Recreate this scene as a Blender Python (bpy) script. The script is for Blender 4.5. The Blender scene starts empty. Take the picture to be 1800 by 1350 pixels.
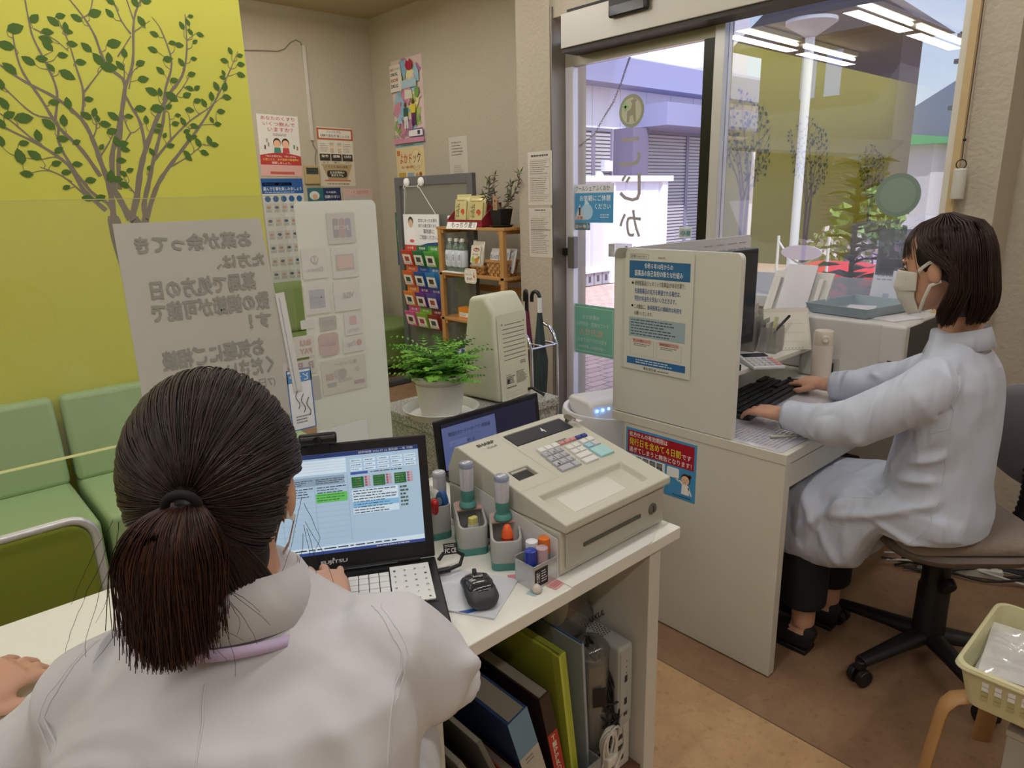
import bpy, bmesh, math, random
import numpy as np
from mathutils import Vector, Matrix, noise
PI = math.pi
rnd = random.Random(7)
SC = bpy.context.scene
COL = SC.collection
# ------------------------------------------------------------------ camera
YAW, PITCH, ROLL, FOC, EYE = math.radians(48.059), math.radians(15.194), math.radians(-1.505), 1216.24, 1.42
_f = Vector((math.cos(YAW)*math.cos(PITCH), math.sin(YAW)*math.cos(PITCH), -math.sin(PITCH)))
_r = Vector((math.sin(YAW), -math.cos(YAW), 0)); _u = _r.cross(_f)
RT = _r*math.cos(ROLL) + _u*math.sin(ROLL); UP = -_r*math.sin(ROLL) + _u*math.cos(ROLL)
cam = bpy.data.cameras.new('camera'); camo = bpy.data.objects.new('camera', cam); COL.objects.link(camo)
mw = Matrix((RT, UP, -_f)).transposed().to_4x4(); mw.translation = (0, 0, EYE)
camo.matrix_world = mw
cam.sensor_width = 36; cam.lens = FOC/1800*36; cam.clip_start = .02; cam.clip_end = 300
SC.camera = camo
SC.view_settings.view_transform = 'Standard'; SC.view_settings.look = 'None'
SC.view_settings.exposure = 0.0; SC.view_settings.gamma = 1; SC.view_settings.use_curve_mapping = False
# ------------------------------------------------------------------ sky, sun, ceiling tubes
wd = bpy.data.worlds.new('sky'); SC.world = wd; wd.use_nodes = True
nt = wd.node_tree; bg = nt.nodes['Background']
sky = nt.nodes.new('ShaderNodeTexSky'); sky.sky_type = 'NISHITA'; sky.sun_disc = False
sky.sun_elevation = math.radians(58); sky.sun_rotation = math.radians(200); sky.ozone_density = 2.0; sky.dust_density = 2.0
tint = nt.nodes.new('ShaderNodeMix'); tint.data_type = 'RGBA'; tint.blend_type = 'MIX'; tint.inputs[0].default_value = .35
tint.inputs[7].default_value = (5.2, 5.4, 7.0, 1)
nt.links.new(sky.outputs[0], tint.inputs[6]); nt.links.new(tint.outputs[2], bg.inputs[0]); bg.inputs[1].default_value = .32
sl = bpy.data.lights.new('sun', 'SUN'); sl.energy = 4.6; sl.angle = .01; sl.color = (1, .96, .9)
so = bpy.data.objects.new('sun', sl); COL.objects.link(so)
so.rotation_euler = Vector((.35, .50, -.80)).to_track_quat('-Z', 'Y').to_euler()
TUBES = [(x, y) for y in (4.7, 3.64, 2.6, .75, -.9) for x in (-1.72, -.38, .96, 2.25)]  # back row and window-end tubes are unseen, added to brighten the back wall
TUBE_W = 4.4
for x, y in TUBES:
    al = bpy.data.lights.new('ceiling_tube_light', 'AREA'); al.shape = 'RECTANGLE'; al.size = 1.15; al.size_y = .12
    al.energy = TUBE_W*(1.45 if y < 1 else 1.35 if y > 3 else 1); al.color = (1, .988, .98); al.spread = math.radians(180)
    ao = bpy.data.objects.new('ceiling_tube_light', al); COL.objects.link(ao); ao.location = (x, y, 2.735)
# ------------------------------------------------------------------ helpers
def at(px, py, **k):
    d = _f*FOC + RT*(px-900) + UP*(675-py)
    a, v = list(k.items())[0]; i = 'xyz'.index(a); o = Vector((0, 0, EYE))
    return o + d*((v-o[i])/d[i])
def lin(h):
    h = h.lstrip('#'); c = [int(h[i:i+2], 16)/255 for i in (0, 2, 4)]
    return tuple(x/12.92 if x <= .04045 else ((x+.055)/1.055)**2.4 for x in c) + (1,)
_mats = {}
def M(hexc, r=.5, metal=0, bump=0, bscale=60, var=0, vscale=6, trans=0, alpha=1, emit=0, coat=0, sheen=0, spec=.5, ior=1.45, stretch=None):
    key = (hexc, r, metal, bump, bscale, var, vscale, trans, alpha, emit, coat, sheen, spec, ior, stretch)
    if key in _mats: return _mats[key]
    m = bpy.data.materials.new('surface_' + hexc.lstrip('#')); m.use_nodes = True
    t = m.node_tree; b = t.nodes['Principled BSDF']
    b.inputs['Base Color'].default_value = lin(hexc); b.inputs['Roughness'].default_value = r
    b.inputs['Metallic'].default_value = metal; b.inputs['Alpha'].default_value = alpha
    b.inputs['Transmission Weight'].default_value = trans; b.inputs['IOR'].default_value = ior
    b.inputs['Coat Weight'].default_value = coat; b.inputs['Sheen Weight'].default_value = sheen
    b.inputs['Specular IOR Level'].default_value = spec
    if emit:
        b.inputs['Emission Color'].default_value = lin(hexc); b.inputs['Emission Strength'].default_value = emit
    if bump or var:
        co = t.nodes.new('ShaderNodeTexCoord'); mp = t.nodes.new('ShaderNodeMapping')
        t.links.new(co.outputs['Object'], mp.inputs[0])
        if stretch: mp.inputs['Scale'].default_value = stretch
        if var:
            n = t.nodes.new('ShaderNodeTexNoise'); n.inputs['Scale'].default_value = vscale; n.inputs['Detail'].default_value = 5
            mx = t.nodes.new('ShaderNodeMix'); mx.data_type = 'RGBA'; mx.blend_type = 'MIX'
            a = lin(hexc); mx.inputs[6].default_value = tuple(min(1, c*(1+var)) for c in a[:3])+(1,)
            mx.inputs[7].default_value = tuple(c*(1-var) for c in a[:3])+(1,)
            t.links.new(mp.outputs[0], n.inputs['Vector']); t.links.new(n.outputs[0], mx.inputs[0]); t.links.new(mx.outputs[2], b.inputs['Base Color'])
        if bump:
            n2 = t.nodes.new('ShaderNodeTexNoise'); n2.inputs['Scale'].default_value = bscale; n2.inputs['Detail'].default_value = 4
            bp = t.nodes.new('ShaderNodeBump'); bp.inputs['Strength'].default_value = bump; bp.inputs['Distance'].default_value = .01
            t.links.new(mp.outputs[0], n2.inputs['Vector']); t.links.new(n2.outputs[0], bp.inputs['Height']); t.links.new(bp.outputs[0], b.inputs['Normal'])
    _mats[key] = m
    return m
def glass_mat(name, tint='#ffffff', refl=.08, rough=0.0, haze=0, hazec='#ffffff', k=.8):
    if name in _mats: return _mats[name]
    m = bpy.data.materials.new(name); m.use_nodes = True; t = m.node_tree; t.nodes.clear()
    o = t.nodes.new('ShaderNodeOutputMaterial'); tr = t.nodes.new('ShaderNodeBsdfTransparent'); tr.inputs[0].default_value = lin(tint)
    gl = t.nodes.new('ShaderNodeBsdfGlossy'); gl.inputs['Roughness'].default_value = rough
    mx = t.nodes.new('ShaderNodeMixShader'); fr = t.nodes.new('ShaderNodeLayerWeight'); fr.inputs[0].default_value = .35
    ad = t.nodes.new('ShaderNodeMath'); ad.operation = 'MULTIPLY_ADD'; ad.inputs[1].default_value = k; ad.inputs[2].default_value = refl; ad.use_clamp = True
    t.links.new(fr.outputs['Fresnel'], ad.inputs[0]); t.links.new(ad.outputs[0], mx.inputs[0])
    t.links.new(tr.outputs[0], mx.inputs[1]); t.links.new(gl.outputs[0], mx.inputs[2]); out = mx.outputs[0]
    if haze:
        df = t.nodes.new('ShaderNodeBsdfDiffuse'); df.inputs[0].default_value = lin(hazec); m2 = t.nodes.new('ShaderNodeMixShader'); m2.inputs[0].default_value = haze
        t.links.new(out, m2.inputs[1]); t.links.new(df.outputs[0], m2.inputs[2]); out = m2.outputs[0]
    t.links.new(out, o.inputs[0]); _mats[name] = m
    return m
def tag(o, label=None, cat=None, group=None, kind=None):
    if label: o['label'] = label
    if cat: o['category'] = cat
    if group: o['group'] = group
    if kind: o['kind'] = kind
    return o
def thing(name, label, cat, loc=(0, 0, 0), rz=0, group=None):
    o = bpy.data.objects.new(name, None); COL.objects.link(o); o.empty_display_size = .05
    o.location = loc; o.rotation_euler = (0, 0, rz)
    return tag(o, label, cat, group)
class MB:
    """collects shapes, then links them as one mesh object"""
    def __init__(s): s.v = []; s.f = []; s.m = []; s.X = Matrix.Identity(4); s.ms = []
    def mi(s, m):
        if m not in s.ms: s.ms.append(m)
        return s.ms.index(m)
    def add(s, vs, fs, m):
        b = len(s.v); k = s.mi(m)
        s.v += [tuple(s.X @ Vector(p)) for p in vs]; s.f += [tuple(b+i for i in f) for f in fs]; s.m += [k]*len(fs)
        return s
    def box(s, lo, hi, m, R=None, c=None):
        (x0, y0, z0), (x1, y1, z1) = lo, hi
        vs = [Vector(p) for p in ((x0,y0,z0),(x1,y0,z0),(x1,y1,z0),(x0,y1,z0),(x0,y0,z1),(x1,y0,z1),(x1,y1,z1),(x0,y1,z1))]
        if R is not None:
            c = Vector(c) if c is not None else sum(vs, Vector())/8
            vs = [c + R @ (p-c) for p in vs]
        return s.add(vs, [(3,2,1,0),(4,5,6,7),(0,1,5,4),(1,2,6,5),(2,3,7,6),(3,0,4,7)], m)
    def prism(s, pts, n, m):
        """closed polygon pts (3D) extruded by vector n"""
        pts = [Vector(p) for p in pts]; n = Vector(n); k = len(pts)
        nrm = Vector()
        for i in range(k): nrm += (pts[i]-pts[0]).cross(pts[(i+1) % k]-pts[0])
        if nrm.dot(n) > 0: pts = pts[::-1]
        vs = pts + [p+n for p in pts]
        fs = [tuple(range(k)), tuple(range(2*k-1, k-1, -1))] + [(i, k+i, k+(i+1) % k, (i+1) % k) for i in range(k)]
        fs = [f if j < 2 else f for j, f in enumerate(fs)]
        return s.add(vs, fs, m)
    def loft(s, rings, m, cap=True, closed=True):
        k = len(rings[0]); vs = [p for r in rings for p in r]; fs = []
        for i in range(len(rings)-1):
            for j in range(k if closed else k-1):
                a = i*k+j; b = i*k+(j+1) % k
                fs.append((a, b, b+k, a+k))
        if cap and closed: fs += [tuple(range(k-1, -1, -1)), tuple(range((len(rings)-1)*k, len(rings)*k))]
        return s.add(vs, fs, m)
    def lathe(s, prof, m, c=(0, 0, 0), seg=24, cap=True, sx=1, sy=1):
        rings = [[(c[0]+sx*r*math.cos(2*PI*j/seg), c[1]+sy*r*math.sin(2*PI*j/seg), c[2]+z) for j in range(seg)] for r, z in prof]
        return s.loft(rings, m, cap)
    def tube(s, pts, r, m, seg=8, cap=True, up=None):
        pts = [Vector(p) for p in pts]; rings = []; n = len(pts)
        rr = r if isinstance(r, (list, tuple)) else [r]*n
        d0 = (pts[1]-pts[0]).normalized(); u = Vector(up) if up else (Vector((0, 0, 1)) if abs(d0.z) < .9 else Vector((1, 0, 0)))
        for i in range(n):
            d = (pts[min(i+1, n-1)]-pts[max(i-1, 0)]).normalized()
            u = (u - d*u.dot(d)).normalized(); w = d.cross(u)
            a, b = rr[i] if isinstance(rr[i], (list, tuple)) else (rr[i], rr[i])
            rings.append([pts[i] + u*(b*math.sin(2*PI*j/seg)) + w*(a*math.cos(2*PI*j/seg)) for j in range(seg)])
        return s.loft([r[::-1] for r in rings], m, cap)
    def ball(s, c, r, m, seg=16, n=10, R=None):
        rx, ry, rz = r if isinstance(r, (list, tuple)) else (r, r, r)
        vs = []
        for i in range(n+1):
            t = PI*i/n - PI/2
            for j in range(seg):
                p = Vector((rx*math.cos(t)*math.cos(2*PI*j/seg), ry*math.cos(t)*math.sin(2*PI*j/seg), rz*math.sin(t)))
                if R is not None: p = R @ p
                vs.append(Vector(c)+p)
        fs = [(i*seg+j, i*seg+(j+1) % seg, (i+1)*seg+(j+1) % seg, (i+1)*seg+j) for i in range(n) for j in range(seg)]
        return s.add(vs, fs, m)
    def mesh(s, name, clean=True):
        me = bpy.data.meshes.new(name); me.from_pydata(s.v, [], s.f)
        for m in s.ms: me.materials.append(m)
        me.polygons.foreach_set('material_index', s.m)
        if clean:
            bm = bmesh.new(); bm.from_mesh(me)
            bmesh.ops.remove_doubles(bm, verts=bm.verts, dist=1e-6)
            bmesh.ops.dissolve_degenerate(bm, dist=1e-7, edges=bm.edges)
            bm.to_mesh(me); bm.free()
        me.update()
        return me
    def build(s, name, parent=None, bevel=0, seg=2, smooth=None, sub=0, clean=True):
        me = s.mesh(name, clean); o = bpy.data.objects.new(name, me); COL.objects.link(o)
        if parent is not None: o.parent = parent
        if smooth is not None or sub:
            me.polygons.foreach_set('use_smooth', [True]*len(me.polygons))
            if smooth is not None and smooth < 180: me.set_sharp_from_angle(angle=math.radians(smooth))
        if bevel:
            b = o.modifiers.new('bevel', 'BEVEL'); b.width = bevel; b.segments = seg; b.limit_method = 'ANGLE'; b.angle_limit = math.radians(40)
        if sub:
            q = o.modifiers.new('sub', 'SUBSURF'); q.levels = sub; q.render_levels = sub
        return o
def rrect(w, h, r, n=5, corners=(1, 1, 1, 1)):
    """rounded rectangle outline in 2D, counter-clockwise from lower left; corners ll lr ur ul"""
    out = []
    for k, (cx, cy, a0) in enumerate(((0, 0, 180), (w, 0, 270), (w, h, 0), (0, h, 90))):
        if not corners[k]: out.append((cx, cy)); continue
        ox = r if cx == 0 else w-r; oy = r if cy == 0 else h-r
        for i in range(n+1):
            a = math.radians(a0+90*i/n); out.append((ox+r*math.cos(a), oy+r*math.sin(a)))
    return out
def RZ(a): return Matrix.Rotation(a, 3, 'Z')
def RA(a, ax): return Matrix.Rotation(a, 3, ax)
def copy_tree(o, loc=None, rz=None, label=None, parent=None):
    c = o.copy(); COL.objects.link(c)
    if parent is not None: c.parent = parent
    if loc is not None: c.location = loc
    if rz is not None: c.rotation_euler[2] = rz
    if label: c['label'] = label
    for ch in list(o.children): copy_tree(ch, parent=c)
    return c
# ---- lettering and printed sheets
_gl = {}
def glyphs(s, bold=0, mono=False):
    if any(ord(ch) > 0x2e80 for ch in s): bold = min(bold, .008)
    k = (s, bold)
    if k not in _gl:
        c = bpy.data.curves.new('lettering', 'FONT'); c.body = s; c.resolution_u = 2; c.offset = bold; c.space_line = 1.0
        o = bpy.data.objects.new('lettering', c); COL.objects.link(o)
        me = bpy.data.meshes.new_from_object(o); COL.objects.unlink(o); bpy.data.objects.remove(o); bpy.data.curves.remove(c)
        vs = [(v.co.x, v.co.y) for v in me.vertices]; fs = [tuple(p.vertices) for p in me.polygons]
        bpy.data.meshes.remove(me)
        x0 = min(v[0] for v in vs); x1 = max(v[0] for v in vs); y0 = min(v[1] for v in vs); y1 = max(v[1] for v in vs)
        _gl[k] = ([((x-x0)/(x1-x0+1e-9), (y-y0)/(y1-y0+1e-9)) for x, y in vs], fs, (x1-x0)/(y1-y0+1e-9))
    return _gl[k]
class Sheet:
    """printed sheet or board: local u to the right, v up, n towards the reader"""
    def __init__(s, w, h, c='#f4f2ec', t=.0012, r=0, rough=.45, mat=None, corners=(1, 1, 1, 1)):
        s.w, s.h, s.b, s.k, s.rough, s.t = w, h, MB(), 1, rough, t
        pts = rrect(w, h, r, 5, corners) if r else [(0, 0), (w, 0), (w, h), (0, h)]
        s.b.prism([(x, y, -t) for x, y in pts], (0, 0, t), mat or M(c, rough))
    def flat(s, pts, c, lift=None):
        if lift is None: lift = s.k
        z = lift*.00035
        a = sum(pts[i][0]*pts[(i+1) % len(pts)][1]-pts[(i+1) % len(pts)][0]*pts[i][1] for i in range(len(pts)))
        if a < 0: pts = pts[::-1]
        s.b.add([(x, y, z) for x, y in pts], [tuple(range(len(pts)))], c if not isinstance(c, str) else M(c, s.rough)); return s
    def rect(s, u0, v0, u1, v1, c, lift=None, r=0):
        if r: return s.flat([(u0+x, v0+y) for x, y in rrect(u1-u0, v1-v0, r, 3)], c, lift)
        return s.flat([(u0, v0), (u1, v0), (u1, v1), (u0, v1)], c, lift)
    def circ(s, u, v, r, c, ry=None, lift=None, n=20):
        ry = ry or r; return s.flat([(u+r*math.cos(2*PI*i/n), v+ry*math.sin(2*PI*i/n)) for i in range(n)], c, lift)
    def up(s, k=1): s.k += k; return s
    def txt(s, body, u0, v0, u1, v1, c='#222222', bold=.02, lift=None, mirror=False, fit=True):
        vs, fs, asp = glyphs(body, bold); W, Hh = u1-u0, v1-v0
        z = (s.k+1 if lift is None else lift)*.00035
        P = [(u0+((1-x) if mirror else x)*W, v0+y*Hh, z) for x, y in vs]
        if mirror: fs = [f[::-1] for f in fs]
        s.b.add(P, fs, c if not isinstance(c, str) else M(c, s.rough)); return s
    def vtxt(s, body, u0, u1, v1, step, c='#222222', bold=.02, mirror=False, hh=None):
        for i, ch in enumerate(body):
            if ch != ' ': s.txt(ch, u0, v1-step*(i+1)+step*.08, u1, v1-step*i-step*.06, c, bold, mirror=mirror)
        return s
    def lines(s, u0, v0, u1, v1, rows, c='#777777', th=.35, frag=9, full=.9):
        """rows of print too small to read"""
        dv = (v1-v0)/rows; c = M(c, s.rough) if isinstance(c, str) else c
        for i in range(rows):
            y = v1-(i+.5)*dv; x = u0; end = u0+(u1-u0)*(full if i % 3 else 1)*(.7+.3*rnd.random())
            while x < end:
                w = (u1-u0)/frag*(.3+.9*rnd.random()); s.rect(x, y-dv*th/2, min(x+w, u1), y+dv*th/2, c, s.k+1); x += w+(u1-u0)/frag*.18
        return s
    def border(s, u0, v0, u1, v1, w, c):
        for q in ((u0, v0, u1, v0+w), (u0, v1-w, u1, v1), (u0, v0+w, u0+w, v1-w), (u1-w, v0+w, u1, v1-w)): s.rect(*q, c)
        return s
    def make(s, name, label=None, cat=None, o=(0, 0, 0), u=(1, 0, 0), v=(0, 0, 1), group=None, parent=None, smooth=None):
        me = s.b.mesh(name, False); ob = bpy.data.objects.new(name, me); COL.objects.link(ob)
        u = Vector(u).normalized(); v = Vector(v); v = (v-u*v.dot(u)).normalized(); n = u.cross(v)
        mt = Matrix((u, v, n)).transposed().to_4x4(); mt.translation = Vector(o)
        if parent is not None: ob.parent = parent
        ob.matrix_basis = mt
        if label: tag(ob, label, cat, group)
        return ob
UX, UYN = (1, 0, 0), (0, -1, 0)     # reading directions: wall facing -Y, wall facing -X
# ------------------------------------------------------------------ the setting
CEIL = 2.86
WALLP = M('#b6ad9b', .85, bump=.35, bscale=55, var=.05, vscale=45)
def struct(name, mb, **k): return tag(mb.build(name, **k), kind='structure')
def floor_mat():
    m = bpy.data.materials.new('vinyl_floor'); m.use_nodes = True; t = m.node_tree; b = t.nodes['Principled BSDF']; L = t.links.new
    g = t.nodes.new('ShaderNodeNewGeometry'); sx = t.nodes.new('ShaderNodeSeparateXYZ'); L(g.outputs['Position'], sx.inputs[0])
    def noise_(sc, det, rough=.6):
        n = t.nodes.new('ShaderNodeTexNoise'); n.inputs['Scale'].default_value = sc; n.inputs['Detail'].default_value = det; n.inputs['Roughness'].default_value = rough
        L(g.outputs['Position'], n.inputs['Vector']); return n
    def ramp(src, stops):
        r = t.nodes.new('ShaderNodeValToRGB'); e = r.color_ramp.elements
        e[0].position, e[0].color = stops[0][0], lin(stops[0][1]); e[1].position, e[1].color = stops[1][0], lin(stops[1][1])
        for p, c in stops[2:]: q = e.new(p); q.color = lin(c)
        L(src, r.inputs[0]); return r
    def math_(op, a, bv):
        n = t.nodes.new('ShaderNodeMath'); n.operation = op
        for i, q in enumerate((a, bv)):
            if isinstance(q, (int, float)): n.inputs[i].default_value = q
            else: L(q, n.inputs[i])
        return n.outputs[0]
    n1 = noise_(5, 8, .7); n2 = noise_(38, 6, .75)
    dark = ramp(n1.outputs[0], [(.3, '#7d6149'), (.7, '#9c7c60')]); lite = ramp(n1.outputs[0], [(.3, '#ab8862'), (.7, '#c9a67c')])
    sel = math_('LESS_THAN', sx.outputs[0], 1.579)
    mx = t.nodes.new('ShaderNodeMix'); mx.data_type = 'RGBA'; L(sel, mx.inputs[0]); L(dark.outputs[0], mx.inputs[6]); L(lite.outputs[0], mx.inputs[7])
    sp = ramp(n2.outputs[0], [(.3, '#a89888'), (.46, '#ffffff')]); m2 = t.nodes.new('ShaderNodeMix'); m2.data_type = 'RGBA'; m2.blend_type = 'MULTIPLY'; m2.inputs[0].default_value = .5
    L(mx.outputs[2], m2.inputs[6]); L(sp.outputs[0], m2.inputs[7])
    seam = math_('LESS_THAN', math_('ABSOLUTE', math_('SUBTRACT', sx.outputs[0], 1.579), 0), .0018)
    m3 = t.nodes.new('ShaderNodeMix'); m3.data_type = 'RGBA'; L(seam, m3.inputs[0]); L(m2.outputs[2], m3.inputs[6]); m3.inputs[7].default_value = lin('#5a4634')
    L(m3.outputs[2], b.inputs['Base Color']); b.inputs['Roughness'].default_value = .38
    return m
struct('floor', MB().box((-4.2, -2.4, -.06), (3.4, 5.6, 0), floor_mat()))
struct('ceiling', MB().box((-4.2, -2.4, CEIL), (3.5, 5.6, CEIL+.1), M('#b9a98c', .9, bump=.2, bscale=80)))
struct('wall_back', MB().box((-4.2, 5.45, 0), (3.55, 5.6, CEIL), WALLP))
struct('wall_left', MB().box((-4.3, -2.4, 0), (-4.2, 5.6, CEIL), WALLP))
struct('wall_rear', MB().box((-4.2, -2.5, 0), (3.5, -2.4, CEIL), M('#cfc8ba', .85)))
struct('wall_alcove', MB().box((3.4, 3.173, 0), (3.55, 5.45, CEIL), WALLP))
GX = 3.08
pb = MB(); pb.box((2.95, 2.905, 0), (3.14, 3.173, CEIL), WALLP); pb.box((3.14, 3.14, 0), (3.5, 3.173, CEIL), WALLP)
pb.box((2.955, 2.893, 0), (3.14, 2.9045, 2.4), M('#8d857b', .4, metal=.6))
struct('wall_pillar', pb)
pb = MB(); pb.box((2.95, .715, 0), (3.3, .862, CEIL), WALLP); struct('wall_window_pier', pb)
struct('wall_right', MB().box((3.17, -2.4, 0), (3.3, .715, CEIL), WALLP))
struct('wall_lintel', MB().box((2.97, .862, 2.345), (3.3, 2.905, CEIL), WALLP))
struct('wall_spandrel', MB().box((3.03, .889, 0), (3.15, 1.86, .90), M('#d8d6cf', .6)))
jb = MB(); jb.box((2.945, .8625, .9), (3.12, .889, 2.345), M('#d9d5c8', .5)); jb.box((2.925, .838, .6), (2.949, .8625, 2.7), M('#c4ab80', .55, var=.12, vscale=30))
struct('trim_1', jb)
ALU = M('#d2d2d8', .3, metal=.4); ALUW = M('#e4e4e8', .35, metal=.4)
GLASS = glass_mat('window_glass', refl=.32); GLASSD = glass_mat('door_glass', '#fbfcff', refl=.01, k=.3)
wb = MB(); wb.box((3.05, 1.885, 0), (3.12, 1.938, 2.345), ALU); wb.box((3.05, .889, 2.31), (3.12, 1.885, 2.345), ALUW); wb.box((3.05, .889, .9), (3.12, 1.885, .935), ALUW)
w1 = struct('window_1', wb, bevel=.004)
pane = MB(); pane.box((3.083, .889, .935), (3.089, 1.885, 2.31), GLASS); pane.build('window_pane', w1)
film = MB(); film.box((3.079, .89, .936), (3.081, 1.861, 1.045), glass_mat('frost_film', '#dfe8f4', .05, .3, .35, '#e8eef8')); film.build('frosted_strip', w1)
# sliding door and its header
dm = MB(); RAIL = M('#aaa593', .32, metal=.3)
dm.box((3.06, 1.94, 2.104), (3.1, 2.892, 2.235), RAIL); dm.box((3.06, 1.94, 0.01), (3.1, 2.892, .10), RAIL)
dm.box((3.06, 2.832, .10), (3.1, 2.892, 2.104), M('#e9e9f0', .35, metal=.2))
dm.box((3.06, 1.94, .10), (3.1, 2.0, 2.104), M('#232620', .25, metal=.3))
d1 = struct('door_1', dm, bevel=.003)
MB().box((3.077, 1.985, .10), (3.083, 2.832, 2.104), GLASSD).build('door_pane', d1)
hb = MB(); hb.box((3.015, 2.788, 1.0), (3.055, 2.838, 1.183), M('#77797b', .3, metal=.8)); hb.box((3.03, 2.838, 1.075), (3.055, 2.9, 1.115), M('#19191a', .4))
hb.build('door_handle', d1, bevel=.004)
hd = MB(); hd.box((2.92, .865, 2.17), (3.05, 2.79, 2.338), M('#b9b6ae', .34, metal=.25))
h1 = struct('trim_2', hd, bevel=.003)
hb2 = MB(); hb2.box((2.93, .865, 2.150), (3.05, 2.79, 2.169), M('#3a3432', .5)); hb2.box((2.925, .865, 2.3385), (3.02, 2.75, 2.352), M('#1f1d1c', .5)); hb2.build('header_track', h1)
# low partition wall painted with trees
YP = M('#d6d558', .55, var=.03, vscale=3)
yw = struct('wall_partition', MB().box((-4.0, 3.08, 0), (1.311, 3.16, 2.5), YP))
TRUNK, LEAF = M('#83796b', .6), M('#4f6f2a', .6)
class Mural(Sheet):
    def __init__(s): s.b = MB(); s.k = 1; s.rough = .6; s.w = s.h = 1; s.t = 0
    def branch(s, pts, w0, w1):
        P = []
        for i in range(len(pts)-1):          # Catmull-Rom through the given points
            p0, p1, p2, p3 = (Vector(pts[max(0, min(len(pts)-1, i+k))]) for k in (-1, 0, 1, 2))
            for t in (0, .25, .5, .75): P.append(.5*((2*p1)+(p2-p0)*t+(2*p0-5*p1+4*p2-p3)*t*t+(3*p1-p0-3*p2+p3)*t**3))
        P.append(Vector(pts[-1])); n = len(P); L, R = [], []
        for i, p in enumerate(P):
            d = (P[min(i+1, n-1)]-P[max(i-1, 0)]).normalized(); q = Vector((-d.y, d.x)); w = (w0+(w1-w0)*i/(n-1))/2*(1+.12*math.sin(i*2.1))
            L.append(p+q*w); R.append(p-q*w)
        s.m_ = getattr(s, 'm_', 0)+1; z = .0003+s.m_*.000002
        s.b.add([(a.x, a.y, z) for a in L]+[(a.x, a.y, z) for a in R], [(i, n+i, n+i+1, i+1) for i in range(n-1)], TRUNK)
        return P
    def leaf(s, x, y, l, a):
        pts = [(0, 0), (.25, .26), (.55, .3), (.8, .18), (1, 0), (.8, -.18), (.55, -.3), (.25, -.26)]
        ca, sa = math.cos(a), math.sin(a); s.n = getattr(s, 'n', 0)+1; s.flat([(x+l*(p*ca-q*sa), y+l*(p*sa+q*ca)) for p, q in pts], LEAF, 2.5+s.n*.02)
def mural_tree(lines, leaves, extra, ox, oy):
    m = Mural()
    al = []
    for pts, w0, w1 in lines: al += m.branch([(p[0]-ox, p[1]-oy) for p in pts], w0, w1)
    for i, (x, y, l, a) in enumerate(leaves):
        c = min(al, key=lambda p: (p.x-x)**2+(p.y+.02-y)**2); d = math.hypot(c.x-x, c.y-y)
        if .004 < d < .12: m.branch([(c.x, c.y), ((c.x+x)/2+.006*(-1)**i, (c.y+y)/2-.004), (x, y)], .0034, .0016)
    for x, y, l, a in leaves: m.leaf(x-ox, y-oy, l, a)
    return m
def wp(px, py): p = at(px/3, py/3, y=3.08); return (p.x, p.z)
# branch strokes, read in a 3x enlarged view of the painted tree
BR = [([(600,1160),(575,1080),(480,1010),(380,880),(310,750),(300,640),(175,600),(40,480),(-60,380)], 13, 3),
 ([(600,1165),(590,1060),(570,960),(530,850),(490,740),(430,630),(300,520),(130,430),(10,350),(-90,280)], 22, 4),
 ([(560,1110),(440,1000),(360,870),(200,760),(40,680),(-80,600)], 16, 3), ([(300,820),(180,740),(60,640),(-60,560)], 8, 3),
 ([(600,1000),(590,830),(620,700),(650,540),(655,430),(590,370),(540,300),(500,190),(440,90),(360,-10)], 18, 4),
 ([(630,1000),(625,850),(640,640),(655,480),(700,330),(705,110),(745,-10)], 16, 5), ([(705,110),(665,-10)], 5, 4),
 ([(690,1160),(620,1030),(580,960)], 26, 14), ([(690,1160),(720,1050),(740,900),(770,780),(830,620),(890,500),(960,400),(985,260),(975,75)], 24, 3),
 ([(770,800),(740,650),(690,560),(660,500)], 12, 7), ([(770,1160),(760,1080),(785,960),(810,840),(860,640),(870,480),(905,330),(850,160),(800,90)], 20, 2),
 ([(770,1160),(820,1000),(870,910),(960,790),(1050,670),(1130,540),(1200,400),(1255,270)], 18, 2),
 ([(810,850),(900,740),(1000,640),(1100,570),(1160,520)], 10, 2), ([(530,930),(430,790),(310,670),(215,520),(120,380),(80,260),(65,160)], 14, 3),
 ([(290,640),(300,480),(240,330),(175,200),(150,100),(130,-10)], 8, 4), ([(430,630),(440,490),(400,350),(360,220),(300,90)], 9, 2),
 ([(440,490),(540,360)], 6, 3), ([(380,880),(300,830),(210,840),(110,830)], 5, 2), ([(380,960),(260,900),(150,915)], 5, 2), ([(450,1030),(330,930),(210,880)], 7, 2),
 ([(520,840),(570,760),(600,700)], 6, 3), ([(490,730),(510,660),(480,600)], 5, 2), ([(640,580),(690,700),(760,650)], 6, 2), ([(690,700),(640,780)], 5, 4),
 ([(860,580),(950,480),(1000,400)], 6, 2), ([(900,740),(890,600),(870,590)], 5, 2), ([(1000,680),(1060,660),(1150,655)], 5, 2), ([(900,880),(1000,820),(1070,760)], 6, 2),
 ([(680,470),(700,380),(750,340)], 4, 2), ([(655,500),(655,340)], 6, 3), ([(710,1020),(660,950),(650,900)], 5, 2), ([(690,180),(640,110),(600,20),(560,-10)], 6, 3),
 ([(620,300),(690,190)], 5, 3), ([(705,170),(790,110)], 4, 2), ([(420,100),(470,70),(490,-10)], 5, 3), ([(175,150),(290,210),(360,270)], 4, 3)]
mt_lines = []
for pts, w0, w1 in BR:
    q = [wp(*p) for p in pts]; k = .00108; mt_lines.append((q, w0*k, w1*k))
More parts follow.
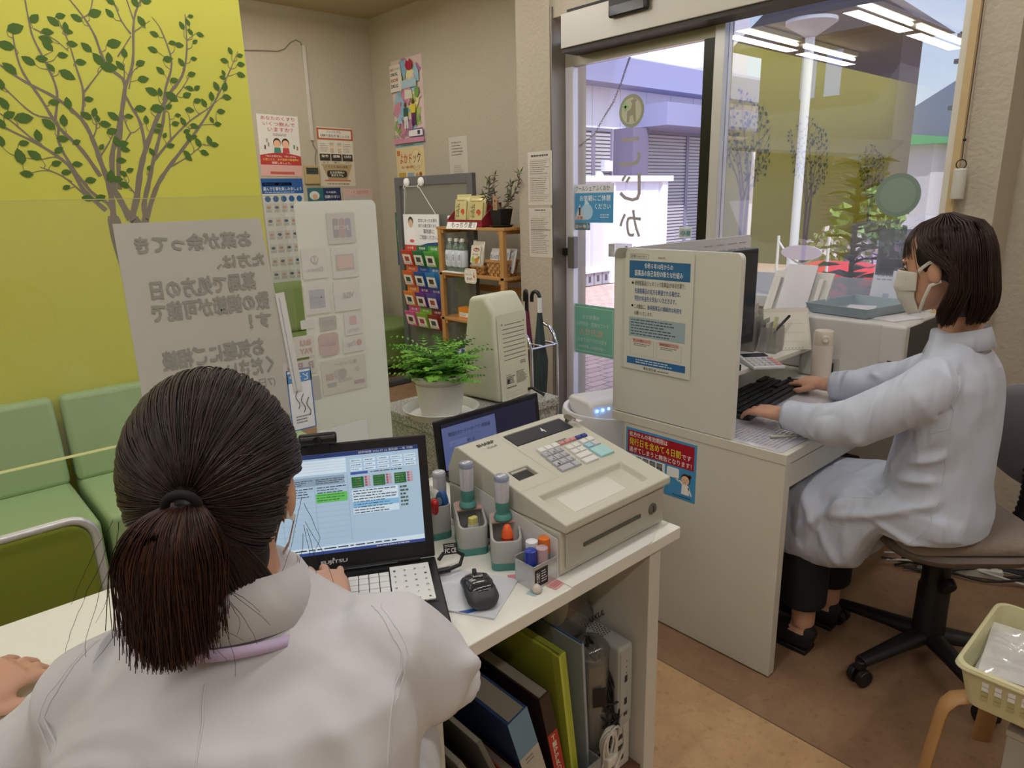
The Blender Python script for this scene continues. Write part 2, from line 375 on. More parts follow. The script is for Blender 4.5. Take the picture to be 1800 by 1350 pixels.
LV = [(30,240,58,3),(80,150,62,.4),(180,98,46,.8),(150,320,50,2.6),(220,310,44,.1),(250,240,48,2.3),(240,208,50,2.9),(250,168,44,0),(280,112,48,2.5),(318,84,38,.3),(345,140,36,1.5),(360,166,34,-.1),(330,292,40,.1),(268,356,36,2.2),(355,395,60,-.5),(425,328,42,.1),(380,232,40,0),(403,94,44,2.7),(500,70,54,.4),(455,250,48,2.4),(517,312,56,2.2),(575,355,66,0),(600,230,60,.3),(575,305,44,1.6),(632,345,42,2.2),(655,280,40,1.5),(740,333,42,.4),(755,418,48,.2),(745,112,46,2.1),(710,10,44,2),(770,5,44,.1),(578,70,40,2.3),(580,5,40,2.6),(813,180,38,2.8),(805,262,42,2.8),(885,312,44,.2),(845,372,40,2.4),(908,226,32,.2),(945,238,38,0),(958,135,36,2),(990,118,30,1.9),(1005,86,26,.2),(1003,168,30,2.2),(1055,183,34,-.2),(1028,220,28,.6),(955,328,38,2.1),(1022,310,30,.1),(1010,392,38,.3),(917,424,38,.3),(1213,268,34,2),(1265,293,30,.2),(1182,320,38,3),(1270,340,38,.1),(1270,395,42,-.2),(1178,385,28,1.9),(1172,408,28,3),(1185,458,44,1.2),(1140,455,44,2),(1196,513,44,-.1),(1115,508,42,1.6),(1075,543,40,2),(1165,588,40,.1),(1038,464,34,.6),(1000,466,36,2.8),(985,502,42,.4),(1040,532,38,.3),(1000,580,40,-.1),(1116,632,30,2),(1148,655,36,.1),(1025,665,40,-.3),(965,640,38,2),(925,652,36,.2),(938,608,28,.1),(800,482,54,2.7),(843,485,36,1.6),(905,510,60,-.6),(890,562,34,.5),(830,572,60,.1),(740,573,48,.1),(770,632,38,1.5),(680,613,34,0),(597,612,48,2.5),(498,592,38,1.2),(455,610,46,2.6),(555,655,46,-.1),(515,625,30,1.6),(590,692,46,.3),(615,745,46,1.8),(650,758,44,.2),(660,788,40,-.2),(640,846,40,0),(585,930,56,1.4),(620,945,44,0),(655,975,44,2.6),(650,915,34,2.5),(685,898,34,.4),(478,950,44,.1),(460,1045,44,3),(530,1042,44,.3),(408,866,40,0),(350,908,38,.1),(297,862,40,.3),(310,792,40,.6),(350,988,32,.4),(330,732,44,-.1),(405,748,32,.3),(335,636,48,1.5),(256,655,56,2.4),(200,715,48,1.6),(125,755,38,.2),(125,623,66,.1),(105,825,62,1.7),(182,818,54,2.5),(140,917,46,3),(48,606,46,.5),(20,545,50,2),(5,650,44,2),(5,745,44,1.6),(285,540,40,.1),(357,543,46,1.6),(468,523,36,.1),(50,360,54,2.4),(5,445,40,1.5),(840,662,30,0),(868,714,28,1),(800,800,36,2),(830,690,34,.1),(900,768,36,.2),(995,722,44,1.8),(1022,722,32,.3),(985,692,32,.3),(1045,752,42,1.9),(1103,740,42,1.8),(1130,763,40,0),(1078,806,42,-.4),(985,812,40,2.3),(995,832,38,-.8),(785,885,26,.9),(535,775,30,.9)]
mt_leaves = []
for x, y, l, a in LV:
    c = wp(x, y); l = l*.00092; mt_leaves.append((c[0]-l/2*math.cos(a), c[1]-l/2*math.sin(a), l, a))
base = wp(690, 1165)
mu = mural_tree(mt_lines + [([(wp(600,1150)[0]+.0, wp(600,1150)[1]), (wp(625,1250)[0], wp(640,1250)[1]), (.79, .6)], .03, .07), ([(wp(690,1150)[0], wp(690,1150)[1]), (.80, 1.28), (.80, .6)], .03, .06), ([(wp(770,1150)[0], wp(770,1150)[1]), (.82, 1.28), (.80, .6)], .02, .05)], mt_leaves, None, 0, 0)
mo = mu.make('painted_tree', o=(0, 3.0795, 0)); mo.parent = yw; mo['label'] = 'painted bare brown tree with dark green leaves'
for dx, sc in ((-1.15, .92), (-2.6, .8)):
    c2 = mo.copy(); COL.objects.link(c2); c2.parent = yw; c2.matrix_basis = Matrix.Translation((.8+dx-.8*sc, 3.0795, .5-.5*sc)) @ Matrix.Rotation(PI/2, 4, 'X') @ Matrix.Diagonal((sc, sc, 1, 1))
# ceiling fixtures
for i, (x, y) in enumerate(TUBES):
    t = thing('ceiling_light', 'fluorescent tube fitting fixed under the ceiling, in rows partly mirrored, partly added unseen', 'ceiling light', (x, y, 2.86), 0, 'ceiling tube lights')
    MB().box((-.62, -.07, -.045), (.62, .07, -.001), M('#e8e6e0', .5)).build('housing', t, bevel=.005)
    for s in (-.035,):
        b = MB(); b.tube([(-.59, s, -.07), (.59, s, -.07)], .016, M('#fff6e6', .5, emit=8.0), 10); b.build('lamp_tube', t, smooth=40)
# ------------------------------------------------------------------ outside
def pave_mat():
    m = bpy.data.materials.new('pavers'); m.use_nodes = True; t = m.node_tree; b = t.nodes['Principled BSDF']
    g = t.nodes.new('ShaderNodeNewGeometry'); br = t.nodes.new('ShaderNodeTexBrick'); br.inputs['Scale'].default_value = 2.5
    br.inputs['Color1'].default_value = lin('#d9bfb4'); br.inputs['Color2'].default_value = lin('#cdb0a6'); br.inputs['Mortar'].default_value = lin('#75625c'); br.inputs['Mortar Size'].default_value = .012
    t.links.new(g.outputs['Position'], br.inputs['Vector']); t.links.new(br.outputs[0], b.inputs['Base Color']); b.inputs['Roughness'].default_value = .9
    return m
struct('pavement', MB().box((3.4, -30, -.12), (90, 70, -.015), pave_mat()))
gr = MB(); gr.box((3.42, 2.2, -.014), (3.68, 3.6, -.006), M('#6f7f96', .5, metal=.3))
for i in range(44): gr.box((3.44, 2.22+i*.0315, -.006), (3.66, 2.232+i*.0315, .002), M('#aeb6c4', .4, metal=.5))
tag(gr.build('drain_grate'), 'grey metal drain grate set in the paving outside the door', 'drain grate')
FW, FD = M('#e6e4ee', .6), M('#8f90b4', .6)
bl = thing('building', 'low white panelled clinic with a slate blue fascia seen through the door', 'building', (10, 9.5, 0))
b = MB(); b.box((-3, 0, -.1), (7.2, 6, 3.9), FW)
for i in range(12): b.box((-2.6+i*.85, -.006, 0), (-2.59+i*.85, 0, 3.42), M('#c3c1d0', .6))
b.build('wall', bl)
b = MB(); b.box((-3.2, -.45, 3.42), (7.4, 6, 3.9), FD); b.build('fascia', bl); MB().box((-3.2, -.3, 3.9), (7.4, 5.9, 4.0), M('#b9bcd8', .6)).build('roof_edge', bl)
MB().box((-2, 1.5, 4.0), (9, 6, 7.5), M('#cfd0e2', .7)).build('upper_wall', bl)
b = MB(); b.box((1.85, -1.0, 2.68), (6.6, -.001, 3.1), FD); b.build('canopy', bl)
b = MB(); b.box((1.45, -.5, 0), (1.95, -.001, 2.66), M('#6c6680', .6)); b.build('pillar', bl)
def glazed(x0, x1, z0, z1, mull, nm):
    f = MB(); FC = M('#7b7890', .5)
    for q in ((x0-.06, z0-.06, x1+.06, z0), (x0-.06, z1, x1+.06, z1+.06), (x0-.06, z0, x0, z1), (x1, z0, x1+.06, z1)): f.box((q[0], -.05, q[1]), (q[2], 0, q[3]), FC)
    for mx in mull: f.box((mx-.05, -.05, z0), (mx+.05, -.001, z1), FC)
    w = f.build(nm, bl)
    p = MB(); p.box((x0, -.012, z0), (x1, -.002, z1), M('#5d6272', .2)); n = int((z1-z0)/.07)
    for i in range(n): p.box((x0, -.03, z0+i*.07), (x1, -.015, z0+i*.07+.045), M('#b5b2ba', .6))
    p.build('blind', w)
glazed(.32, 1.32, 1.75, 2.6, (.8,), 'window'); glazed(2.5, 4.75, .1, 2.62, (4.0,), 'entrance')
MB().box((4.9, -.05, .1), (6.8, -.001, 2.6), M('#8a8ca4', .4)).build('side_panel', bl)
b = MB(); b.box((1.05, -.12, 1.85), (1.3, 0, 2.05), M('#dcdce8', .5)); b.build('meter_box', bl); MB().ball((.95, -.06, 1.75), .1, M('#e2e2ee', .5)).build('vent_cap', bl, smooth=180)
fe = thing('fence', 'white panelled sheet metal fence standing across the paving', 'fence', (8.0, 7.4, 0))
for i, x in enumerate((-1.45, -.35, .95)):
    b = MB(); b.box((x, .01, .22), (x+(1.05 if i == 0 else 1.2), .05, 1.6), M('#d9d8ea', .5))
    for k in (.3, .75): b.box((x+k, .0, .24), (x+k+.05, .011, 1.58), M('#cfcde2', .5))
    b.box((x, -.03, .2), (x+1.2, .05, .3), FW); b.build('panel', fe)
    MB().box((x-.1, -.04, 0), (x, .08, 1.66), FW).build('post', fe)
MB().box((-1.6, -.08, 1.6), (2.45, .12, 1.69), FW).build('cap_rail', fe); MB().box((2.2, -.04, 0), (2.35, .08, 1.66), FW).build('post', fe)
b = MB()
for i in range(18):
    b.box((-1.5+i*.2, .0, 0), (-1.5+i*.2+.17, .1, .2), M('#a5a2b2', .9)); b.box((-1.45+i*.2, -.002, .05), (-1.45+i*.2+.06, .0, .15), M('#4c4a58', .9))
b.build('block_base', fe)
ho = thing('house', 'brown two storey house with a dark tiled roof beside the clinic', 'house', (13.2, 4.85, 0))
b = MB(); b.box((0, 0, -.1), (.9, 2.5, 3.95), M('#5b5862', .8)); b.build('wall', ho)
b = MB(); b.prism([(-.5, -.35, 3.95), (-.5, 2.9, 3.95), (-.5, 1.3, 5.2)], (1.9, 0, 0), M('#4b4a58', .7)); b.build('roof', ho)
b = MB(); b.prism([(-.7, -.2, 1.85), (-.7, 2.6, 2.15), (0, 2.6, 2.4), (0, -.2, 2.1)], (0, 0, .06), M('#4a4753', .7)); b.build('porch_roof', ho)
for y in (.95, 1.4): w = MB().box((-.03, y, 3.0), (-.001, y+.28, 3.75), M('#9fb0dc', .2)).build('window', ho)
b = MB(); b.box((-.02, .2, 0), (-.001, 1.1, 1.8), M('#504b52', .7))
for i in range(22): b.box((-.03, .2, i*.08), (-.021, 1.1, i*.08+.05), M('#625c62', .7))
b.build('shutter', ho)
h2 = thing('house', 'distant white house with a slate roof beyond the hedge', 'house', (30, 7.0, 0))
MB().box((0, -1, -.1), (6, 4.6, 3.0), M('#d9d9e2', .8)).build('wall', h2)
MB().prism([(-.6, -1.6, 3.0), (-.6, 5.2, 3.0), (-.6, 1.8, 5.0)], (7, 0, 0), M('#7f8aa6', .7)).build('roof', h2); MB().box((-.04, 2.4, 1.2), (-.001, 3.6, 2.4), M('#66708a', .3)).build('window', h2)
h3 = thing('house', 'tall green roofed shed far along the street', 'house', (24, 7.6, 0))
MB().box((0, 0, -.1), (4, 2.2, 2.6), M('#c8ccd6', .8)).build('wall', h3); MB().prism([(-.4, -.5, 2.6), (-.4, 2.7, 2.6), (-.4, 2.7, 3.2), (-.4, -.5, 2.75)], (5, 0, 0), M('#5fb585', .6)).build('roof', h3)
pl = thing('lamp_post', 'slim white lamp post with a flared shade outside the window', 'lamp post', (9.0, 4.38, 0))
b = MB(); b.tube([(0, 0, -.1), (0, 0, .6)], .075, M('#d5dcea', .5), 12); b.tube([(0, 0, .6), (0, 0, 3.2)], .055, M('#d5dcea', .5), 12); b.build('pole', pl, smooth=40)
MB().lathe([(.05, 3.2), (.13, 3.25), (.3, 3.36), (.3, 3.4), (.02, 3.42)], M('#b4bccd', .4), (0, 0, 0), 20).build('lamp_shade', pl, smooth=40)
up = thing('utility_pole', 'concrete utility pole with crossarms and wires above the roofs', 'utility pole', (25, 6.9, 0))
MB().tube([(0, 0, -.1), (0, 0, 6.0)], [.2, .13], M('#6d6f7a', .8), 12).build('pole', up, smooth=40)
for z in (5.6, 4.9, 3.6): MB().box((-.08, -.75, z), (.08, .75, z+.12), M('#5f616c', .7)).build('crossarm', up)
MB().lathe([(.25, 3.0), (.27, 3.1), (.27, 3.6), (.25, 3.7)], M('#7a7c86', .6), (.0, -.45, 0), 14).build('transformer', up, smooth=40)
for z, a in ((5.75, .7), (5.75, -.7), (5.05, .6), (3.7, .3)):
    p = [Vector((0, a, z)).lerp(Vector((-3, -16, z+.8)), i/12)-Vector((0, 0, .5*math.sin(PI*i/12))) for i in range(13)]
    MB().tube(p, .018, M('#4d4f5a', .7), 5).build('wire', up)
def leaf_cloud(b, c, r, n, size, cols, seed=1, flat=1):
    q = random.Random(seed)
    for i in range(n):
        d = Vector((q.gauss(0, 1), q.gauss(0, 1), q.gauss(0, 1))).normalized(); p = Vector(c)+Vector((d.x*r[0], d.y*r[1], d.z*r[2]))*(q.random()**.4)
        a = Vector((q.gauss(0, 1), q.gauss(0, 1), q.gauss(0, 1))).normalized(); e = a.orthogonal().normalized(); w = a.cross(e); s = size*(.6+.8*q.random())
        b.add([p, p+e*s*.5+w*s*.3, p+e*s, p+e*s*.5-w*s*.3], [(0, 1, 2, 3)], M(cols[i % len(cols)], .6))
for i, (c, r, lab) in enumerate((((10.6, 4.1, .7), (.8, .5, .75), 'leafy green garden shrub farthest left of the hedge outside'), ((12.6, 3.2, .9), (.8, .45, 1.1), 'tall leafy shrub at the right end of the hedge outside'), ((8.9, 3.0, .35), (.7, .45, .45), 'low purple flowering bush in front of the hedge outside'))):
    sh = thing('shrub', lab, 'shrub', (c[0], c[1], 0), 0, 'shrubs outside the window')
    b = MB(); leaf_cloud(b, (0, 0, c[2]), r, 700, .16, ('#5d7f3f', '#7fa05c', '#46652f') if i < 2 else ('#8a7fa0', '#7c9a5e', '#b09ac0'), i); b.build('foliage', sh, clean=False)
    MB().tube([(0, 0, -.02), (.03, 0, c[2])], .03, M('#6b5540', .8)).build('stem', sh)
for i, (x, y, lab) in enumerate(((6.7, 2.1, 'blossoming planter box outside the window behind the seated woman'), (7.6, 3.2, 'second planter box of pale blossoms beyond the first, outside'))):
    p = thing('planter', lab, 'planter', (x, y, 0)); MB().box((-.25, -.3, -.015), (.25, .3, .5), M('#6b5248', .7)).build('trough', p)
    b = MB(); leaf_cloud(b, (0, 0, .72), (.3, .38, .3), 420, .09, ('#a8a0a8', '#7d8a66', '#c9bfc9', '#8c9a74'), 20+i); b.build('foliage', p, clean=False)
rp = thing('rubber_plant', 'potted rubber plant with big dark leaves outside the window', 'plant', (4.15, 1.67, 0))
b = MB(); q = random.Random(4)
for i in range(46):
    z = .7+i*.019; a = i*2.4; d = Vector((math.cos(a), math.sin(a), .35+.3*q.random())).normalized(); s = Vector((-d.y, d.x, 0)).normalized(); p = Vector((0, 0, z)); l = .21
    b.add([p, p+d*l*.35+s*.062, p+d*l*.7+s*.072+Vector((0, 0, -.02)), p+d*l+Vector((0, 0, -.07)), p+d*l*.7-s*.072+Vector((0, 0, -.02)), p+d*l*.35-s*.062], [(0, 1, 2, 3, 4, 5)], M('#1d2a22', .4))
b.build('leaves', rp); MB().tube([(0, 0, .3), (.01, 0, .9), (0, 0, 1.5)], .015, M('#4b4034', .8)).build('stem', rp); MB().lathe([(.12, -.015), (.16, .35), (.14, .35)], M('#5c5148', .7)).build('pot', rp, smooth=40)
rc = thing('plastic_cover', 'bright red plastic cover over a low barrier outside the window', 'barrier cover', (6.0, 2.5, -.015))
MB().box((-.2, -.42, 0), (.2, .42, .6), M('#8e8b90', .7)).build('base', rc, bevel=.02)
b = MB(); b.loft([[(x*s, y*s2, z) for x, y in ((-.24, -.46), (.24, -.46), (.24, .46), (-.24, .46))] for s, s2, z in ((1, 1, .45), (1, 1, .62), (.8, .85, .76), (.3, .4, .83))], M('#e0323a', .35)); b.build('cover', rc, bevel=.03, seg=3, smooth=60)
bs = thing('chain_stand', 'thin white chain stand with a pale lilac oval sign outside the window', 'chain stand', (5.6, 2.86, -.015))
for y in (0, -.42): MB().tube([(0, y, 0), (0, y, 1.06)], .012, M('#dfe3ee', .4), 8).build('post', bs)
MB().tube([(0, -.42*i/10, 1.02-.18*math.sin(PI*i/10)) for i in range(11)], .008, M('#e6e8f0', .4), 6).build('chain', bs)
MB().tube([(-.02, -.21, .93), (.0, -.21, .93)], [(.17, .06)]*2, M('#c9bfe2', .4), 24).build('sign_plate', bs)
# ------------------------------------------------------------------ waiting room: sofas, chair, stand, shelf
SOFA = M('#9db886', .42, bump=.05, bscale=220, coat=.1); SOFAD = M('#3a3128', .6)
def sofa(x0, x1, y0, y1, label, group=None):
    t = thing('sofa', label, 'sofa', ((x0+x1)/2, (y0+y1)/2, 0), 0, group); w = (x1-x0)/2; d = (y1-y0)/2
    MB().box((-w, -d, .09), (w, d-.02, .41), SOFA).build('seat', t, bevel=.022, seg=4, smooth=50)
    b = MB(); b.prism([(-w, d-.11, .405), (-w, d, .405), (-w, d, .735), (-w, d-.055, .735)], (2*w, 0, 0), SOFA); b.build('backrest', t, bevel=.02, seg=4, smooth=50)
    MB().box((-w+.06, -d+.08, 0), (w-.06, d-.06, .09), SOFAD).build('plinth', t)
    return t
sofa(-.86, .388, 2.505, 3.06, 'green vinyl sofa by the yellow wall, left of the gap between two', 'green sofas along the yellow wall')
sofa(.41, 1.30, 2.505, 3.06, 'green vinyl sofa by the yellow wall, behind the seated woman with the ponytail', 'green sofas along the yellow wall')
t = thing('sofa', 'dark green corner sofa under the posters on the back wall', 'sofa', (2.45, 5.1, 0))
GS = M('#74894f', .45, bump=.05, bscale=220)
b = MB(); b.box((-1.1, -.34, .10), (.90, .3, .42), GS); b.build('seat', t, bevel=.03, seg=4, smooth=50)
b = MB(); b.prism([(-1.1, .06, .415), (-1.1, .32, .415), (-1.1, .32, .80), (-1.1, .18, .80)], (1.72, 0, 0), GS); b.build('backrest', t, bevel=.05, seg=5, smooth=50)
MB().box((-1.0, -.24, 0), (.85, .25, .10), SOFAD).build('plinth', t)
# stacking chair between counter and sofas
t = thing('reception_chair', 'olive green upholstered chair with a pale metal rim behind the counter', 'chair', (0.0, 1.86, 0))
def fr(y, pts): return [(x, y+(.0 if z > .5 else 0), z) for x, z in pts]
out = [(-.24, .40)] + [(-.24+.055*(1-math.cos(a)), .635+.055*math.sin(a)) for a in [PI/2*i/6 for i in range(7)]] + [(.215+.055*math.sin(a), .635+.055*math.cos(a)) for a in [PI/2*i/6 for i in range(7)]] + [(.27, .40)]
b = MB(); b.prism([(x*.965+.0005, -.012, z-.008 if z > .41 else z+.01) for x, z in out], (0, .03, 0), M('#77811c', .85, bump=.1, bscale=300, sheen=.3)); b.build('backrest', t, bevel=.008, seg=3, smooth=50)
b = MB(); b.tube([(x, 0, z) for x, z in out], .011, M('#d5d6da', .3, metal=.5), 10, up=(0, 1, 0)); b.build('back_frame', t, smooth=50)
MB().box((-.23, -.02, .39), (.25, .42, .45), M('#77811c', .85, bump=.1, bscale=300)).build('seat', t, bevel=.02, seg=3, smooth=50)
for x in (-.24, .26):
    MB().tube([(x, .0, .42), (x, -.03, .0)], .011, M('#d5d6da', .3, metal=.6), 8).build('leg', t, smooth=40); MB().tube([(x, .38, .4), (x, .43, .0)], .011, M('#d5d6da', .3, metal=.6), 8).build('leg', t, smooth=40)
# partition stand
GRY = M('#77797c', .4, metal=.5)
ps = thing('partition_stand', 'grey framed clear partition on feet before the alcove wall', 'partition stand', (3.0, 4.12, 0))
b = MB(); b.box((-.018, .40, .05), (.018, .46, 1.575), GRY); b.build('post', ps, bevel=.004); b = MB(); b.box((-.018, -.46, .05), (.018, -.40, 1.575), GRY); b.build('post', ps, bevel=.004)
b = MB(); b.box((-.017, -.4, 1.51), (.017, .4, 1.575), GRY); b.build('top_rail', ps, bevel=.004); b = MB(); b.box((-.017, -.4, .12), (.017, .4, .18), GRY); b.build('bottom_rail', ps, bevel=.004)
MB().box((-.003, -.4, .18), (.003, .4, 1.51), glass_mat('clear_panel', '#eef0ee', .03, .05, .12, '#d8d8d8')).build('panel', ps)
for y in (.43, -.43): MB().box((-.24, y-.03, 0), (.24, y+.03, .05), M('#4b4c4e', .5)).build('foot', ps, bevel=.012)
for i, y in enumerate((.285, .105)):
    h = thing('suction_hook', ('left' if i == 0 else 'right') + ' one of two white suction hooks on the partition top rail', 'hook', (2.98, 4.12+y, 1.535), 0, 'white suction hooks')
    b = MB(); b.X = Matrix.Rotation(-PI/2, 4, 'Y'); b.lathe([(.032, 0), (.03, .012), (.014, .02)], M('#eeeeee', .4), (0, 0, 0), 18); b.build('disc', h, smooth=40)
    MB().tube([(-.018, 0, -.01), (-.03, 0, -.02), (-.036, 0, -.035), (-.03, 0, -.045)], .003, M('#d8d8d8', .3), 6).build('hook', h)
# hanging brochure rack
bro = thing('brochure_rack', 'hanging card rack of colourful medicine leaflets on the partition stand', 'leaflet rack', (2.955, 4.225, .9))
RC = [('#cf4638', '#2f7d4f', '#5fae4a'), ('#dd6a3a', '#2f5da8', '#3f86c8'), ('#e0873c', '#6b3a8c', '#5a52a0'), ('#d5609c', '#86b83c', '#8e3a34')]
s = Sheet(.44, .83, '#e8eef0', .004)
s.rect(0, 0, .15, .61, '#d2503c'); s.rect(.15, 0, .30, .61, '#2f5d8c'); s.rect(.30, 0, .44, .61, '#4a70b0'); s.up()
for r in range(4):
    for c in range(3): s.rect(c*.148, .61-(r+1)*.152, min((c+1)*.148, .44), .61-r*.152, RC[r][c])
    for c, tx in enumerate((('かぜ薬', '胃腸薬', '目薬'), ('痛み止め', 'アレルギー', '鼻炎'), ('便秘薬', '塗り薬', '貼り薬'), ('婦人薬', '漢方薬', '滋養'))[r]): s.txt(tx, c*.148+.035, .61-r*.152-.03, c*.148+.112, .61-r*.152-.012, '#f4f4f4', .01)
s.rect(0, .61, .44, .83, '#f2f4f8', 2); s.flat([(0, .61), (.2, .61), (.3, .63), (.44, .64), (.44, .61)], '#34558c', 3)
s.txt('症状にあったお薬を', .19, .775, .42, .80, '#333355', .01); s.txt('各種お選び頂けます。', .19, .738, .42, .763, '#333355', .01); s.txt('薬剤師に', .25, .695, .38, .727, '#2c2c60', .02); s.txt('ご相談ください。', .2, .655, .42, .685, '#2c2c60', .015)
s.circ(.095, .765, .026, '#e3bfa6', .03, 4); s.circ(.095, .78, .032, '#3b2a22', .034, 3); s.flat([(.03, .63), (.16, .63), (.145, .72), (.11, .74), (.08, .74), (.045, .72)], '#fbfbff', 4); s.circ(.1, .64, .03, '#e06a70', .012, 5)
s.make('board', o=(-.002, .22, -.42), u=UYN, parent=bro)
for r in range(4):
    for c in range(3):
        cc = RC[r][c]; w = .118; q = Sheet(w, .112, cc, .006); q.rect(.008, .006, w-.008, .082, '#efeeea'); q.rect(.03, .03, .085, .066, ('#b04a50', '#4a5a52', '#40424a', '#5a4038')[(r+c) % 4], 2); q.lines(.02, .009, .1, .026, 2, '#777777', .4, 3); q.rect(.085, .008, .106, .014, '#c83838', 2)
        q.make('leaflet_pocket', o=(-.03, .22-.018-c*.146, .10-r*.1505-.055), u=UYN, v=(-.25, 0, 1), parent=bro)
b = MB(); b.tube([(-.003, .20, .40), (.0, .175, .60), (0, .165, .606), (0, .02, .606), (0, .0, .60), (-.003, -.20, .40)], .002, M('#e8e8e8', .5), 6); b.build('hanging_cord', bro)
# wooden goods shelf
WD = M('#b98a52', .5, var=.12, vscale=14, stretch=(1, 1, .15)); WDH = M('#b98a52', .5, var=.12, vscale=14, stretch=(1, .12, 1))
SX, SY0, SY1 = 2.86, 3.25, 3.885
ws = thing('display_shelf', 'slatted light wood display shelf against the alcove wall', 'shelf', (SX, (SY0+SY1)/2, 0))
hw = (SY1-SY0)/2
for x in (0, .26):
    for y in (-hw, hw): MB().box((x, y-.018, 0), (x+.03, y+.018, 1.215), WD).build('post', ws, bevel=.003)
for z in (1.215, .91, .60, .24):
    b = MB()
    for i in range(4): b.box((.0+i*.076, -hw-.03, z), (.0+i*.076+.066, hw+.03, z+.018), WDH)
    b.box((.005, -hw+.02, z-.025), (.285, -hw+.04, z), WD); b.box((.005, hw-.04, z-.025), (.285, hw-.02, z), WD)
    b.build('shelf_board', ws, bevel=.002)
for z in (.78, .45): MB().box((.262, -hw+.018, z), (.285, hw-.018, z+.045), WDH).build('back_rail', ws, bevel=.003)
# goods on the shelf
def at_shelf(px, py, x): return at(px, py, x=x)
SH1, SH2, SH3, SH4 = 1.233, .928, .618, .258
tr = thing('snack_box', 'dark red display box with a lettered front card on the shelf top', 'display box', (2.95, 3.61, SH1))
b = MB(); RD = M('#8c2430', .5); b.box((-.075, -.17, 0), (.09, .19, .006), RD); b.box((-.08, -.17, 0), (-.075, .19, .045), RD); b.prism([(-.075, -.17, 0), (.09, -.17, 0), (.09, -.17, .15), (.04, -.17, .15), (-.075, -.17, .05)], (0, .004, 0), RD); b.prism([(-.075, .186, 0), (.09, .186, 0), (.09, .186, .15), (.04, .186, .15), (-.075, .186, .05)], (0, .004, 0), RD); b.box((.085, -.17, 0), (.09, .19, .15), RD); b.build('tray', tr)
q = Sheet(.31, .055, '#f2f0ea', .003); q.txt('もっちり麦', .05, .008, .27, .047, '#26221f', .02); q.lines(.28, .01, .3, .045, 4, '#4a6a9c'); q.make('front_card', o=(-.095, .185, -.012), u=UYN, v=(.35, 0, 1), parent=tr)
def pouch(name, label, cat, loc, w, h, d, col, rz=0, tilt=0, deco=None, group=None):
    t = thing(name, label, cat, loc, rz, group)
    b = MB(); rings = []; R = RA(tilt, 'Y')
    for z, dd, ww in ((0, .35, .96), (.12, .8, 1), (.35, 1, .98), (.65, .75, .97), (.88, .3, 1), (.9, .06, 1), (1, .05, 1)):
        rings.append([R @ Vector((d*dd/2*math.cos(a)*(1 if abs(math.cos(a)) > .3 else .8), w*ww/2*math.copysign(abs(math.sin(a))**.6, math.sin(a)), h*z)) for a in [2*PI*i/16 for i in range(16)]])
    b.loft(rings, M(col, .3, coat=.3)); b.build('pouch', t, smooth=50)
    if deco:
        q = Sheet(w*.8, h*.7, col, .001); deco(q, w*.8, h*.7); n = R @ Vector((-d*.47, w*.4, h*.13)); vv = R @ Vector((.0, 0, 1)); q.make('print', o=n, u=UYN, v=vv, parent=t)
    return t
def d_barley(q, w, h): q.circ(w*.68, h*.42, w*.17, '#c8542e'); q.txt('もち麦', w*.1, h*.15, w*.4, h*.85, '#5a4a28', .01); q.lines(w*.1, h*.9, w*.9, h*.99, 1, '#b0542e'); q.rect(w*.1, h*.02, w*.9, h*.07, '#a8a04a')
pouch('barley_pack', 'yellow barley snack pack, left of the pair in the red box', 'snack pack', (2.95, 3.735, SH1+.007), .15, .2, .05, '#cdc58c', 0, .12, d_barley, 'yellow barley packs')
pouch('barley_pack', 'yellow barley snack pack, right of the pair in the red box', 'snack pack', (2.95, 3.575, SH1+.007), .15, .19, .05, '#c9c084', .1, .12, d_barley, 'yellow barley packs')
pouch('white_sachet', 'small white sachet at the left end of the red display box', 'sachet', (2.93, 3.835, SH1), .06, .07, .03, '#e6e2dc', .2)
# olive tree in a square black pot
op = thing('potted_olive', 'small olive tree in a square black pot on the shelf top', 'potted plant', (2.94, 3.33, SH1))
b = MB(); b.loft([[(sx*r, sy*r, z) for sx, sy in ((-1, -1), (1, -1), (1, 1), (-1, 1))] for r, z in ((.038, .012), (.052, .112), (.048, .112), (.045, .1))], M('#1c1b1c', .5)); b.build('pot', op, bevel=.004)
MB().lathe([(.06, 0), (.078, .012), (.074, .014), (.055, .006)], M('#1e1d1e', .5), (0, 0, 0), 24).build('saucer', op, smooth=40)
b = MB(); q = random.Random(12); tips = []
BRK = M('#7d7264', .8)
for dy, dx, h in ((-.20, -.02, .315), (.06, -.05, .29), (-.07, .02, .26), (.14, .02, .24), (.10, -.05, .2), (-.12, -.05, .2), (.02, -.03, .31)):
    pts = [Vector((0, 0, .1)).lerp(Vector((dx, dy, h)), i/6)+Vector((0, (-.04 if dy < 0 else .03)*math.sin(PI*i/6), 0)) for i in range(7)]
    b.tube(pts, [.006-.0006*i for i in range(7)], BRK, 6); tips.append(pts)
b.build('branches', op, smooth=60)
b = MB()
for pts in tips:
    for p in pts[2:]:
        for k in range(6):
            d = Vector((q.gauss(0, 1), q.gauss(0, 1), q.gauss(.3, .8))).normalized(); sd = d.cross(Vector((q.random(), q.random(), 1))).normalized(); l = .036+.016*q.random(); top = p is pts[-1]
            b.add([p, p+d*l*.4+sd*.005, p+d*l, p+d*l*.4-sd*.005], [(0, 1, 2, 3)], M('#5d7a44' if top else '#6d6e60', .5))
b.build('leaves', op, clean=False)
q2 = Sheet(.04, .085, '#a98a68', .002); q2.circ(.02, .055, .008, '#8a2f28'); q2.lines(.006, .01, .034, .035, 3, '#6a4a30'); q2.make('name_tag', o=(-.052, .018, .105), u=UYN, parent=op)
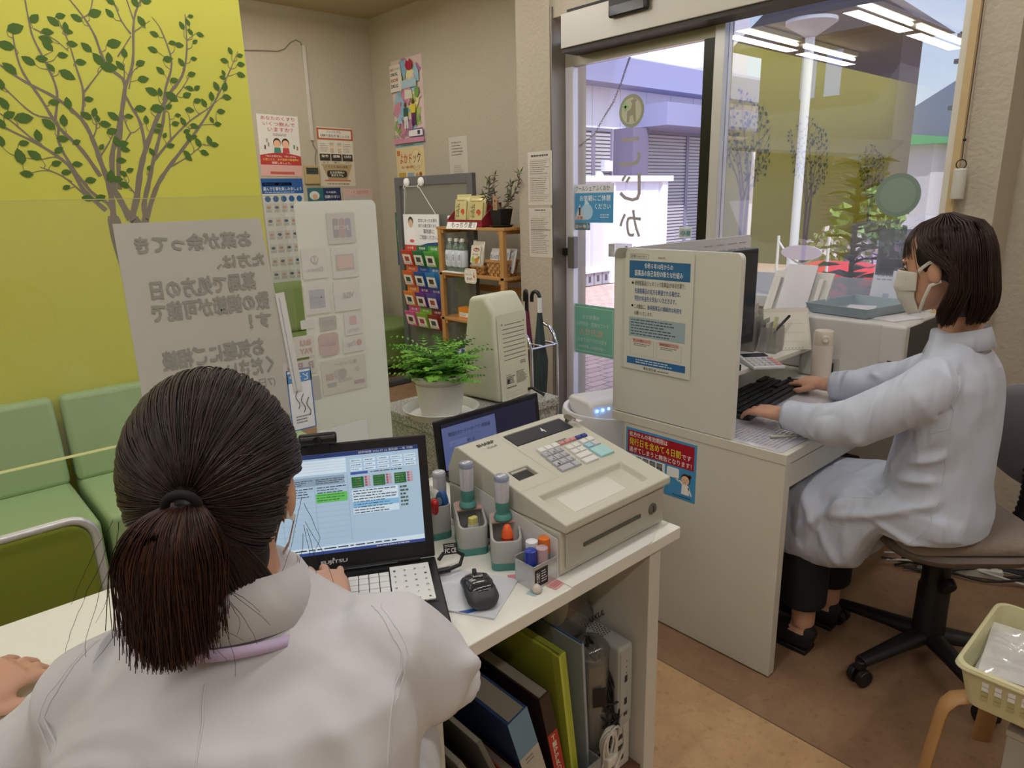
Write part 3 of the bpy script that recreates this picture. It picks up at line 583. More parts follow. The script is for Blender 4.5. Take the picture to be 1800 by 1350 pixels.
# bottles
bt = None
WB = glass_mat('bottle_plastic', '#c9dfc9', .05, .05, .25, '#b9d0c0')
for i, (x, y) in enumerate(((2.90, 3.815), (2.90, 3.745), (2.895, 3.675), (2.965, 3.62), (2.965, 3.78))):
    labs = ('clear tea bottle, leftmost of the front row on the shelf', 'clear tea bottle, second in the front row on the shelf', 'clear tea bottle, third in the front row on the shelf', 'clear tea bottle standing behind the third, nearest the nut packet', 'clear tea bottle in the back row on the left of the shelf')
    t = thing('tea_bottle', labs[i], 'bottle', (x, y, SH2+.012 if x < 2.93 else SH2), 0, 'tea bottles on the shelf')
    b = MB(); b.lathe([(.028, 0), (.032, .01), (.031, .09), (.033, .14), (.028, .17), (.014, .19), (.0135, .2)], WB, (0, 0, 0), 16); b.build('body', t, smooth=40)
    b = MB(); b.lathe([(.0325, .03), (.0335, .032), (.0345, .138), (.033, .14)], M('#cfd8e4', .4), (0, 0, 0), 16, False); b.build('wrapper', t, smooth=40)
    s = Sheet(.03, .09, '#e9eef2', .0006); s.txt('お茶', .005, .03, .025, .075, '#3b5a94', .02); s.lines(.004, .005, .026, .025, 3, '#5a7aa4', .4, 3); s.make('label_print', o=(-.0352, .015, .04), u=UYN, parent=t)
    MB().lathe([(.0155, .196), (.0155, .215), (.013, .217)], M('#f0efec', .4), (0, 0, 0), 14).build('cap', t, smooth=40)
tag(MB().box((2.85, 3.64, SH2), (2.935, 3.86, SH2+.011), M('#e4e0d8', .5)).build('bottle_tray', bevel=.003), 'low white tray under the front row of tea bottles', 'tray')
def d_nut(q, w, h): q.circ(w*.55, h*.75, w*.33, '#8a2f38', h*.11); q.txt('Nuts', w*.3, h*.68, w*.8, h*.82, '#f2ead8', .02, 3); q.txt('& Fruit', w*.2, h*.42, w*.8, h*.55, '#6a3a28', .01); q.circ(w*.3, h*.2, w*.2, '#a8b84a'); q.circ(w*.65, h*.16, w*.22, '#c87a3a'); q.circ(w*.85, h*.3, w*.12, '#8aa03a')
pouch('nut_pack', 'white stand-up pack of dried fruit and nuts beside the tea bottles', 'snack pack', (2.9, 3.535, SH2+.055), .12, .16, .05, '#e2ddcc', 0, .15, d_nut)
def basket(label, loc, w, d, h):
    t = thing('woven_basket', label, 'basket', loc); b = MB(); B1, B2 = M('#b98a56', .7, var=.1, vscale=30), M('#a5783f', .7, var=.1, vscale=30)
    nz = 5
    for r in range(nz):
        k0 = .86+.14*r/nz; z = h*r/nz
        for side in range(4):
            L = w if side % 2 == 0 else d; D = d if side % 2 == 0 else w; n = max(3, int(L/.022))
            for i in range(n):
                o = .004 if (i+r) % 2 else .0; a0 = -L/2+L*i/n; a1 = -L/2+L*(i+1)/n-.0015; e = D/2*k0+o
                Rm = RZ(side*PI/2); vs = [Rm @ Vector(p) for p in ((-e, a0*k0, z), (-e, a1*k0, z), (-e, a1*k0, z+h/nz-.001), (-e, a0*k0, z+h/nz-.001), (-e+.003, a0*k0, z), (-e+.003, a1*k0, z), (-e+.003, a1*k0, z+h/nz-.001), (-e+.003, a0*k0, z+h/nz-.001))]
                b.add(vs, [(3, 2, 1, 0), (4, 5, 6, 7), (0, 1, 5, 4), (2, 3, 7, 6), (1, 2, 6, 5), (3, 0, 4, 7)], B1 if (i+r) % 2 else B2)
    b.box((-d*.43, -w*.43, 0), (d*.43, w*.43, .004), B2); b.build('weave', t)
    b = MB()
    for side in range(4):
        L, D = (w, d) if side % 2 == 0 else (d, w); b.box(*[(-D/2-.006, -L/2-.004, h-.012), (-D/2, L/2+.004, h+.004)], B1, RZ(side*PI/2), (0, 0, h))
    b.build('rim', t)
basket('woven wooden basket of salted snack packs on the right of the shelf', (2.955, 3.35, SH2), .175, .12, .10)
basket('small woven basket behind the deer price card on the shelf', (2.955, 3.535, SH2), .13, .11, .06)
def d_seaweed(q, w, h): q.txt('おしゃぶり', w*.05, h*.6, w*.95, h*.85, '#22243c', .02); q.rect(0, 0, w, h*.18, '#3c4a94'); q.circ(w*.5, h*.35, w*.2, '#6a7cc0')
for i, (y, x, lab) in enumerate(((3.40, 2.925, 'white and blue snack pack standing leftmost in the woven basket'), (3.335, 2.94, 'white and blue snack pack in the middle of the woven basket'), (3.285, 2.96, 'white and blue snack pack leaning out right of the woven basket'))):
    pouch('seaweed_pack', lab, 'snack pack', (x, y, SH2+.02), .10, .155, .03, '#d9d9da', (.0, -.1, -.35)[i], .22, d_seaweed, 'packs in the woven basket')
s = Sheet(.12, .095, '#f3efe4', .003, .02); s.border(.006, .006, .114, .089, .0015, '#8a7a5a'); s.txt('グルテンフリー', .03, .07, .08, .08, '#4a8a4a', .01); s.txt('まるごとナッツ', .015, .05, .085, .064, '#333333', .01); s.txt('各250円', .022, .018, .08, .04, '#7a3a24', .02)
s.flat([(.085, .02), (.089, .02), (.09, .04), (.102, .04), (.103, .02), (.107, .02), (.108, .05), (.103, .056), (.1, .062), (.104, .07), (.098, .074), (.093, .068), (.094, .052), (.088, .05)], '#c98a48')
for x0, d in ((.096, -.006), (.101, .006)): s.flat([(x0, .073), (x0+.0015, .073), (x0+d+.001, .086), (x0+d, .086)], '#8a5a30')
s.make('price_card', 'white rounded price card with a small deer, hung on the shelf edge', 'price card', (2.853, 3.615, .875), UYN)
def carton(name, label, cat, lo, hi, col, group=None, deco=None):
    t = thing(name, label, cat, ((lo[0]+hi[0])/2, (lo[1]+hi[1])/2, lo[2]), 0, group); c = t.location
    MB().box(tuple(Vector(lo)-c), tuple(Vector(hi)-c), M(col, .45)).build('carton', t, bevel=.0015)
    w, h = hi[1]-lo[1], hi[2]-lo[2]; q = Sheet(w, h, col, .0004); (deco or (lambda q, w, h: q.rect(w*.1, h*.15, w*.9, h*.55, '#efece4').lines(w*.15, h*.2, w*.8, h*.5, 3, '#666666', .4, 4)))(q, w, h)
    q.make('print', o=(lo[0]-c.x-.0006, hi[1]-c.y, 0), u=UYN, parent=t); return t
for i, (lo, hi, col, lab) in enumerate((((2.9, 3.64, SH3), (2.97, 3.76, SH3+.075), '#d98a2a', 'orange carton on the third shelf'), ((2.9, 3.50, SH3), (2.98, 3.62, SH3+.035), '#5a3428', 'brown carton on the third shelf, under a white one'), ((2.9, 3.51, SH3+.0352), (2.97, 3.615, SH3+.075), '#e3dcd8', 'white carton stacked on the brown one on the third shelf'), ((3.02, 3.60, SH3), (3.1, 3.74, SH3+.09), '#c9782c', 'taller amber carton behind the orange one'))):
    carton('medicine_carton', lab, 'carton', lo, hi, col, 'cartons on the third shelf')
def d_mask(q, w, h): q.rect(0, h*.55, w, h, '#2c4f94'); q.rect(w*.08, h*.1, w*.92, h*.5, '#eef0f4'); q.txt('MASK', w*.2, h*.68, w*.8, h*.85, '#f2f2f2', .02)
for i in range(4):
    y = 3.84-i*.095; carton('mask_box', ('navy and white box, leftmost of the row on the bottom shelf', 'navy and white box, second from the left on the bottom shelf', 'navy and white box, third from the left on the bottom shelf', 'navy and white box, rightmost of the row on the bottom shelf')[i], 'box', (2.88+.02*i, y-.085, SH4), (3.0+.02*i, y, SH4+.12+.022*i), '#d4dae6', 'navy and white boxes', d_mask)
# umbrella stand and umbrellas
CH = M('#c6c8cc', .15, metal=.95)
us = thing('umbrella_stand', 'chrome wire umbrella stand beside the door pillar', 'umbrella stand', (2.665, 2.86, 0))
for x, y in ((.1, -.17), (-.1, -.17), (.1, .17), (-.1, .17)):
    sg = 1 if y > 0 else -1
    MB().tube([(x, y, 0), (x, y, .60), (x, y-.02*sg, .655), (x, y-.06*sg, .70), (x, y-.11*sg, .71)], .01, CH, 10).build('leg', us, smooth=60)
for z in (.605, .12):
    b = MB(); b.tube([(-.1, -.17, z), (.1, -.17, z)], .007, CH, 8); b.tube([(-.1, .17, z), (.1, .17, z)], .007, CH, 8); b.tube([(-.1, -.17, z), (-.1, .17, z)], .007, CH, 8); b.tube([(.1, -.17, z), (.1, .17, z)], .007, CH, 8); b.tube([(0, -.17, z), (0, .17, z)], .006, CH, 8); b.build('rail', us, smooth=60)
MB().box((-.12, -.19, .0), (.12, .19, .05), M('#2a2a2c', .5)).build('drip_tray', us, bevel=.008)
def umbrella(label, x, y, zt, col, hook, strap=None, var=0):
    t = thing('umbrella', label, 'umbrella', (x, y, .055), 0, 'umbrellas in the chrome stand')
    z = zt-.055
    b = MB(); b.loft([[(r*(1+.22*math.cos(5*a))*math.cos(a), r*(1+.22*math.cos(5*a))*math.sin(a), zz) for a in [2*PI*i/30 for i in range(30)]] for r, zz in ((.006, .0), (.022, .15), (.036, .36), (.04, .46), (.03, .52), (.013, z-.13), (.012, z-.115))], M(col, .7, var=var, vscale=70)); b.build('canopy', t, smooth=60)
    b = MB(); HK = M('#161616', .3)
    sgn = hook
    b.tube([(0, 0, z-.12), (0, 0, z-.035)]+[(0, sgn*(.032-.032*math.cos(a)), z-.035+.035*math.sin(a)) for a in [PI*i/10 for i in range(1, 11)]]+[(0, sgn*.064, z-.06)], .011, HK, 10); b.build('handle', t, smooth=60)
    if strap: MB().lathe([(.0125, z-.115), (.0125, z-.03)], M(strap, .5), (0, 0, 0), 12, False).build('label_band', t, smooth=60)
    return t
umbrella('dark grey umbrella with a crook handle and white tag in the chrome stand', 2.70, 2.755, .90, '#32413f', 1, '#e8e8ea')
umbrella('maroon flowered umbrella with a straight black grip in the chrome stand', 2.69, 2.85, .90, '#6f2a48', .25, None, .6)
umbrella('umbrella with a bright yellow hooked handle, half hidden by the card reader', 2.64, 2.93, .84, '#3a3440', -1, '#e8c820')
# ------------------------------------------------------------------ counter with laptop and cash register
WHT = M('#e4e3db', .32, var=.02, vscale=40); WHD = M('#cfcdc4', .4)
ct = thing('counter', 'white laminate counter with an open compartment under the cash register', 'counter', (0.4, 1.1, 0))
b = MB(); b.box((-1.3, -.303, .672), (.81, .33, .70), WHT); b.build('worktop', ct, bevel=.002)
b = MB(); b.box((.717, -.29, 0), (.757, .32, .672), WHD); b.build('side_panel', ct, bevel=.002)
b = MB(); b.box((.15, -.25, .05), (.18, .30, .672), WHD); b.build('side_panel', ct, bevel=.002)
b = MB(); b.box((-1.3, .30, 0), (.705, .32, .672), WHD); b.build('back_panel', ct)
b = MB(); b.box((.18, -.28, .08), (.717, .30, .10), M('#6d4b38', .5)); b.build('bottom_shelf', ct)
b = MB(); n = 22; top = []
for i in range(n+1):
    x = .455+.35*i/n; y = -.304+(.03 if i > 15 else 0)*.5*(1-math.cos(PI*min(1, max(0, (i-15)/5)))); top.append((x, y))
b.prism([(x, y, .7004) for x, y in top]+[(.805, .1, .7004), (.455, .1, .7004)], (0, 0, .0016), M('#e2e2dc', .12, coat=.6)); b.build('vinyl_sheet', ct)
def EM(c, e=.7): return M(c, .25, emit=e)
# laptop
lp = thing('laptop', 'black laptop with white keys, turned on, before the woman with the ponytail', 'laptop', (.487, 1.022, .70), math.radians(-29.2))
BK = M('#1b1b1d', .38); KEY = M('#e3e3e0', .4); LW, LD = .38, .258
b = MB(); b.box((-LW/2, -LD/2, .003), (LW/2, LD/2, .026), BK); b.build('base', lp, bevel=.003)
MB().box((-LW/2+.012, -LD/2+.095, .0262), (LW/2-.012, LD/2-.028, .0268), M('#111113', .3)).build('key_bed', lp)
kb = MB(); q = 0
for r in range(6):
    yy = -LD/2+.1+r*.0205
    for c in range(18):
        x = -LW/2+.018+c*.0192
        if c == 14: continue
        if r == 0 and 4 <= c <= 7:
            if c == 4: kb.box((x, yy, .0268), (x+.074, yy+.0185, .0298), KEY)
            continue
        kb.box((x, yy, .0268), (x+.0178, yy+(.012 if r == 5 else .0185), .0298), KEY)
k = kb.build('keyboard', lp, bevel=.0006, seg=1)
s = Sheet(.075, .13, '#e3e3e0', .0001)
for r in range(6):
    for c in range(4): s.txt(('+-Ent.', '369 /', '258 0', '147 N')[3-c][5-r] if ('+-Ent.', '369 /', '258 0', '147 N')[3-c][5-r:5-r+1].strip() else '0', .006+c*.0192, .006+r*.0205, .0105+c*.0192, .0115+r*.0205, '#55565a', .0)
s.make('key_legends', o=(LW/2-.092, -LD/2+.1, .0300), v=(0, 1, 0), parent=k)
MB().box((-.05, -LD/2+.012, .0262), (.04, -LD/2+.075, .0266), M('#2a2a2d', .3)).build('touchpad', lp)
TH = math.radians(12); LH = .247
def lidp(x, h, d=0): return (x, LD/2-.006+math.sin(TH)*h-math.cos(TH)*d, .028+math.cos(TH)*h+math.sin(TH)*d)
b = MB(); b.add([lidp(x, h, d) for d in (-.007, .0) for x, h in ((-LW/2, 0), (LW/2, 0), (LW/2, LH), (-LW/2, LH))], [(0, 1, 2, 3), (7, 6, 5, 4), (0, 4, 5, 1), (1, 5, 6, 2), (2, 6, 7, 3), (3, 7, 4, 0)], BK); lid = b.build('lid', lp, bevel=.003)
SW, SHh = .345, .194
s = Sheet(SW, SHh, '#9fb9d2', .0008, mat=EM('#a4bfd8', .42))
W, G = EM('#c3d6e6', .5), EM('#8ba3ba', .35); NV = EM('#2c3c78', .3); TX = '#2c3648'
s.rect(0, SHh-.008, SW, SHh, NV); s.rect(0, 0, SW, .006, EM('#3c4f94', .3)); s.rect(0, .006, SW, .015, W)
s.txt('調剤情報 2026.07.16 薬剤師 一覧 印刷', .23, SHh-.0065, .335, SHh-.0015, '#dfe6f2', .0)
s.rect(.075, .155, .205, .183, W)
for i in range(5): s.rect(.075, .1565+i*.0054, .089, .1605+i*.0054, EM('#7d8cc0', .3), 2); s.rect(.075, .1612+i*.0054, .205, .1615+i*.0054, G, 2)
for r in range(3):
    for c in range(5): s.rect(.213+c*.026, .172-r*.0085, .235+c*.026, .178-r*.0085, W, 2); s.lines(.215+c*.026, .1725-r*.0085, .233+c*.026, .1775-r*.0085, 1, TX, .35, 4)
s.rect(.02, .134, .20, .151, G); s.rect(.03, .147, .06, .152, NV, 2)
for c in range(3): s.lines(.022+c*.062, .136, .078+c*.062, .147, 3, TX, .3, 7)
for x in (.02, .081, .143, .205): s.rect(x-.0003, .022, x+.0003, .15, G, 2)
for r in range(10): s.rect(.0, .03+r*.0105, .205, .0303+r*.0105, G, 2)
for c in range(3): s.lines(.023+c*.062, .112, .078+c*.062, .132, 4, TX, .3, 6)
s.rect(.144, .100, .203, .118, EM('#62b85c', .45), 2); s.lines(.146, .102, .2, .117, 3, '#1f4a24', .3, 6)
s.rect(.0, .085, .01, .1, EM('#62b85c', .45), 2)
s.rect(.212, .148, .245, .153, EM('#3f58a8', .35)); s.lines(.25, .148, .33, .153, 1, TX, .3, 8)
for c in range(3):
    s.rect(.213+c*.041, .122, .236+c*.041, .143, EM('#2f6e3a', .3), 2); s.lines(.215+c*.041, .123, .234+c*.041, .142, 4, '#d8e8d8', .25, 4)
    for r in range(4): s.rect(.238+c*.041, .1235+r*.0052, .2425+c*.041, .1275+r*.0052, EM('#b05a68', .3), 2); s.rect(.2435+c*.041, .1235+r*.0052, .2485+c*.041, .1275+r*.0052, EM('#c9a0a8', .3), 2)
s.rect(.212, .07, .30, .118, W); s.rect(.212, .083, .30, .094, EM('#7fb4dc', .45), 2); s.lines(.214, .07, .298, .118, 9, TX, .3, 9); s.lines(.304, .075, .32, .118, 6, '#5d7a66', .5, 2)
s.lines(.02, .0075, .30, .0135, 1, TX, .35, 14); s.lines(.25, .001, .34, .005, 1, '#dfe6f2', .5, 12)
s.make('screen', o=lidp(-SW/2, .034, .0006), u=(1, 0, 0), v=(0, math.sin(TH), math.cos(TH)), parent=lid)
s = Sheet(.05, .012, '#1b1b1d', .0001); s.txt('FUJITSU', 0, 0, .05, .0085, '#d8d8da', .02); s.circ(.024, .0105, .002, '#d8d8da'); s.make('maker_name', o=lidp(-.03, .012, .0004), v=(0, math.sin(TH), math.cos(TH)), parent=lid)
b = MB(); b.box((-LW/2+.03, LD/2-.014, .024), (LW/2-.03, LD/2+.004, .034), BK); b.build('hinge', lp, bevel=.003)
MB().box((-LW/2+.06, LD/2-.0145, .0305), (LW/2-.075, LD/2-.0141, .032), M('#d8dadd', .2, metal=.8)).build('hinge_trim', lp)
wc = thing('webcam', 'black clip-on webcam on top of the laptop lid', 'webcam', (0, 0, 0)); wc.matrix_basis = Matrix.Translation((.487, 1.022, .70)) @ Matrix.Rotation(math.radians(-29.2), 4, 'Z')
b = MB(); c = lidp(-.015, LH+.012, .008); b.tube([(c[0]-.035, c[1], c[2]), (c[0]+.035, c[1], c[2])], [(.013, .011)]*2, M('#151516', .3), 16); b.build('body', wc, bevel=.004, smooth=50)
b = MB(); b.X = Matrix.Translation((c[0], c[1]-.0125, c[2])) @ Matrix.Rotation(PI/2, 4, 'X'); b.lathe([(.0, .004), (.006, .004), (.0085, .003), (.009, 0)], M('#0a0a0c', .1), (0, 0, 0), 20, False); b.build('lens', wc, smooth=40)
MB().box((c[0]-.02, c[1]-.002, c[2]-.028), (c[0]+.02, c[1]+.001-.004, c[2]-.01), M('#151516', .3)).build('clip', wc)
ud = thing('usb_adapter', 'black looped usb adapter plugged into the right side of the laptop', 'adapter', (0, 0, 0)); ud.matrix_basis = Matrix.Translation((.487, 1.022, .70)) @ Matrix.Rotation(math.radians(-29.2), 4, 'Z')
b = MB(); b.tube([(.191, .09, .012), (.215, .09, .014)], .006, BK, 10); b.build('plug', ud, smooth=50)
b = MB(); b.tube([(.212, .09, .014), (.235, .095, .018), (.245, .115, .028), (.228, .125, .034), (.205, .118, .034), (.195, .11, .026)], .004, BK, 8); b.build('cable', ud, smooth=60)
s = Sheet(.028, .022, '#19191a', .0006); s.txt('FC CE', .003, .003, .025, .012, '#e8e8e8', .01); s.lines(.003, .014, .025, .02, 2, '#e8e8e8'); s.make('rating_tag', o=(.206, .108, .036), v=(0, .4, 1), parent=ud)
# mouse, pad
q = Sheet(.135, .20, '#d3d6db', .003, mat=M('#cfd2d8', .3)); q.rect(0, .10, .02, .12, '#2d3f7a'); q.txt('VINGT', .004, .125, .03, .135, '#3c4a70', .01); q.flat([(0, .05), (.03, .02), (.03, .03), (0, .07)], '#3a5a9c'); q.rect(.0, .15, .012, .19, '#2a2d3a')
q.make('mouse_pad', 'pale printed card used as a mouse pad beside the laptop', 'mouse pad', (.682, .822, .7035), (math.cos(.50), math.sin(.50), 0), (-math.sin(.50), math.cos(.50), 0))
ms = thing('mouse', 'dark grey wireless mouse on the pale card beside the laptop', 'mouse', (.706, .893, .7042), math.radians(-25))
b = MB(); rings = []
for y, w, h, z0 in ((-.0495, .012, .012, .004), (-.047, .022, .022, .002), (-.036, .0295, .034, .0005), (-.01, .030, .0385, .0005), (.015, .0275, .036, .0005), (.035, .027, .029, .0005), (.046, .022, .021, .002), (.0495, .013, .014, .004)):
    rings.append([(w*math.copysign(abs(math.cos(a))**.75, math.cos(a)), y, z0+(h-z0)*(.5+.5*math.sin(a))) for a in [2*PI*i/20 for i in range(20)]])
b.loft(rings[::-1], M('#3c3e42', .4)); b.build('shell', ms, smooth=70)
b = MB(); rings = []
for y, w, h in ((.047, .006, .022), (.044, .017, .026), (.02, .0235, .0372), (-.005, .0255, .0402), (-.025, .024, .0385), (-.037, .014, .0338)):
    rings.append([(w*math.cos(a), y, h-.006+.0065*math.sin(a)) for a in [2*PI*i/16 for i in range(16)]])
b.loft(rings, M('#2a2b2e', .15, coat=.5)); b.build('top_cover', ms, smooth=70)
MB().tube([(-.003, .028, .0345), (.003, .028, .0345)], .008, M('#1a1a1a', .5), 14).build('scroll_wheel', ms, smooth=50)
s = Sheet(.018, .007, '#2a2b2e', .0001); s.txt('logi', 0, 0, .018, .007, '#b8bcc2', .01); s.make('logo', o=(-.009, -.002, .0415), v=(0, 1, .08), parent=ms)
# stamp stands
GB, TEAL = M('#a9aaa6', .45), M('#4d8a82', .45)
def stand(label, x, y, rz, h=.085, cup=False):
    t = thing('stamp_stand', label, 'stamp stand', (x, y, .7), rz, 'grey and teal stamp stands')
    w, d = .062, .092
    if cup: w, d = .05, .055
    b = MB(); o = [(px-w/2, py-d/2) for px, py in rrect(w, d, .012, 4)]
    def zt(py): return h if cup else h*(.74+.26*min(1, max(0, (py+d/2)/(d*.55))))
    rings = [[(px, py, .0) for px, py in o], [(px, py, .016) for px, py in o]]
    b.loft(rings, TEAL); b.build('base', t, bevel=.0015)
    b = MB(); rings = [[(px*.985, py*.985, .0162) for px, py in o], [(px, py, zt(py)-.002) for px, py in o], [(px*.97, py*.97, zt(py)) for px, py in o], [(px*.84, py*.88, zt(py)) for px, py in o], [(px*.8, py*.84, .03) for px, py in o]]
    b.loft(rings, GB); bo = b.build('body', t, smooth=40)
    if not cup:
        b = MB(); b.prism([(-w*.43, d*.06, h-.006), (w*.43, d*.06, h-.006), (w*.43, d*.43, h-.002), (-w*.43, d*.43, h-.002)], (0, 0, .003), M('#c9a09a', .5)); b.build('ink_plate', t)
    return t
stand('grey and teal stamp stand nearest the front, holding an orange capped bottle', .838, .965, math.radians(-38))
stand('grey and teal stamp stand in the middle of the three', .825, 1.062, math.radians(-30))
stand('grey and teal pen cup farthest back beside the laptop', .805, 1.152, math.radians(-20), .078, True)
def stamp(label, x, y, z, cap, hh=.095):
    t = thing('stamp', label, 'stamp', (x, y, z), 0, 'self-inking stamps')
    b = MB(); b.lathe([(.017, 0), (.019, .004), (.0175, .01), (.013, .014), (.0125, .02), (.0145, .024), (.0145, .04)], TEAL, (0, 0, 0), 18); b.build('foot', t, smooth=40)
    b = MB(); b.lathe([(.0146, .0402), (.015, .043), (.015, hh-.012), (.0145, hh-.01)], M('#c9c9d2', .25, metal=.3, stretch=(60, 60, 1), var=.15, vscale=4), (0, 0, 0), 18); b.build('barrel', t, smooth=40)
    b = MB(); b.lathe([(.0152, hh-.0098), (.0155, hh-.004), (.014, hh), (.0, hh)], M(cap, .2), (0, 0, 0), 18, False); b.build('cap', t, smooth=40)
    s = Sheet(.018, .008, '#f1f1ee', .0005); s.txt('調剤', .003, .002, .015, .006, '#333333', .0); s.make('name_label', o=(-.009, -.004, hh+.0006), v=(0, 1, 0), parent=t)
stamp('self-inking stamp standing in the nearest grey stand', .843, .977, .785, '#8d94ac')
stamp('self-inking stamp standing in the middle grey stand', .830, 1.074, .785, '#8d94ac', .1)
stamp('self-inking stamp at the edge of the laptop screen, farthest back', .845, 1.195, .70, '#b8bcc6', .125)
ib = thing('ink_bottle', 'small red bottle with an orange cone cap in the nearest stamp stand', 'bottle', (.826, .945, .73)); b = MB(); b.lathe([(.012, 0), (.012, .03), (.009, .034)], M('#b02a20', .3), (0, 0, 0), 14); b.build('body', ib, smooth=40); b = MB(); b.lathe([(.0125, .034), (.011, .045), (.006, .058), (.003, .06)], M('#e8602a', .35), (0, 0, 0), 14); b.build('cap', ib, smooth=40)
er = thing('eraser', 'pale yellow eraser block in the front pocket of the middle stand', 'eraser', (.816, 1.041, .742)); MB().box((-.009, -.006, 0), (.009, .006, .035), M('#d9d27c', .6)).build('block', er, bevel=.002)
MB().box((-.0092, -.0062, 0), (.0092, .0062, .02), M('#e8e8e4', .5)).build('sleeve', er)
def pen(label, p0, p1, col, r=.0045, cap=None, cat='pen', group=None, name='pen'):
    t = thing(name, label, cat, p0, 0, group); d = Vector(p1)-Vector(p0)
    MB().tube([(0, 0, 0), d*.6], r, M(col, .35), 12).build('barrel', t, smooth=50); MB().tube([d*.6, d*.97, d], [r*1.15, r*1.15, r*.8], M(cap or col, .3), 12).build('cap', t, smooth=50)
    return t
pen('red marker leaning out of the cup farthest back', (.808, 1.165, .712), (.775, 1.120, .80), '#a8161c', .008, '#b3181e')
ctp = thing('correction_tape', 'blue correction tape dispenser in the cup farthest back', 'correction tape', (.815, 1.146, .745)); b = MB(); b.tube([(-.007, 0, .03), (.007, 0, .03)], [(.017, .028)]*2, M('#2a5a9a', .3), 20); b.build('case', ctp, bevel=.003, smooth=50); MB().tube([(-.008, 0, .036), (.008, 0, .036)], .009, M('#8fb4dc', .2), 14).build('spool_window', ctp, smooth=50)
MB().box((-.005, -.012, 0), (.005, .012, .01), M('#2a5a9a', .3)).build('tip', ctp)
wt = thing('tape_roll', 'white ring of tape standing behind the red marker', 'tape roll', (.818, 1.205, .748)); b = MB(); b.X = Matrix.Rotation(.5, 4, 'Y'); b.tube([(-.009, 0, 0), (.009, 0, 0)], [(.045, .045)]*2, M('#d8d8d4', .5), 28); b.build('outer_roll', wt, bevel=.003, smooth=50); b = MB(); b.X = Matrix.Rotation(.5, 4, 'Y'); b.tube([(-.0095, 0, 0), (.0095, 0, 0)], .033, M('#b8b8b4', .5), 24); b.build('core', wt, smooth=50)
# pen box with markers
pbx = thing('pen_box', 'small silvery open box with a black label, holding four markers', 'pen holder', (.831, .864, .70))
SIL = M('#c4c5c6', .25, metal=.5); b = MB()
for lo, hi in (((-.036, -.026, 0), (.036, -.024, .05)), ((-.036, .024, 0), (.036, .026, .056)), ((-.036, -.024, 0), (-.034, .024, .05)), ((.034, -.024, 0), (.036, .024, .056)), ((-.034, -.024, 0), (.034, .024, .002))): b.box(lo, hi, SIL)
b.build('box', pbx, bevel=.0006)
s = Sheet(.034, .036, '#1d1d20', .0004); s.txt('受付', .003, .008, .012, .03, '#e8e8e8', .02); s.lines(.016, .006, .031, .032, 5, '#e8e8e8', .35, 3); s.make('black_label', o=(-.033, -.0265, .006), parent=pbx)
b = MB(); b.tube([(.0372, -.004+.014*math.cos(a), .028+.022*math.sin(a)) for a in [2*PI*i/24 for i in range(25)]], .0012, M('#d8c07a', .6), 6, False); b.build('rubber_band', pbx)
for nm, p0, p1, c, cp in (('blue capped marker at the left of the pen box', (.808, .858, .7025), (.808, .860, .775), '#20307a', '#2a3c9a'), ('white capped marker at the back of the pen box', (.829, .876, .7025), (.829, .878, .78), '#cfcfd6', '#e0e0e4'), ('pinkish marker with a name label at the front of the pen box', (.830, .852, .7025), (.830, .851, .776), '#dcdcd8', '#b59aa4'), ('orange capped marker at the right of the pen box', (.852, .866, .7025), (.853, .868, .782), '#9fb4c8', '#e0762a')):
    pen(nm, p0, p1, c, .0105, cp, 'marker', 'markers in the pen box', 'marker')
s = Sheet(.03, .012, '#e9e9e4', .0004); s.txt('薬名', .004, .002, .026, .010, '#222222', .02); s.make('name_sticker', 'small paper sticker lettered in black on the front marker', 'sticker', (.8155, .8408, .728))
Sheet(.048, .024, '#d49a98', .0005).lines(.004, .004, .044, .02, 3, '#b8706e').make('sticky_note', 'pink sticky note flat on the counter by the pen box', 'sticky note', (.828, .812, .7012), (math.cos(.15), math.sin(.15), 0), (-.15, 1, 0))
Sheet(.03, .02, '#a9c6cf', .0005).make('sticky_note', 'pale blue sticky note by the corner of the mouse card', 'sticky note', (.785, .824, .7012), (math.cos(.3), math.sin(.3), 0), (-.3, 1, 0))
Sheet(.035, .014, '#d98a98', .0005).make('sticky_note', 'small pink sticky note between stamp stand and pen box', 'sticky note', (.79, .905, .7012), (math.cos(-.6), math.sin(-.6), 0), (.6, 1, 0))
tp = thing('thimble', 'tiny white ribbed finger cap at the corner of the mouse card', 'finger cap', (.797, .833, .702)); MB().lathe([(.0085, 0), (.009, .005), (.0075, .011), (.004, .0145), (0, .0155)], M('#cfc6ba', .5), (0, 0, 0), 14).build('cap', tp, smooth=60); MB().lathe([(.0092, .0), (.0098, .002), (.0092, .004)], M('#b9b0a4', .5), (0, 0, 0), 14).build('rim', tp, smooth=60)
# card leaning on the register, white folder
cal = thing('desk_calculator', 'pale blue edged solar calculator leaning on the register behind the stamp stands', 'calculator', (.872, 1.0, .70), math.radians(-62))
b = MB(); b.X = Matrix.Rotation(-.25, 4, 'X'); b.box((-.05, -.004, .005), (.05, .004, .12), M('#b9c3d4', .3)); b.build('case', cal, bevel=.003)
s = Sheet(.09, .095, '#4a4e58', .0004); s.rect(.03, .068, .085, .09, '#1e2a3a'); s.rect(.055, .074, .082, .086, '#31506a', 2); s.txt('0', .074, .076, .079, .084, '#9fc0cf', .0, 4)
for r in range(3):
    for c in range(4): s.circ(.018+c*.018, .012+r*.018, .006, ('#9a4a3c', '#3c4048', '#3c4048', '#2a2c30')[c], lift=3, n=12)
s.make('key_face', o=(-.045, -.0245-.002+.0, .016), v=(0, .25, .97), parent=cal).location = Vector((-.045, -.0005, .016))
fd = thing('document_folder', 'white document folder standing against the left side of the register', 'folder', (.858, .955, .70))
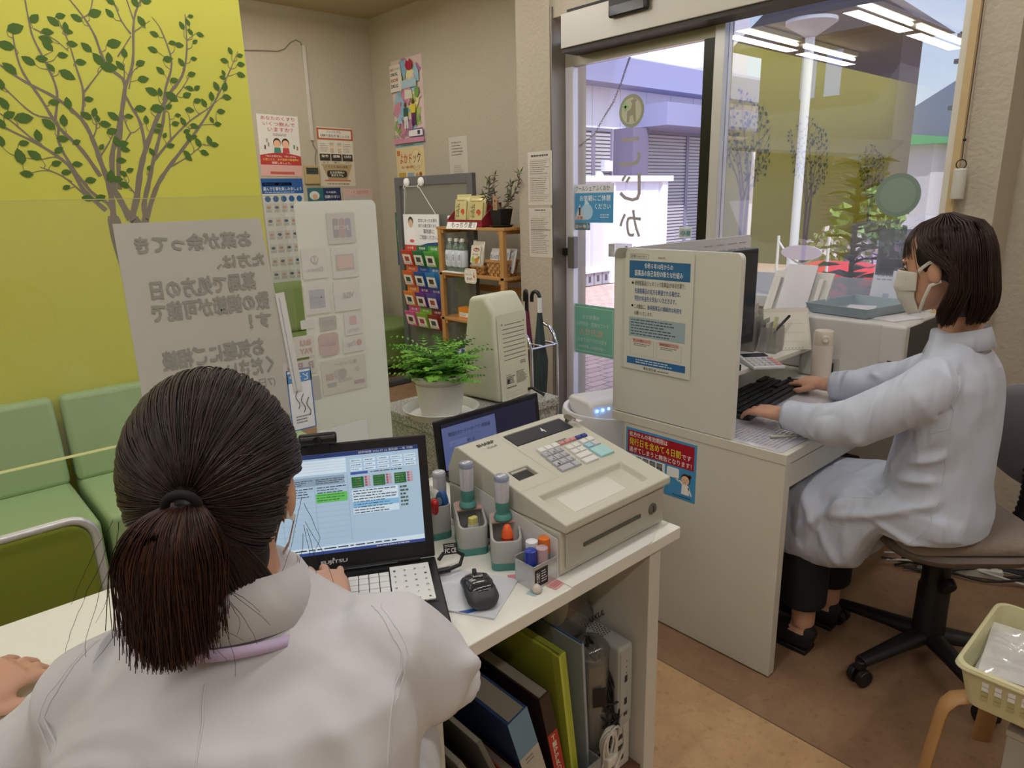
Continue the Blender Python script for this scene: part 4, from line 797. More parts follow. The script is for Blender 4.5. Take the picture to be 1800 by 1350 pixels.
b = MB(); b.prism([(0, -.118, 0.0005), (0, .13, 0.0005), (0, .13, .12), (0, .03, .105), (0, -.118, .085)], (.0015, 0, 0), M('#d3d2d0', .4)); b.build('cover', fd); b = MB(); b.prism([(.003, -.116, 0.001), (.003, .13, 0.001), (.003, .13, .115), (.003, .03, .102), (.003, -.116, .08)], (.003, 0, 0), M('#c4c4c0', .6)); b.build('sheets', fd)
# ---- cash register
CRM, CRM2 = M('#bfbdae', .42), M('#b4b2a4', .45)
def cut(o, mb):
    c = mb.build('cutter', o.parent); bpy.context.view_layer.update(); m = o.modifiers.new('cut', 'BOOLEAN'); m.object = c; m.operation = 'DIFFERENCE'; m.solver = 'EXACT'
    me = bpy.data.meshes.new_from_object(o.evaluated_get(bpy.context.evaluated_depsgraph_get())); o.modifiers.clear(); o.data = me; bpy.data.objects.remove(c)
rg = thing('cash_register', 'cream electronic cash register with colour keys and a cash drawer', 'cash register', (.867, .832, .70))
RW = .325
b = MB(); b.box((-.004, .002, .006), (RW+.004, .352, .098), CRM); b.build('drawer_case', rg, bevel=.004)
b = MB(); b.box((.008, -.004, .018), (RW-.006, .002, .094), M('#b2b0a4', .4, stretch=(1, 1, 40), var=.05, vscale=6)); dr = b.build('drawer', rg, bevel=.002)
MB().box((.055, -.0065, .05), (.235, -.0041, .058), M('#5a5952', .5)).build('slot', dr)
b = MB(); b.X = Matrix.Translation((.277, -.004, .056)) @ Matrix.Rotation(PI/2, 4, 'X'); b.lathe([(.013, 0), (.013, .003), (.010, .004), (0, .004)], M('#8c8b86', .3, metal=.7), (0, 0, 0), 20, False); b.box((-.001, -.006, .004), (.001, .006, .0048), M('#3a3936', .5)); b.build('lock', dr, smooth=30)
th = math.atan2(.065, .293); es = Vector((0, math.cos(th), math.sin(th))); nn = Vector((0, -math.sin(th), math.cos(th))); O = Vector((0, .020, .126))
def rp(x, s, n=0): p = O+es*s+nn*n; return (x, p.y, p.z)
b = MB(); prof = [(0, .352, .1), (0, -.012, .1), (0, -.014, .106)] + [rp(0, s_) for s_ in (-.034, .0, .30)] + [rp(0, .312, -.006), (0, .352, .135)]
b.prism([(x-.004, y, z) for x, y, z in prof], (RW+.008, 0, 0), CRM); bd = b.build('body', rg)
c = MB()
def cutbox(x0, x1, s0, s1, d, ins=0):
    c.add([rp(x, s, n) for n, q in ((-d, ins), (.01, 0)) for x, s in ((x0+q, s0+q), (x1-q, s0+q), (x1-q, s1-q), (x0+q, s1-q))], [(3, 2, 1, 0), (4, 5, 6, 7), (0, 1, 5, 4), (1, 2, 6, 5), (2, 3, 7, 6), (3, 0, 4, 7)], CRM2)
cutbox(.015, .285, -.018, .072, .014, .012); cutbox(.118, .305, .237, .288, .006); cutbox(.026, .080, .13, .166, .012)
cut(bd, c); bd.data.polygons.foreach_set('use_smooth', [False]*len(bd.data.polygons))
bb = bd.modifiers.new('bevel', 'BEVEL'); bb.width = .004; bb.segments = 3; bb.limit_method = 'ANGLE'; bb.angle_limit = math.radians(35)
def pad(name, x0, x1, s0, s1, n0, n1, m, bev=.001, par=None):
    b = MB(); b.add([rp(x, s, n) for n in (n0, n1) for x, s in ((x0, s0), (x1, s0), (x1, s1), (x0, s1))], [(3, 2, 1, 0), (4, 5, 6, 7), (0, 1, 5, 4), (1, 2, 6, 5), (2, 3, 7, 6), (3, 0, 4, 7)], m)
    return b.build(name, par or rg, bevel=bev)
pad('display_window', .120, .303, .239, .286, -.0058, -.001, M('#26252a', .08, coat=.5))
s = Sheet(.183, .047, '#26252a', .0001); s.txt('4', .098, .014, .108, .036, '#e2e6e2', .01); s.make('display_digit', o=rp(.120, .239, -.0008), v=es, parent=rg)
pad('printer_slot', .030, .074, .134, .156, -.0115, -.004, M('#1e1d1d', .3)); pad('printer_bar', .030, .074, .157, .164, -.011, -.002, M('#a3a296', .4))
tr_ = Sheet(.16, .055, '#cfcec2', .0003); tr_.make('tray_highlight', o=rp(.06, -.0, -.0135), v=es, parent=rg)  # pale patch painted on the tray floor in place of its highlight
kk = MB()
def key(x, s, w, h, c): kk.add([rp(X, S, n) for n, q in ((0, 0), (.0055, .0012)) for X, S in ((x+q, s+q), (x+w-q, s+q), (x+w-q, s+h-q), (x+q, s+h-q))], [(3, 2, 1, 0), (4, 5, 6, 7), (0, 1, 5, 4), (1, 2, 6, 5), (2, 3, 7, 6), (3, 0, 4, 7)], M(c, .35))
for i in range(3): key(.140+i*.0218, .184, .0205, .0165, '#d8d8d4')
for r in range(4):
    for i in range(3):
        if r == 3 and i == 2: continue
        key(.136+i*.0205-.003*r, .164-r*.0205, .0195*(2 if (r == 3 and i == 0) else 1)-.0005*0, .0185, '#aeaeb4') if not (r == 3 and i == 1) else None
key(.168, .1025, .0195, .0185, '#aeaeb4')
for r in range(2):
    for i in range(2): key(.207+i*.0215-.003*r, .160-r*.0195, .0205, .0175, '#d6d6d2')
key(.200, .119, .043, .019, '#d6d6d2'); key(.197, .098, .043, .019, '#d6d6d2')
for i in range(2): key(.257+i*.022, .163, .0205, .017, '#d6d6d2')
key(.254, .143, .0205, .0175, '#9fc3d4'); key(.277, .143, .0205, .0175, '#c2c2c4'); key(.250, .100, .046, .040, '#a3cdd0')
for i in range(5): key(.205+i*.019, .186, .0175, .012, '#c58a8c' if i < 3 else '#3f4a8c')
kk.build('keypad', rg, bevel=.0006, seg=1)
s = Sheet(.26, .22, '#bfbdae', .0001); s.b = MB()
s.txt('SHARP', .035, .20, .085, .211, '#33322e', .04); s.txt('XE-A147', .05, .184, .08, .192, '#55544c', .0)
for i in range(3):
    for r in range(3): s.txt(str(7-3*r+i), .1435+i*.0205-.003*r, .0885-r*.0205+.0, .1475+i*.0205-.003*r, .0965-r*.0205, '#3c3c44', .0, 20)
s.lines(.208, .125, .245, .135, 1, '#77746c', .5, 6); s.rect(.107, .02, .1075, .23, '#8f8d80'); s.rect(-.004, .019, .1075, .0195, '#8f8d80')
s.make('printed_legends', o=rp(0, .075, .0062) if False else rp(0, .075, .0003), v=es, parent=rg)
ky = thing('register_key', 'small keys on a ring in the register lock', 'keys', (.867+.298, .832+.27, .70+.187)); b = MB(); b.X = Matrix.Rotation(.4, 4, 'X'); b.lathe([(.0, .001), (.011, .001), (.011, .003), (0, .003)], M('#9a988c', .3, metal=.8), (0, 0, .012), 16, False); b.box((-.003, -.004, 0), (.003, .004, .014), M('#9a988c', .3, metal=.8)); b.build('key_bow', ky)
MB().tube([(.008+.012*math.cos(a), -.006+.012*math.sin(a), .006) for a in [2*PI*i/16 for i in range(17)]], .0012, M('#8a8a8a', .3, metal=.9), 6, False).build('key_ring', ky); MB().box((.012, -.03, .002), (.026, -.01, .004), M('#c8b8be', .4)).build('key_tag', ky)
# second laptop behind the register
l2 = thing('laptop', 'black laptop half hidden behind the cash register, showing a blue window', 'laptop', (1.178, 1.36, .70))
MB().box((-.185, -.2, .002), (.185, .03, .02), BK).build('base', l2, bevel=.003)
b = MB(); b.X = Matrix.Translation((0, .032, .012)) @ Matrix.Rotation(-.12, 4, 'X'); b.box((-.19, 0, 0), (.19, .008, .148), BK); ld = b.build('lid', l2, bevel=.004)
s = Sheet(.34, .125, '#3a3f5c', .0006, mat=EM('#23243c', .25)); s.rect(0, 0, .185, .115, EM('#5a6696', .35)); s.txt('顔認証付きカードリーダーアプリ管理画面', .02, .088, .165, .099, '#15182c', .0); s.rect(.02, .06, .08, .075, EM('#6572a2', .35), 2); s.border(.06, .05, .125, .08, .0006, '#2a3050'); s.txt('受付', .03, .06, .045, .068, '#15182c', .0); s.txt('閉じる', .08, .06, .105, .068, '#15182c', .0)
s.make('screen', o=(-.17, .0305, .022), v=(0, .12, 1), parent=ld)
# ------------------------------------------------------------------ acrylic screen, notice, payment board
ACR = glass_mat('acrylic', '#fbfbf9', .02, .02, .03, '#d9d8cd', .2); PY = 1.418
ac = thing('acrylic_screen', 'clear acrylic droplet screen standing along the far edge of the counter', 'acrylic screen', (-.15, PY, .70))
MB().box((-.85, 0, .285), (.80, .004, .732), ACR).build('pane', ac)
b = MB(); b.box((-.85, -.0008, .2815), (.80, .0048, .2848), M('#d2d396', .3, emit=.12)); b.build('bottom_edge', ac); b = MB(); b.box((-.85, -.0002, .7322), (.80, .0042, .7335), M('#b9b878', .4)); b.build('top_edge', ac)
b = MB(); b.box((-.80, -.002, .0), (-.78, .006, .285), M('#d8d8d4', .3)); b.box((-.82, -.06, .0), (-.76, .06, .004), M('#d8d8d4', .3)); b.build('foot', ac)
b = MB(); b.box((.705, -.004, .0), (.725, .008, .285), M('#d8d8d4', .3)); b.box((.69, -.06, .0), (.74, .02, .004), M('#d8d8d4', .3)); b.build('foot', ac)
pz = lambda px, py: at(px, py, y=PY)
s = Sheet(.292, .42, '#b3b0a8', .0012); s.b = MB(); s.b.prism([(0, 0, -.0012), (.308, 0, -.0012), (.270, .42, -.0012), (0, .42, -.0012)], (0, 0, .0012), M('#bdbab2', .5)); TXC = '#96968e'
for body, u0, v0, u1, v1 in (('お薬が余ってき', .03, .365, .245, .396), ('た方は、', .172, .325, .268, .352), ('薬局で処方の日', .045, .278, .245, .314), ('数の調節が可能で', .04, .235, .268, .272), ('す！', .222, .198, .268, .228), ('お気軽にご相談', .045, .14, .245, .178), ('ください。', .15, .10, .262, .136), ('(7日分以上)', .15, .066, .262, .09)):
    for k_, (du, dv) in enumerate(((0, 0), (.0011, 0), (-.0011, 0), (0, .0011), (0, -.0011)) if '7' not in body else ((0, 0),)): s.txt(body, u0+du, v0+dv, u1+du, v1+dv, TXC, .008, 1.6+.35*k_, mirror=True)
s.make('notice', 'large translucent notice seen from behind on the acrylic screen, lettering reversed', 'notice', (.325, PY-.0014, .97))
s = Sheet(.02, .22, '#d5d5d2', .001); s.rect(.006, .0, .0072, .21, '#8a92c0'); s.make('paper_slip', 'narrow white paper strip between the reversed notice and the payment board', 'paper', (.625, PY-.004, 1.015), u=(1, 0, .08), v=(-.08, 0, 1))
s = Sheet(.058, .14, '#e9ebee', .001); s.border(.0, .0, .058, .14, .0025, '#4a78b8'); s.rect(0, .11, .058, .132, '#5b92cf'); s.txt('どうぞ', .006, .113, .05, .129, '#f0f4fa', .01, mirror=True)
for k in range(3): s.b.tube([(.02+.012*k+.004*math.sin(i), .05+.006*i-.01*k, .0008) for i in range(8)], .0007, M('#3a3a3e', .5), 5)
s.lines(.012, .015, .05, .035, 3, '#7a7a80'); s.make('hand_sanitising_notice', 'small white notice with a blue header and hand drawings, left of the payment board', 'notice', (.612, PY-.002, .925), v=(.0, 0, 1))
wp_ = thing('payment_board', 'tall white board with rounded corners bearing payment stickers, beside the acrylic screen', 'board', (.77, PY, .70))
WPM = bpy.data.materials.new('milky_acrylic'); WPM.use_nodes = True; t_ = WPM.node_tree; b_ = t_.nodes['Principled BSDF']; b_.inputs['Base Color'].default_value = lin('#e9ebe8'); b_.inputs['Roughness'].default_value = .3
tl_ = t_.nodes.new('ShaderNodeBsdfTranslucent'); tl_.inputs[0].default_value = lin('#eef0ee'); mx_ = t_.nodes.new('ShaderNodeMixShader'); mx_.inputs[0].default_value = .45; t_.links.new(b_.outputs[0], mx_.inputs[1]); t_.links.new(tl_.outputs[0], mx_.inputs[2]); t_.links.new(mx_.outputs[0], t_.nodes['Material Output'].inputs[0])
s = Sheet(.197, .718, '#e0e1de', .004, .014, mat=WPM, corners=(0, 0, 1, 1)); s.make('panel', o=(-.098, .0, .002), parent=wp_)
b = MB(); b.box((-.10, -.05, 0), (.10, .06, .004), WPM); b.build('foot', wp_, bevel=.001); s = Sheet(.12, .11, '#dddfdf', .001); s.make('white_label', o=(-.09, -.0016, .10), parent=wp_)
def pay(label, box, col, deco=None, r=.003):
    x0, z1 = (pz(box[0], box[1]).x, pz((box[0]+box[2])/2, box[1]).z); x1, z0 = pz(box[2], box[3]).x, pz((box[0]+box[2])/2, box[3]).z
    w, h = x1-x0, z1-z0; s = Sheet(w, h, col, .0008, r)
    if deco: deco(s, w, h)
    s.make('payment_sticker', label, 'sticker', (x0, PY-.0018, z0), group='payment stickers')
G1, G2 = '#d0cfca', '#b9b8b4'
def T(txt, c=G2, u0=.12, v0=.3, u1=.88, v1=.7, b=.02): return lambda s, w, h: s.txt(txt, w*u0, h*v0, w*u1, h*v1, c, b, mirror=True)
def d_jcb(s, w, h):
    for i, c in enumerate(('#a8a6a8', '#b8a6a4', '#a4a4b0')): s.rect(w*(.2+.22*i), h*.2, w*(.4+.22*i), h*.82, c, r=.004)
    s.txt('JCB', w*.22, h*.42, w*.8, h*.6, '#c8c6c2', .03, mirror=True)
pay('faint reversed sticker with three upright bars, topmost on the payment board', (572, 374, 626, 428), '#c4c3be', d_jcb)
pay('faint reversed sticker with a ring emblem, left in the second row of the payment board', (527, 436, 577, 490), G1, lambda s, w, h: (s.circ(w*.5, h*.62, w*.16, G2), s.circ(w*.5, h*.62, w*.11, G1, lift=2), s.rect(w*.47, h*.48, w*.53, h*.76, G2, 3), s.txt('Diners', w*.2, h*.25, w*.8, h*.38, G2, .0, mirror=True)))
pay('faint sticker with a pinkish rectangle, right in the second row of the payment board', (580, 433, 630, 488), G1, lambda s, w, h: s.rect(w*.14, h*.24, w*.86, h*.76, G2).rect(w*.2, h*.3, w*.8, h*.7, '#cdb8b4', 2))
pay('faint sticker with a grey-blue square, left in the third row of the payment board', (531, 498, 582, 552), G1, lambda s, w, h: s.rect(w*.2, h*.2, w*.8, h*.8, '#b0b3ba').txt('AMERICAN', w*.22, h*.5, w*.78, h*.6, '#b8bac0', .01, mirror=True).txt('EXPRESS', w*.22, h*.36, w*.78, h*.46, '#b8bac0', .01, mirror=True))
pay('faint sticker with four reversed letters, right in the third row of the payment board', (584, 493, 634, 546), G1, T('VISA', G2, .3, .42, .78, .62, .03))
pay('small blank grey sticker poking out left of the payment board', (527, 562, 552, 578), G1)
pay('small grey sticker with a round letter and plus sign on the payment board', (560, 556, 592, 580), '#b4b2ae', T('QUICPay+', G2, .15, .35, .85, .75))
pay('faint sticker with a pink letter mark, right of the plus sign sticker', (603, 549, 637, 588), G1, lambda s, w, h: s.rect(w*.3, h*.45, w*.7, h*.85, '#ccb0b0', r=.003).txt('PayPay', w*.2, h*.12, w*.8, h*.3, G2, .0, mirror=True))
pay('faint sticker with two lines of reversed pinkish letters poking out left of the board', (514, 590, 554, 628), '#ceccc6', lambda s, w, h: s.txt('au', w*.3, h*.55, w*.85, h*.82, '#c4a59c', .03, mirror=True).txt('PAY', w*.25, h*.15, w*.85, h*.42, '#c4a59c', .03, mirror=True))
pay('mauve rounded sticker with reversed lettering on the payment board', (558, 585, 597, 625), '#c2aeac', T('d払い', '#c3b2b0', .15, .45, .85, .75), .010)
pay('faint sticker with a pink dot and grey letters, right of the mauve one', (601, 590, 641, 618), G1, lambda s, w, h: (s.circ(w*.75, h*.55, w*.13, '#c4a4a2'), s.txt('Pay', w*.18, h*.3, w*.58, h*.72, G2, .02, mirror=True)))
pay('wide sticker with one line of large reversed letters, low at the left of the board', (495, 634, 557, 660), '#c9c6c0', T('R Pay', '#ae9c98', .1, .2, .92, .85))
pay('large pale sticker with several small emblems, low on the payment board', (562, 628, 646, 688), '#c8c7bd', lambda s, w, h: (s.txt('電子マネー', w*.3, h*.78, w*.8, h*.9, G2, .0, mirror=True), s.circ(w*.35, h*.55, w*.1, G2), s.circ(w*.45, h*.55, w*.1, '#aeaca8', lift=2), s.rect(w*.08, h*.42, w*.25, h*.6, '#b8a8a4'), s.flat([(w*.8, h*.5), (w*.87, h*.6), (w*.8, h*.7), (w*.73, h*.6)], G2), s.rect(w*.1, h*.2, w*.3, h*.33, '#a9a9ac'), s.rect(w*.7, h*.15, w*.95, h*.26, '#b4a6a8'), s.txt('nanaco', w*.35, h*.3, w*.65, h*.4, G2, .0, mirror=True)))
pay('blank grey sticker lowest at the left of the payment board', (510, 664, 565, 706), '#b4b3ae')
# ------------------------------------------------------------------ granite cabinet with card reader and fern
def granite():
    m = bpy.data.materials.new('granite'); m.use_nodes = True; t = m.node_tree; b = t.nodes['Principled BSDF']; c = t.nodes.new('ShaderNodeTexCoord')
    v = t.nodes.new('ShaderNodeTexNoise'); v.inputs['Scale'].default_value = 190; v.inputs['Detail'].default_value = 3
    r = t.nodes.new('ShaderNodeValToRGB'); e = r.color_ramp.elements; e[0].position, e[0].color = .38, lin('#6d6d6a'); e[1].position, e[1].color = .56, lin('#b9b9b4')
    t.links.new(c.outputs['Object'], v.inputs['Vector']); t.links.new(v.outputs[0], r.inputs[0]); t.links.new(r.outputs[0], b.inputs['Base Color']); b.inputs['Roughness'].default_value = .3
    return m
cb = thing('reception_cabinet', 'grey speckled cabinet beyond the counter carrying the fern and card reader', 'cabinet', (1.30, 1.65, 0)); GRN = granite()
b = MB(); b.box((-.222, -.165, .02), (.222, .165, .77), GRN); b.build('body', cb, bevel=.002); b = MB(); b.box((-.23, -.172, .77), (.23, .172, .80), GRN); b.build('top', cb, bevel=.003); MB().box((-.21, -.15, 0), (.21, .15, .02), M('#333333', .6)).build('plinth', cb)
cr = thing('card_reader', 'cream upright insurance card reader seen from behind, numbered 5332', 'card reader', (1.400, 1.635, .80), math.radians(8))
CR = M('#cfcfbc', .4); w = .078
b = MB(); yb0, yb1 = -.083, -.070
prof = [(-.083, .004), (.092, .004), (.092, .02), (.035, .325), (-.03, .335), (-.068, .28)]
b.prism([(-w, y, z) for y, z in prof], (2*w, 0, 0), CR); b.build('housing', cr, bevel=.016, seg=5, smooth=60)
yv = lambda z: -.083+.015*(z/.28)
bk = Sheet(.14, .27, '#cfcfbc', .0006, .006, mat=CR)
for i in range(9): bk.rect(.022 if i else .034, .235-i*.0135, .128 if i else .115, .2366-i*.0135, '#2a2a26')
for u in (.022, .126): bk.circ(u, .238, .0035, '#8f8f82')
bk.txt('5332', .098, .105, .124, .116, '#3a3a34', .0); bk.txt('Panasonic', .026, .078, .05, .082, '#44443e', .0); bk.lines(.026, .05, .068, .076, 5, '#5a5a54', .5, 5); bk.lines(.075, .045, .128, .085, 9, '#55554e', .45, 8); bk.rect(.03, .052, .042, .066, '#44443e', 2); bk.lines(.026, .034, .075, .045, 1, '#55554e', .3, 9); bk.border(.02, .01, .10, .022, .0006, '#8f8f82')
bk.make('back_plate', o=(-.07, -.0855, .006), v=(0, .015, .28), parent=cr)
MB().tube([(.06, -.084, .02), (.066, -.095, .024), (.074, -.12, .012), (.08, -.135, .004)], .005, M('#151515', .5), 8).build('cable', cr, smooth=60)
fp = thing('potted_fern', 'bright green fern in a white plastic pot on the speckled cabinet', 'potted plant', (1.157, 1.605, .803))
PW = M('#dcdcd8', .35)
b = MB(); b.lathe([(.055, 0), (.060, .004), (.074, .105), (.083, .108), (.085, .122), (.081, .124), (.076, .112), (.07, .11)], PW, (0, 0, 0), 36); b.build('pot', fp, smooth=40)
MB().lathe([(.075, .098), (.0, .1)], M('#3b2f25', .9), (0, 0, 0), 24, False).build('soil', fp)
b = MB(); q = random.Random(5); FC = ('#6fae35', '#5b9a2c', '#86bf45', '#4c8526')
for i in range(270):
    a = q.random()*2*PI; L = .075+.085*q.random(); lift = .2+1.6*q.random()
    d = Vector((math.cos(a), math.sin(a), 0)); side = Vector((-d.y, d.x, 0)); p = Vector((q.gauss(0, .025), q.gauss(0, .025), .105)); col = M(FC[i % 4], .5)
    n = 11; pts = []
    for k in range(n+1):
        t_ = k/n; pts.append(p + d*(L*t_*(.45+.4*t_)) + Vector((0, 0, L*lift*t_*(1-.55*t_))))
    for k in range(1, n):
        wd = .023*math.sin(PI*(.12+.86*k/n)); f = (pts[k+1]-pts[k]).normalized()
        for sg in (1, -1): b.add([pts[k], pts[k]+side*sg*wd*.5+f*.002+Vector((0, 0, .004)), pts[k]+side*sg*wd+f*.008, pts[k]+f*.006], [(0, 1, 2, 3)], col)
b.build('fronds', fp, clean=False)
sc_ = thing('plant_saucer', 'round white saucer under the fern pot', 'saucer', (1.157, 1.605, .80)); b = MB(); b.lathe([(0, .0), (.095, .0), (.108, .022), (.112, .024), (.11, .026), (.105, .023), (.094, .0028), (0, .0028)], PW, (0, 0, 0), 40, False); b.build('dish', sc_, smooth=40)
MB().lathe([(.111, .0235), (.1135, .025), (.111, .0265)], PW, (0, 0, 0), 40, False).build('rim', sc_, smooth=60)
fp.location.z = .8035
# ------------------------------------------------------------------ under the counter
def slab(name, label, cat, x, y0, y1, z0, h, th, lean, col, yaw=0, parts=None, group=None, rough=.5, mat=None):
    t = thing(name, label, cat, (x, y0, z0), yaw, group); t.rotation_euler = (0, lean, yaw)
    MB().box((0, 0, 0), (th, y1-y0, h), mat or M(col, rough)).build('cover', t, bevel=.002)
    if parts: parts(t, th, y1-y0, h)
    return t
Z0 = .102
def p_pages(c='#8f8a7c', top=.012):
    def f(t, th, d, h): MB().box((th*.12, .004, .004), (th*.88, d-.004, h+.001), M(c, .8)).build('pages', t)
    return f
def p_spine(c, c2=None, lab=None):
    def f(t, th, d, h):
        p_pages()(t, th, d, h); s = Sheet(th*.98, h, c, .0008)
        if c2: s.rect(0, 0, th*.98, h*.68, c2)
        if lab: lab(s, th*.98, h)
        s.make('spine', o=(th*.01, -.0004, 0), parent=t)
    return f
for i, (x, lean, c, h, lab) in enumerate(((.655, -.5, '#77756e', .30, 'grey document case leaning lowest at the left under the counter'), (.70, -.42, '#8b897f', .32, 'pale grey document case leaning second from left under the counter'), (.735, -.36, '#6a6a64', .33, 'dark grey document case against the blue ring binder'))):
    slab('document_case', lab, 'document case', x+.05, .87, 1.15, Z0, h, .012, lean, c, 0, p_pages('#9a968a'), 'grey document cases')
slab('ring_binder', 'blue ring binder with a pale lower spine under the counter', 'binder', .822, .855, 1.16, Z0+.0, .335, .055, -.27, '#2c4470', 0, p_spine('#6d93ad', '#b9b6ac', lambda s, w, h: s.lines(w*.25, h*.6, w*.7, h*.66, 2, '#6a6a6a')))
slab('ring_binder', 'dark brown binder with a red spine label under the counter', 'binder', .892, .862, 1.17, Z0, .33, .03, -.20, '#3a2a22', 0, p_spine('#33261f', '#b03428', lambda s, w, h: s.vtxt('TIPPROMAX', w*.3, w*.7, h*.66, h*.055, '#d8c8b8')))
slab('document_bag', 'lime green document bag standing under the counter', 'document bag', .93, .86, 1.25, Z0, .40, .022, -.12, '#a5b03c', 0, lambda t, th, d, h: (MB().box((.006, .004, .01), (th-.006, d-.004, h+.004), M('#8a9434', .7)).build('papers', t), MB().box((-.0006, -.001, 0), (.006, .02, h), M('#b9c24a', .4)).build('flap', t)))
slab('clear_file', 'clear plastic file with blue edged papers beside the lime green bag', 'file', .982, .865, 1.22, Z0, .385, .008, -.06, '#9aa2a8', 0, lambda t, th, d, h: MB().box((th*.3, .003, 0), (th*.7, d-.003, h+.003), M('#3a5a8c', .6)).build('papers', t))
for i, (x, y, lab) in enumerate(((.71, .84, 'brown paper booklet standing lowest left under the counter'), (.675, .845, 'white paper bundle beside the brown booklets'), (.735, .842, 'orange edged booklet among the low brown booklets'))):
    slab('booklet', lab, 'booklet', x, y, y+.2, Z0, .16+.02*i, .02, -.1+.05*i, ('#5a4038', '#b9b2a4', '#b8552c')[i], 0, p_pages('#8a8072'), 'low booklets')
for i in range(5):
    slab('envelope', ('maroon folder, first', 'maroon folder, second', 'maroon folder, third', 'maroon folder, fourth', 'maroon folder, fifth')[i]+' from the left in the fan of folders under the counter', 'folder', .757+i*.012, .842, 1.05, Z0, .185, .005, -.12, '#5a3c3a', 0, None, 'maroon folders')
PLB = glass_mat('clear_poly', '#e6e6e2', .05, .15, .12, '#c8c8c4')
rl = thing('wrapped_roll', 'wrapped label roll in clear film with a black square, under the counter', 'roll', (1.028, .90, Z0)); b = MB(); b.lathe([(.036, 0), (.038, .003), (.038, .30), (.03, .305), (.015, .305)], M('#a9a9a6', .3, metal=.2), (0, 0, 0), 28); b.build('roll', rl, smooth=40)
s = Sheet(.03, .05, '#171717', .0005); s.make('black_mark', o=(-.03, -.0335, .2), u=(1, -.6, 0), parent=rl); b = MB(); b.lathe([(.041, 0), (.0415, .31), (.044, .33), (.03, .345), (.012, .35)], PLB, (0, 0, 0), 20, False); b.build('film', rl, smooth=60)
ab = thing('clear_bag', 'clear plastic bag with black lettering slumped behind the wrapped roll', 'plastic bag', (1.03, 1.02, .40)); b = MB(); q = random.Random(3); rings = []
for z, w in ((0.0, .5), (.02, .9), (.06, 1), (.11, .85), (.15, .95), (.18, 1.0)): rings.append([((.085*w+.008*q.gauss(0, 1))*math.cos(a), (.07*w+.008*q.gauss(0, 1))*math.sin(a)-.02, z) for a in [2*PI*i/18 for i in range(18)]])
b.loft(rings, PLB, False); b.build('film', ab, smooth=80); MB().ball((-.02, .0, .09), (.05, .05, .06), M('#c9c7b8', .5)).build('paper_roll', ab, smooth=180)
s = Sheet(.07, .02, '#ffffff', .0001); s.b = MB(); s.txt('ASKUL', 0, 0, .06, .016, '#1a1a1a', .03); s.make('lettering', o=(.01, -.098, .07), v=(0, 0, 1), parent=ab)
rt = thing('router', 'silver grey network router standing upright at the right under the counter', 'router', (1.078, .84, .222)); GR = M('#a9aaa6', .4)
b = MB(); b.box((-.022, 0, 0), (.028, .22, .215), GR); b.build('case', rt, bevel=.008, seg=3)
s = Sheet(.04, .19, '#a9aaa6', .0004)
for v in (.165, .15, .135): s.circ(.02, v, .002, '#4a4a48', lift=2, n=10)
for v in (.11, .05): s.rect(.014, v, .024, v+.018, '#2a2a2a')
s.rect(.012, .02, .026, .03, '#2a2a2a'); s.make('port_face', o=(-.017, -.0006, .01), parent=rt)
s = Sheet(.04, .16, '#a9aaa6', .0003)
for i in range(4):
    for k in range(12): s.circ(.008+i*.008+(k % 2)*.003, .03+k*.0065, .0022, '#33332f', lift=2, n=8)
s.make('vent_holes', o=(-.017, .03, .2153), v=(0, 1, 0), parent=rt)
rx = thing('relay_box', 'white relay box with dark ports under the router', 'relay box', (1.07, .845, .102)); MB().box((-.03, 0, 0), (.035, .2, .12), M('#c2c0b6', .4)).build('case', rx, bevel=.004)
s = Sheet(.06, .11, '#c2c0b6', .0003)
for v in (.02, .05, .08): s.rect(.02, v, .04, v+.014, '#26262a')
s.make('ports', o=(-.028, -.0006, .005), parent=rx)
q = random.Random(8)
for i in range(11):
    x0 = 1.0+.035*q.random(); z0 = .42+.05*q.random(); x1 = 1.045+.04*q.random(); z1 = .14+.2*q.random(); sag = .05+.12*q.random(); bw = .02+.03*q.random(); dy = .012*i/11
    pts = [(x0+(x1-x0)*u+bw*math.sin(PI*u*1.4), .868-dy+.03*(1-u)-.03*math.sin(PI*u), z0+(z1-z0)*u-sag*math.sin(PI*u)) for u in [k/18 for k in range(19)]]
    tag(MB().tube(pts, .0028, M('#131313', .45), 6).build('power_cable', smooth=80), 'black cable in the tangle hanging before the router', 'cable', 'black cables before the router')
wcb = thing('cord_bundle', 'coiled white cord bundle tied at the middle, low under the counter', 'cord', (1.02, .835, .103))
for i in range(6):
    MB().tube([((.028+.004*i)*math.cos(a)*(.35+.65*abs(math.sin(a)))+.004*i-.01, -.008*math.sin(a+i), .075+.07*math.sin(a)) for a in [2*PI*k/22 for k in range(23)]], .0032, M('#cfcac0', .5), 6, False).build('loop', wcb, smooth=80)
MB().box((-.022, -.016, .06), (.014, .012, .085), M('#d8d4c8', .5)).build('tie', wcb, bevel=.004)
MB().tube([(-.03, -.004, .005), (-.01, -.02, .05), (.03, -.018, .1), (.035, -.01, .14)], [(.006, .0025)]*4, M('#d0ccc2', .5), 8).build('flat_cord', wcb, smooth=80)
tu = thing('storage_tub', 'grey plastic tub with a lettered label low under the counter', 'tub', (.955, .835, .103)); b = MB()
for lo, hi in (((-.035, 0, 0), (.035, .003, .09)), ((-.035, .15, 0), (.035, .153, .09)), ((-.035, .003, 0), (-.032, .15, .09)), ((.032, .003, 0), (.035, .15, .09)), ((-.032, .003, 0), (.032, .15, .003))): b.box(lo, hi, M('#8e9090', .4))
b.build('tub', tu); s = Sheet(.04, .05, '#e2dfd6', .0005); s.txt('電池', .006, .028, .034, .045, '#222222', .02); s.txt('小物', .006, .006, .034, .022, '#222222', .02); s.make('label', o=(-.02, -.0006, .02), parent=tu)
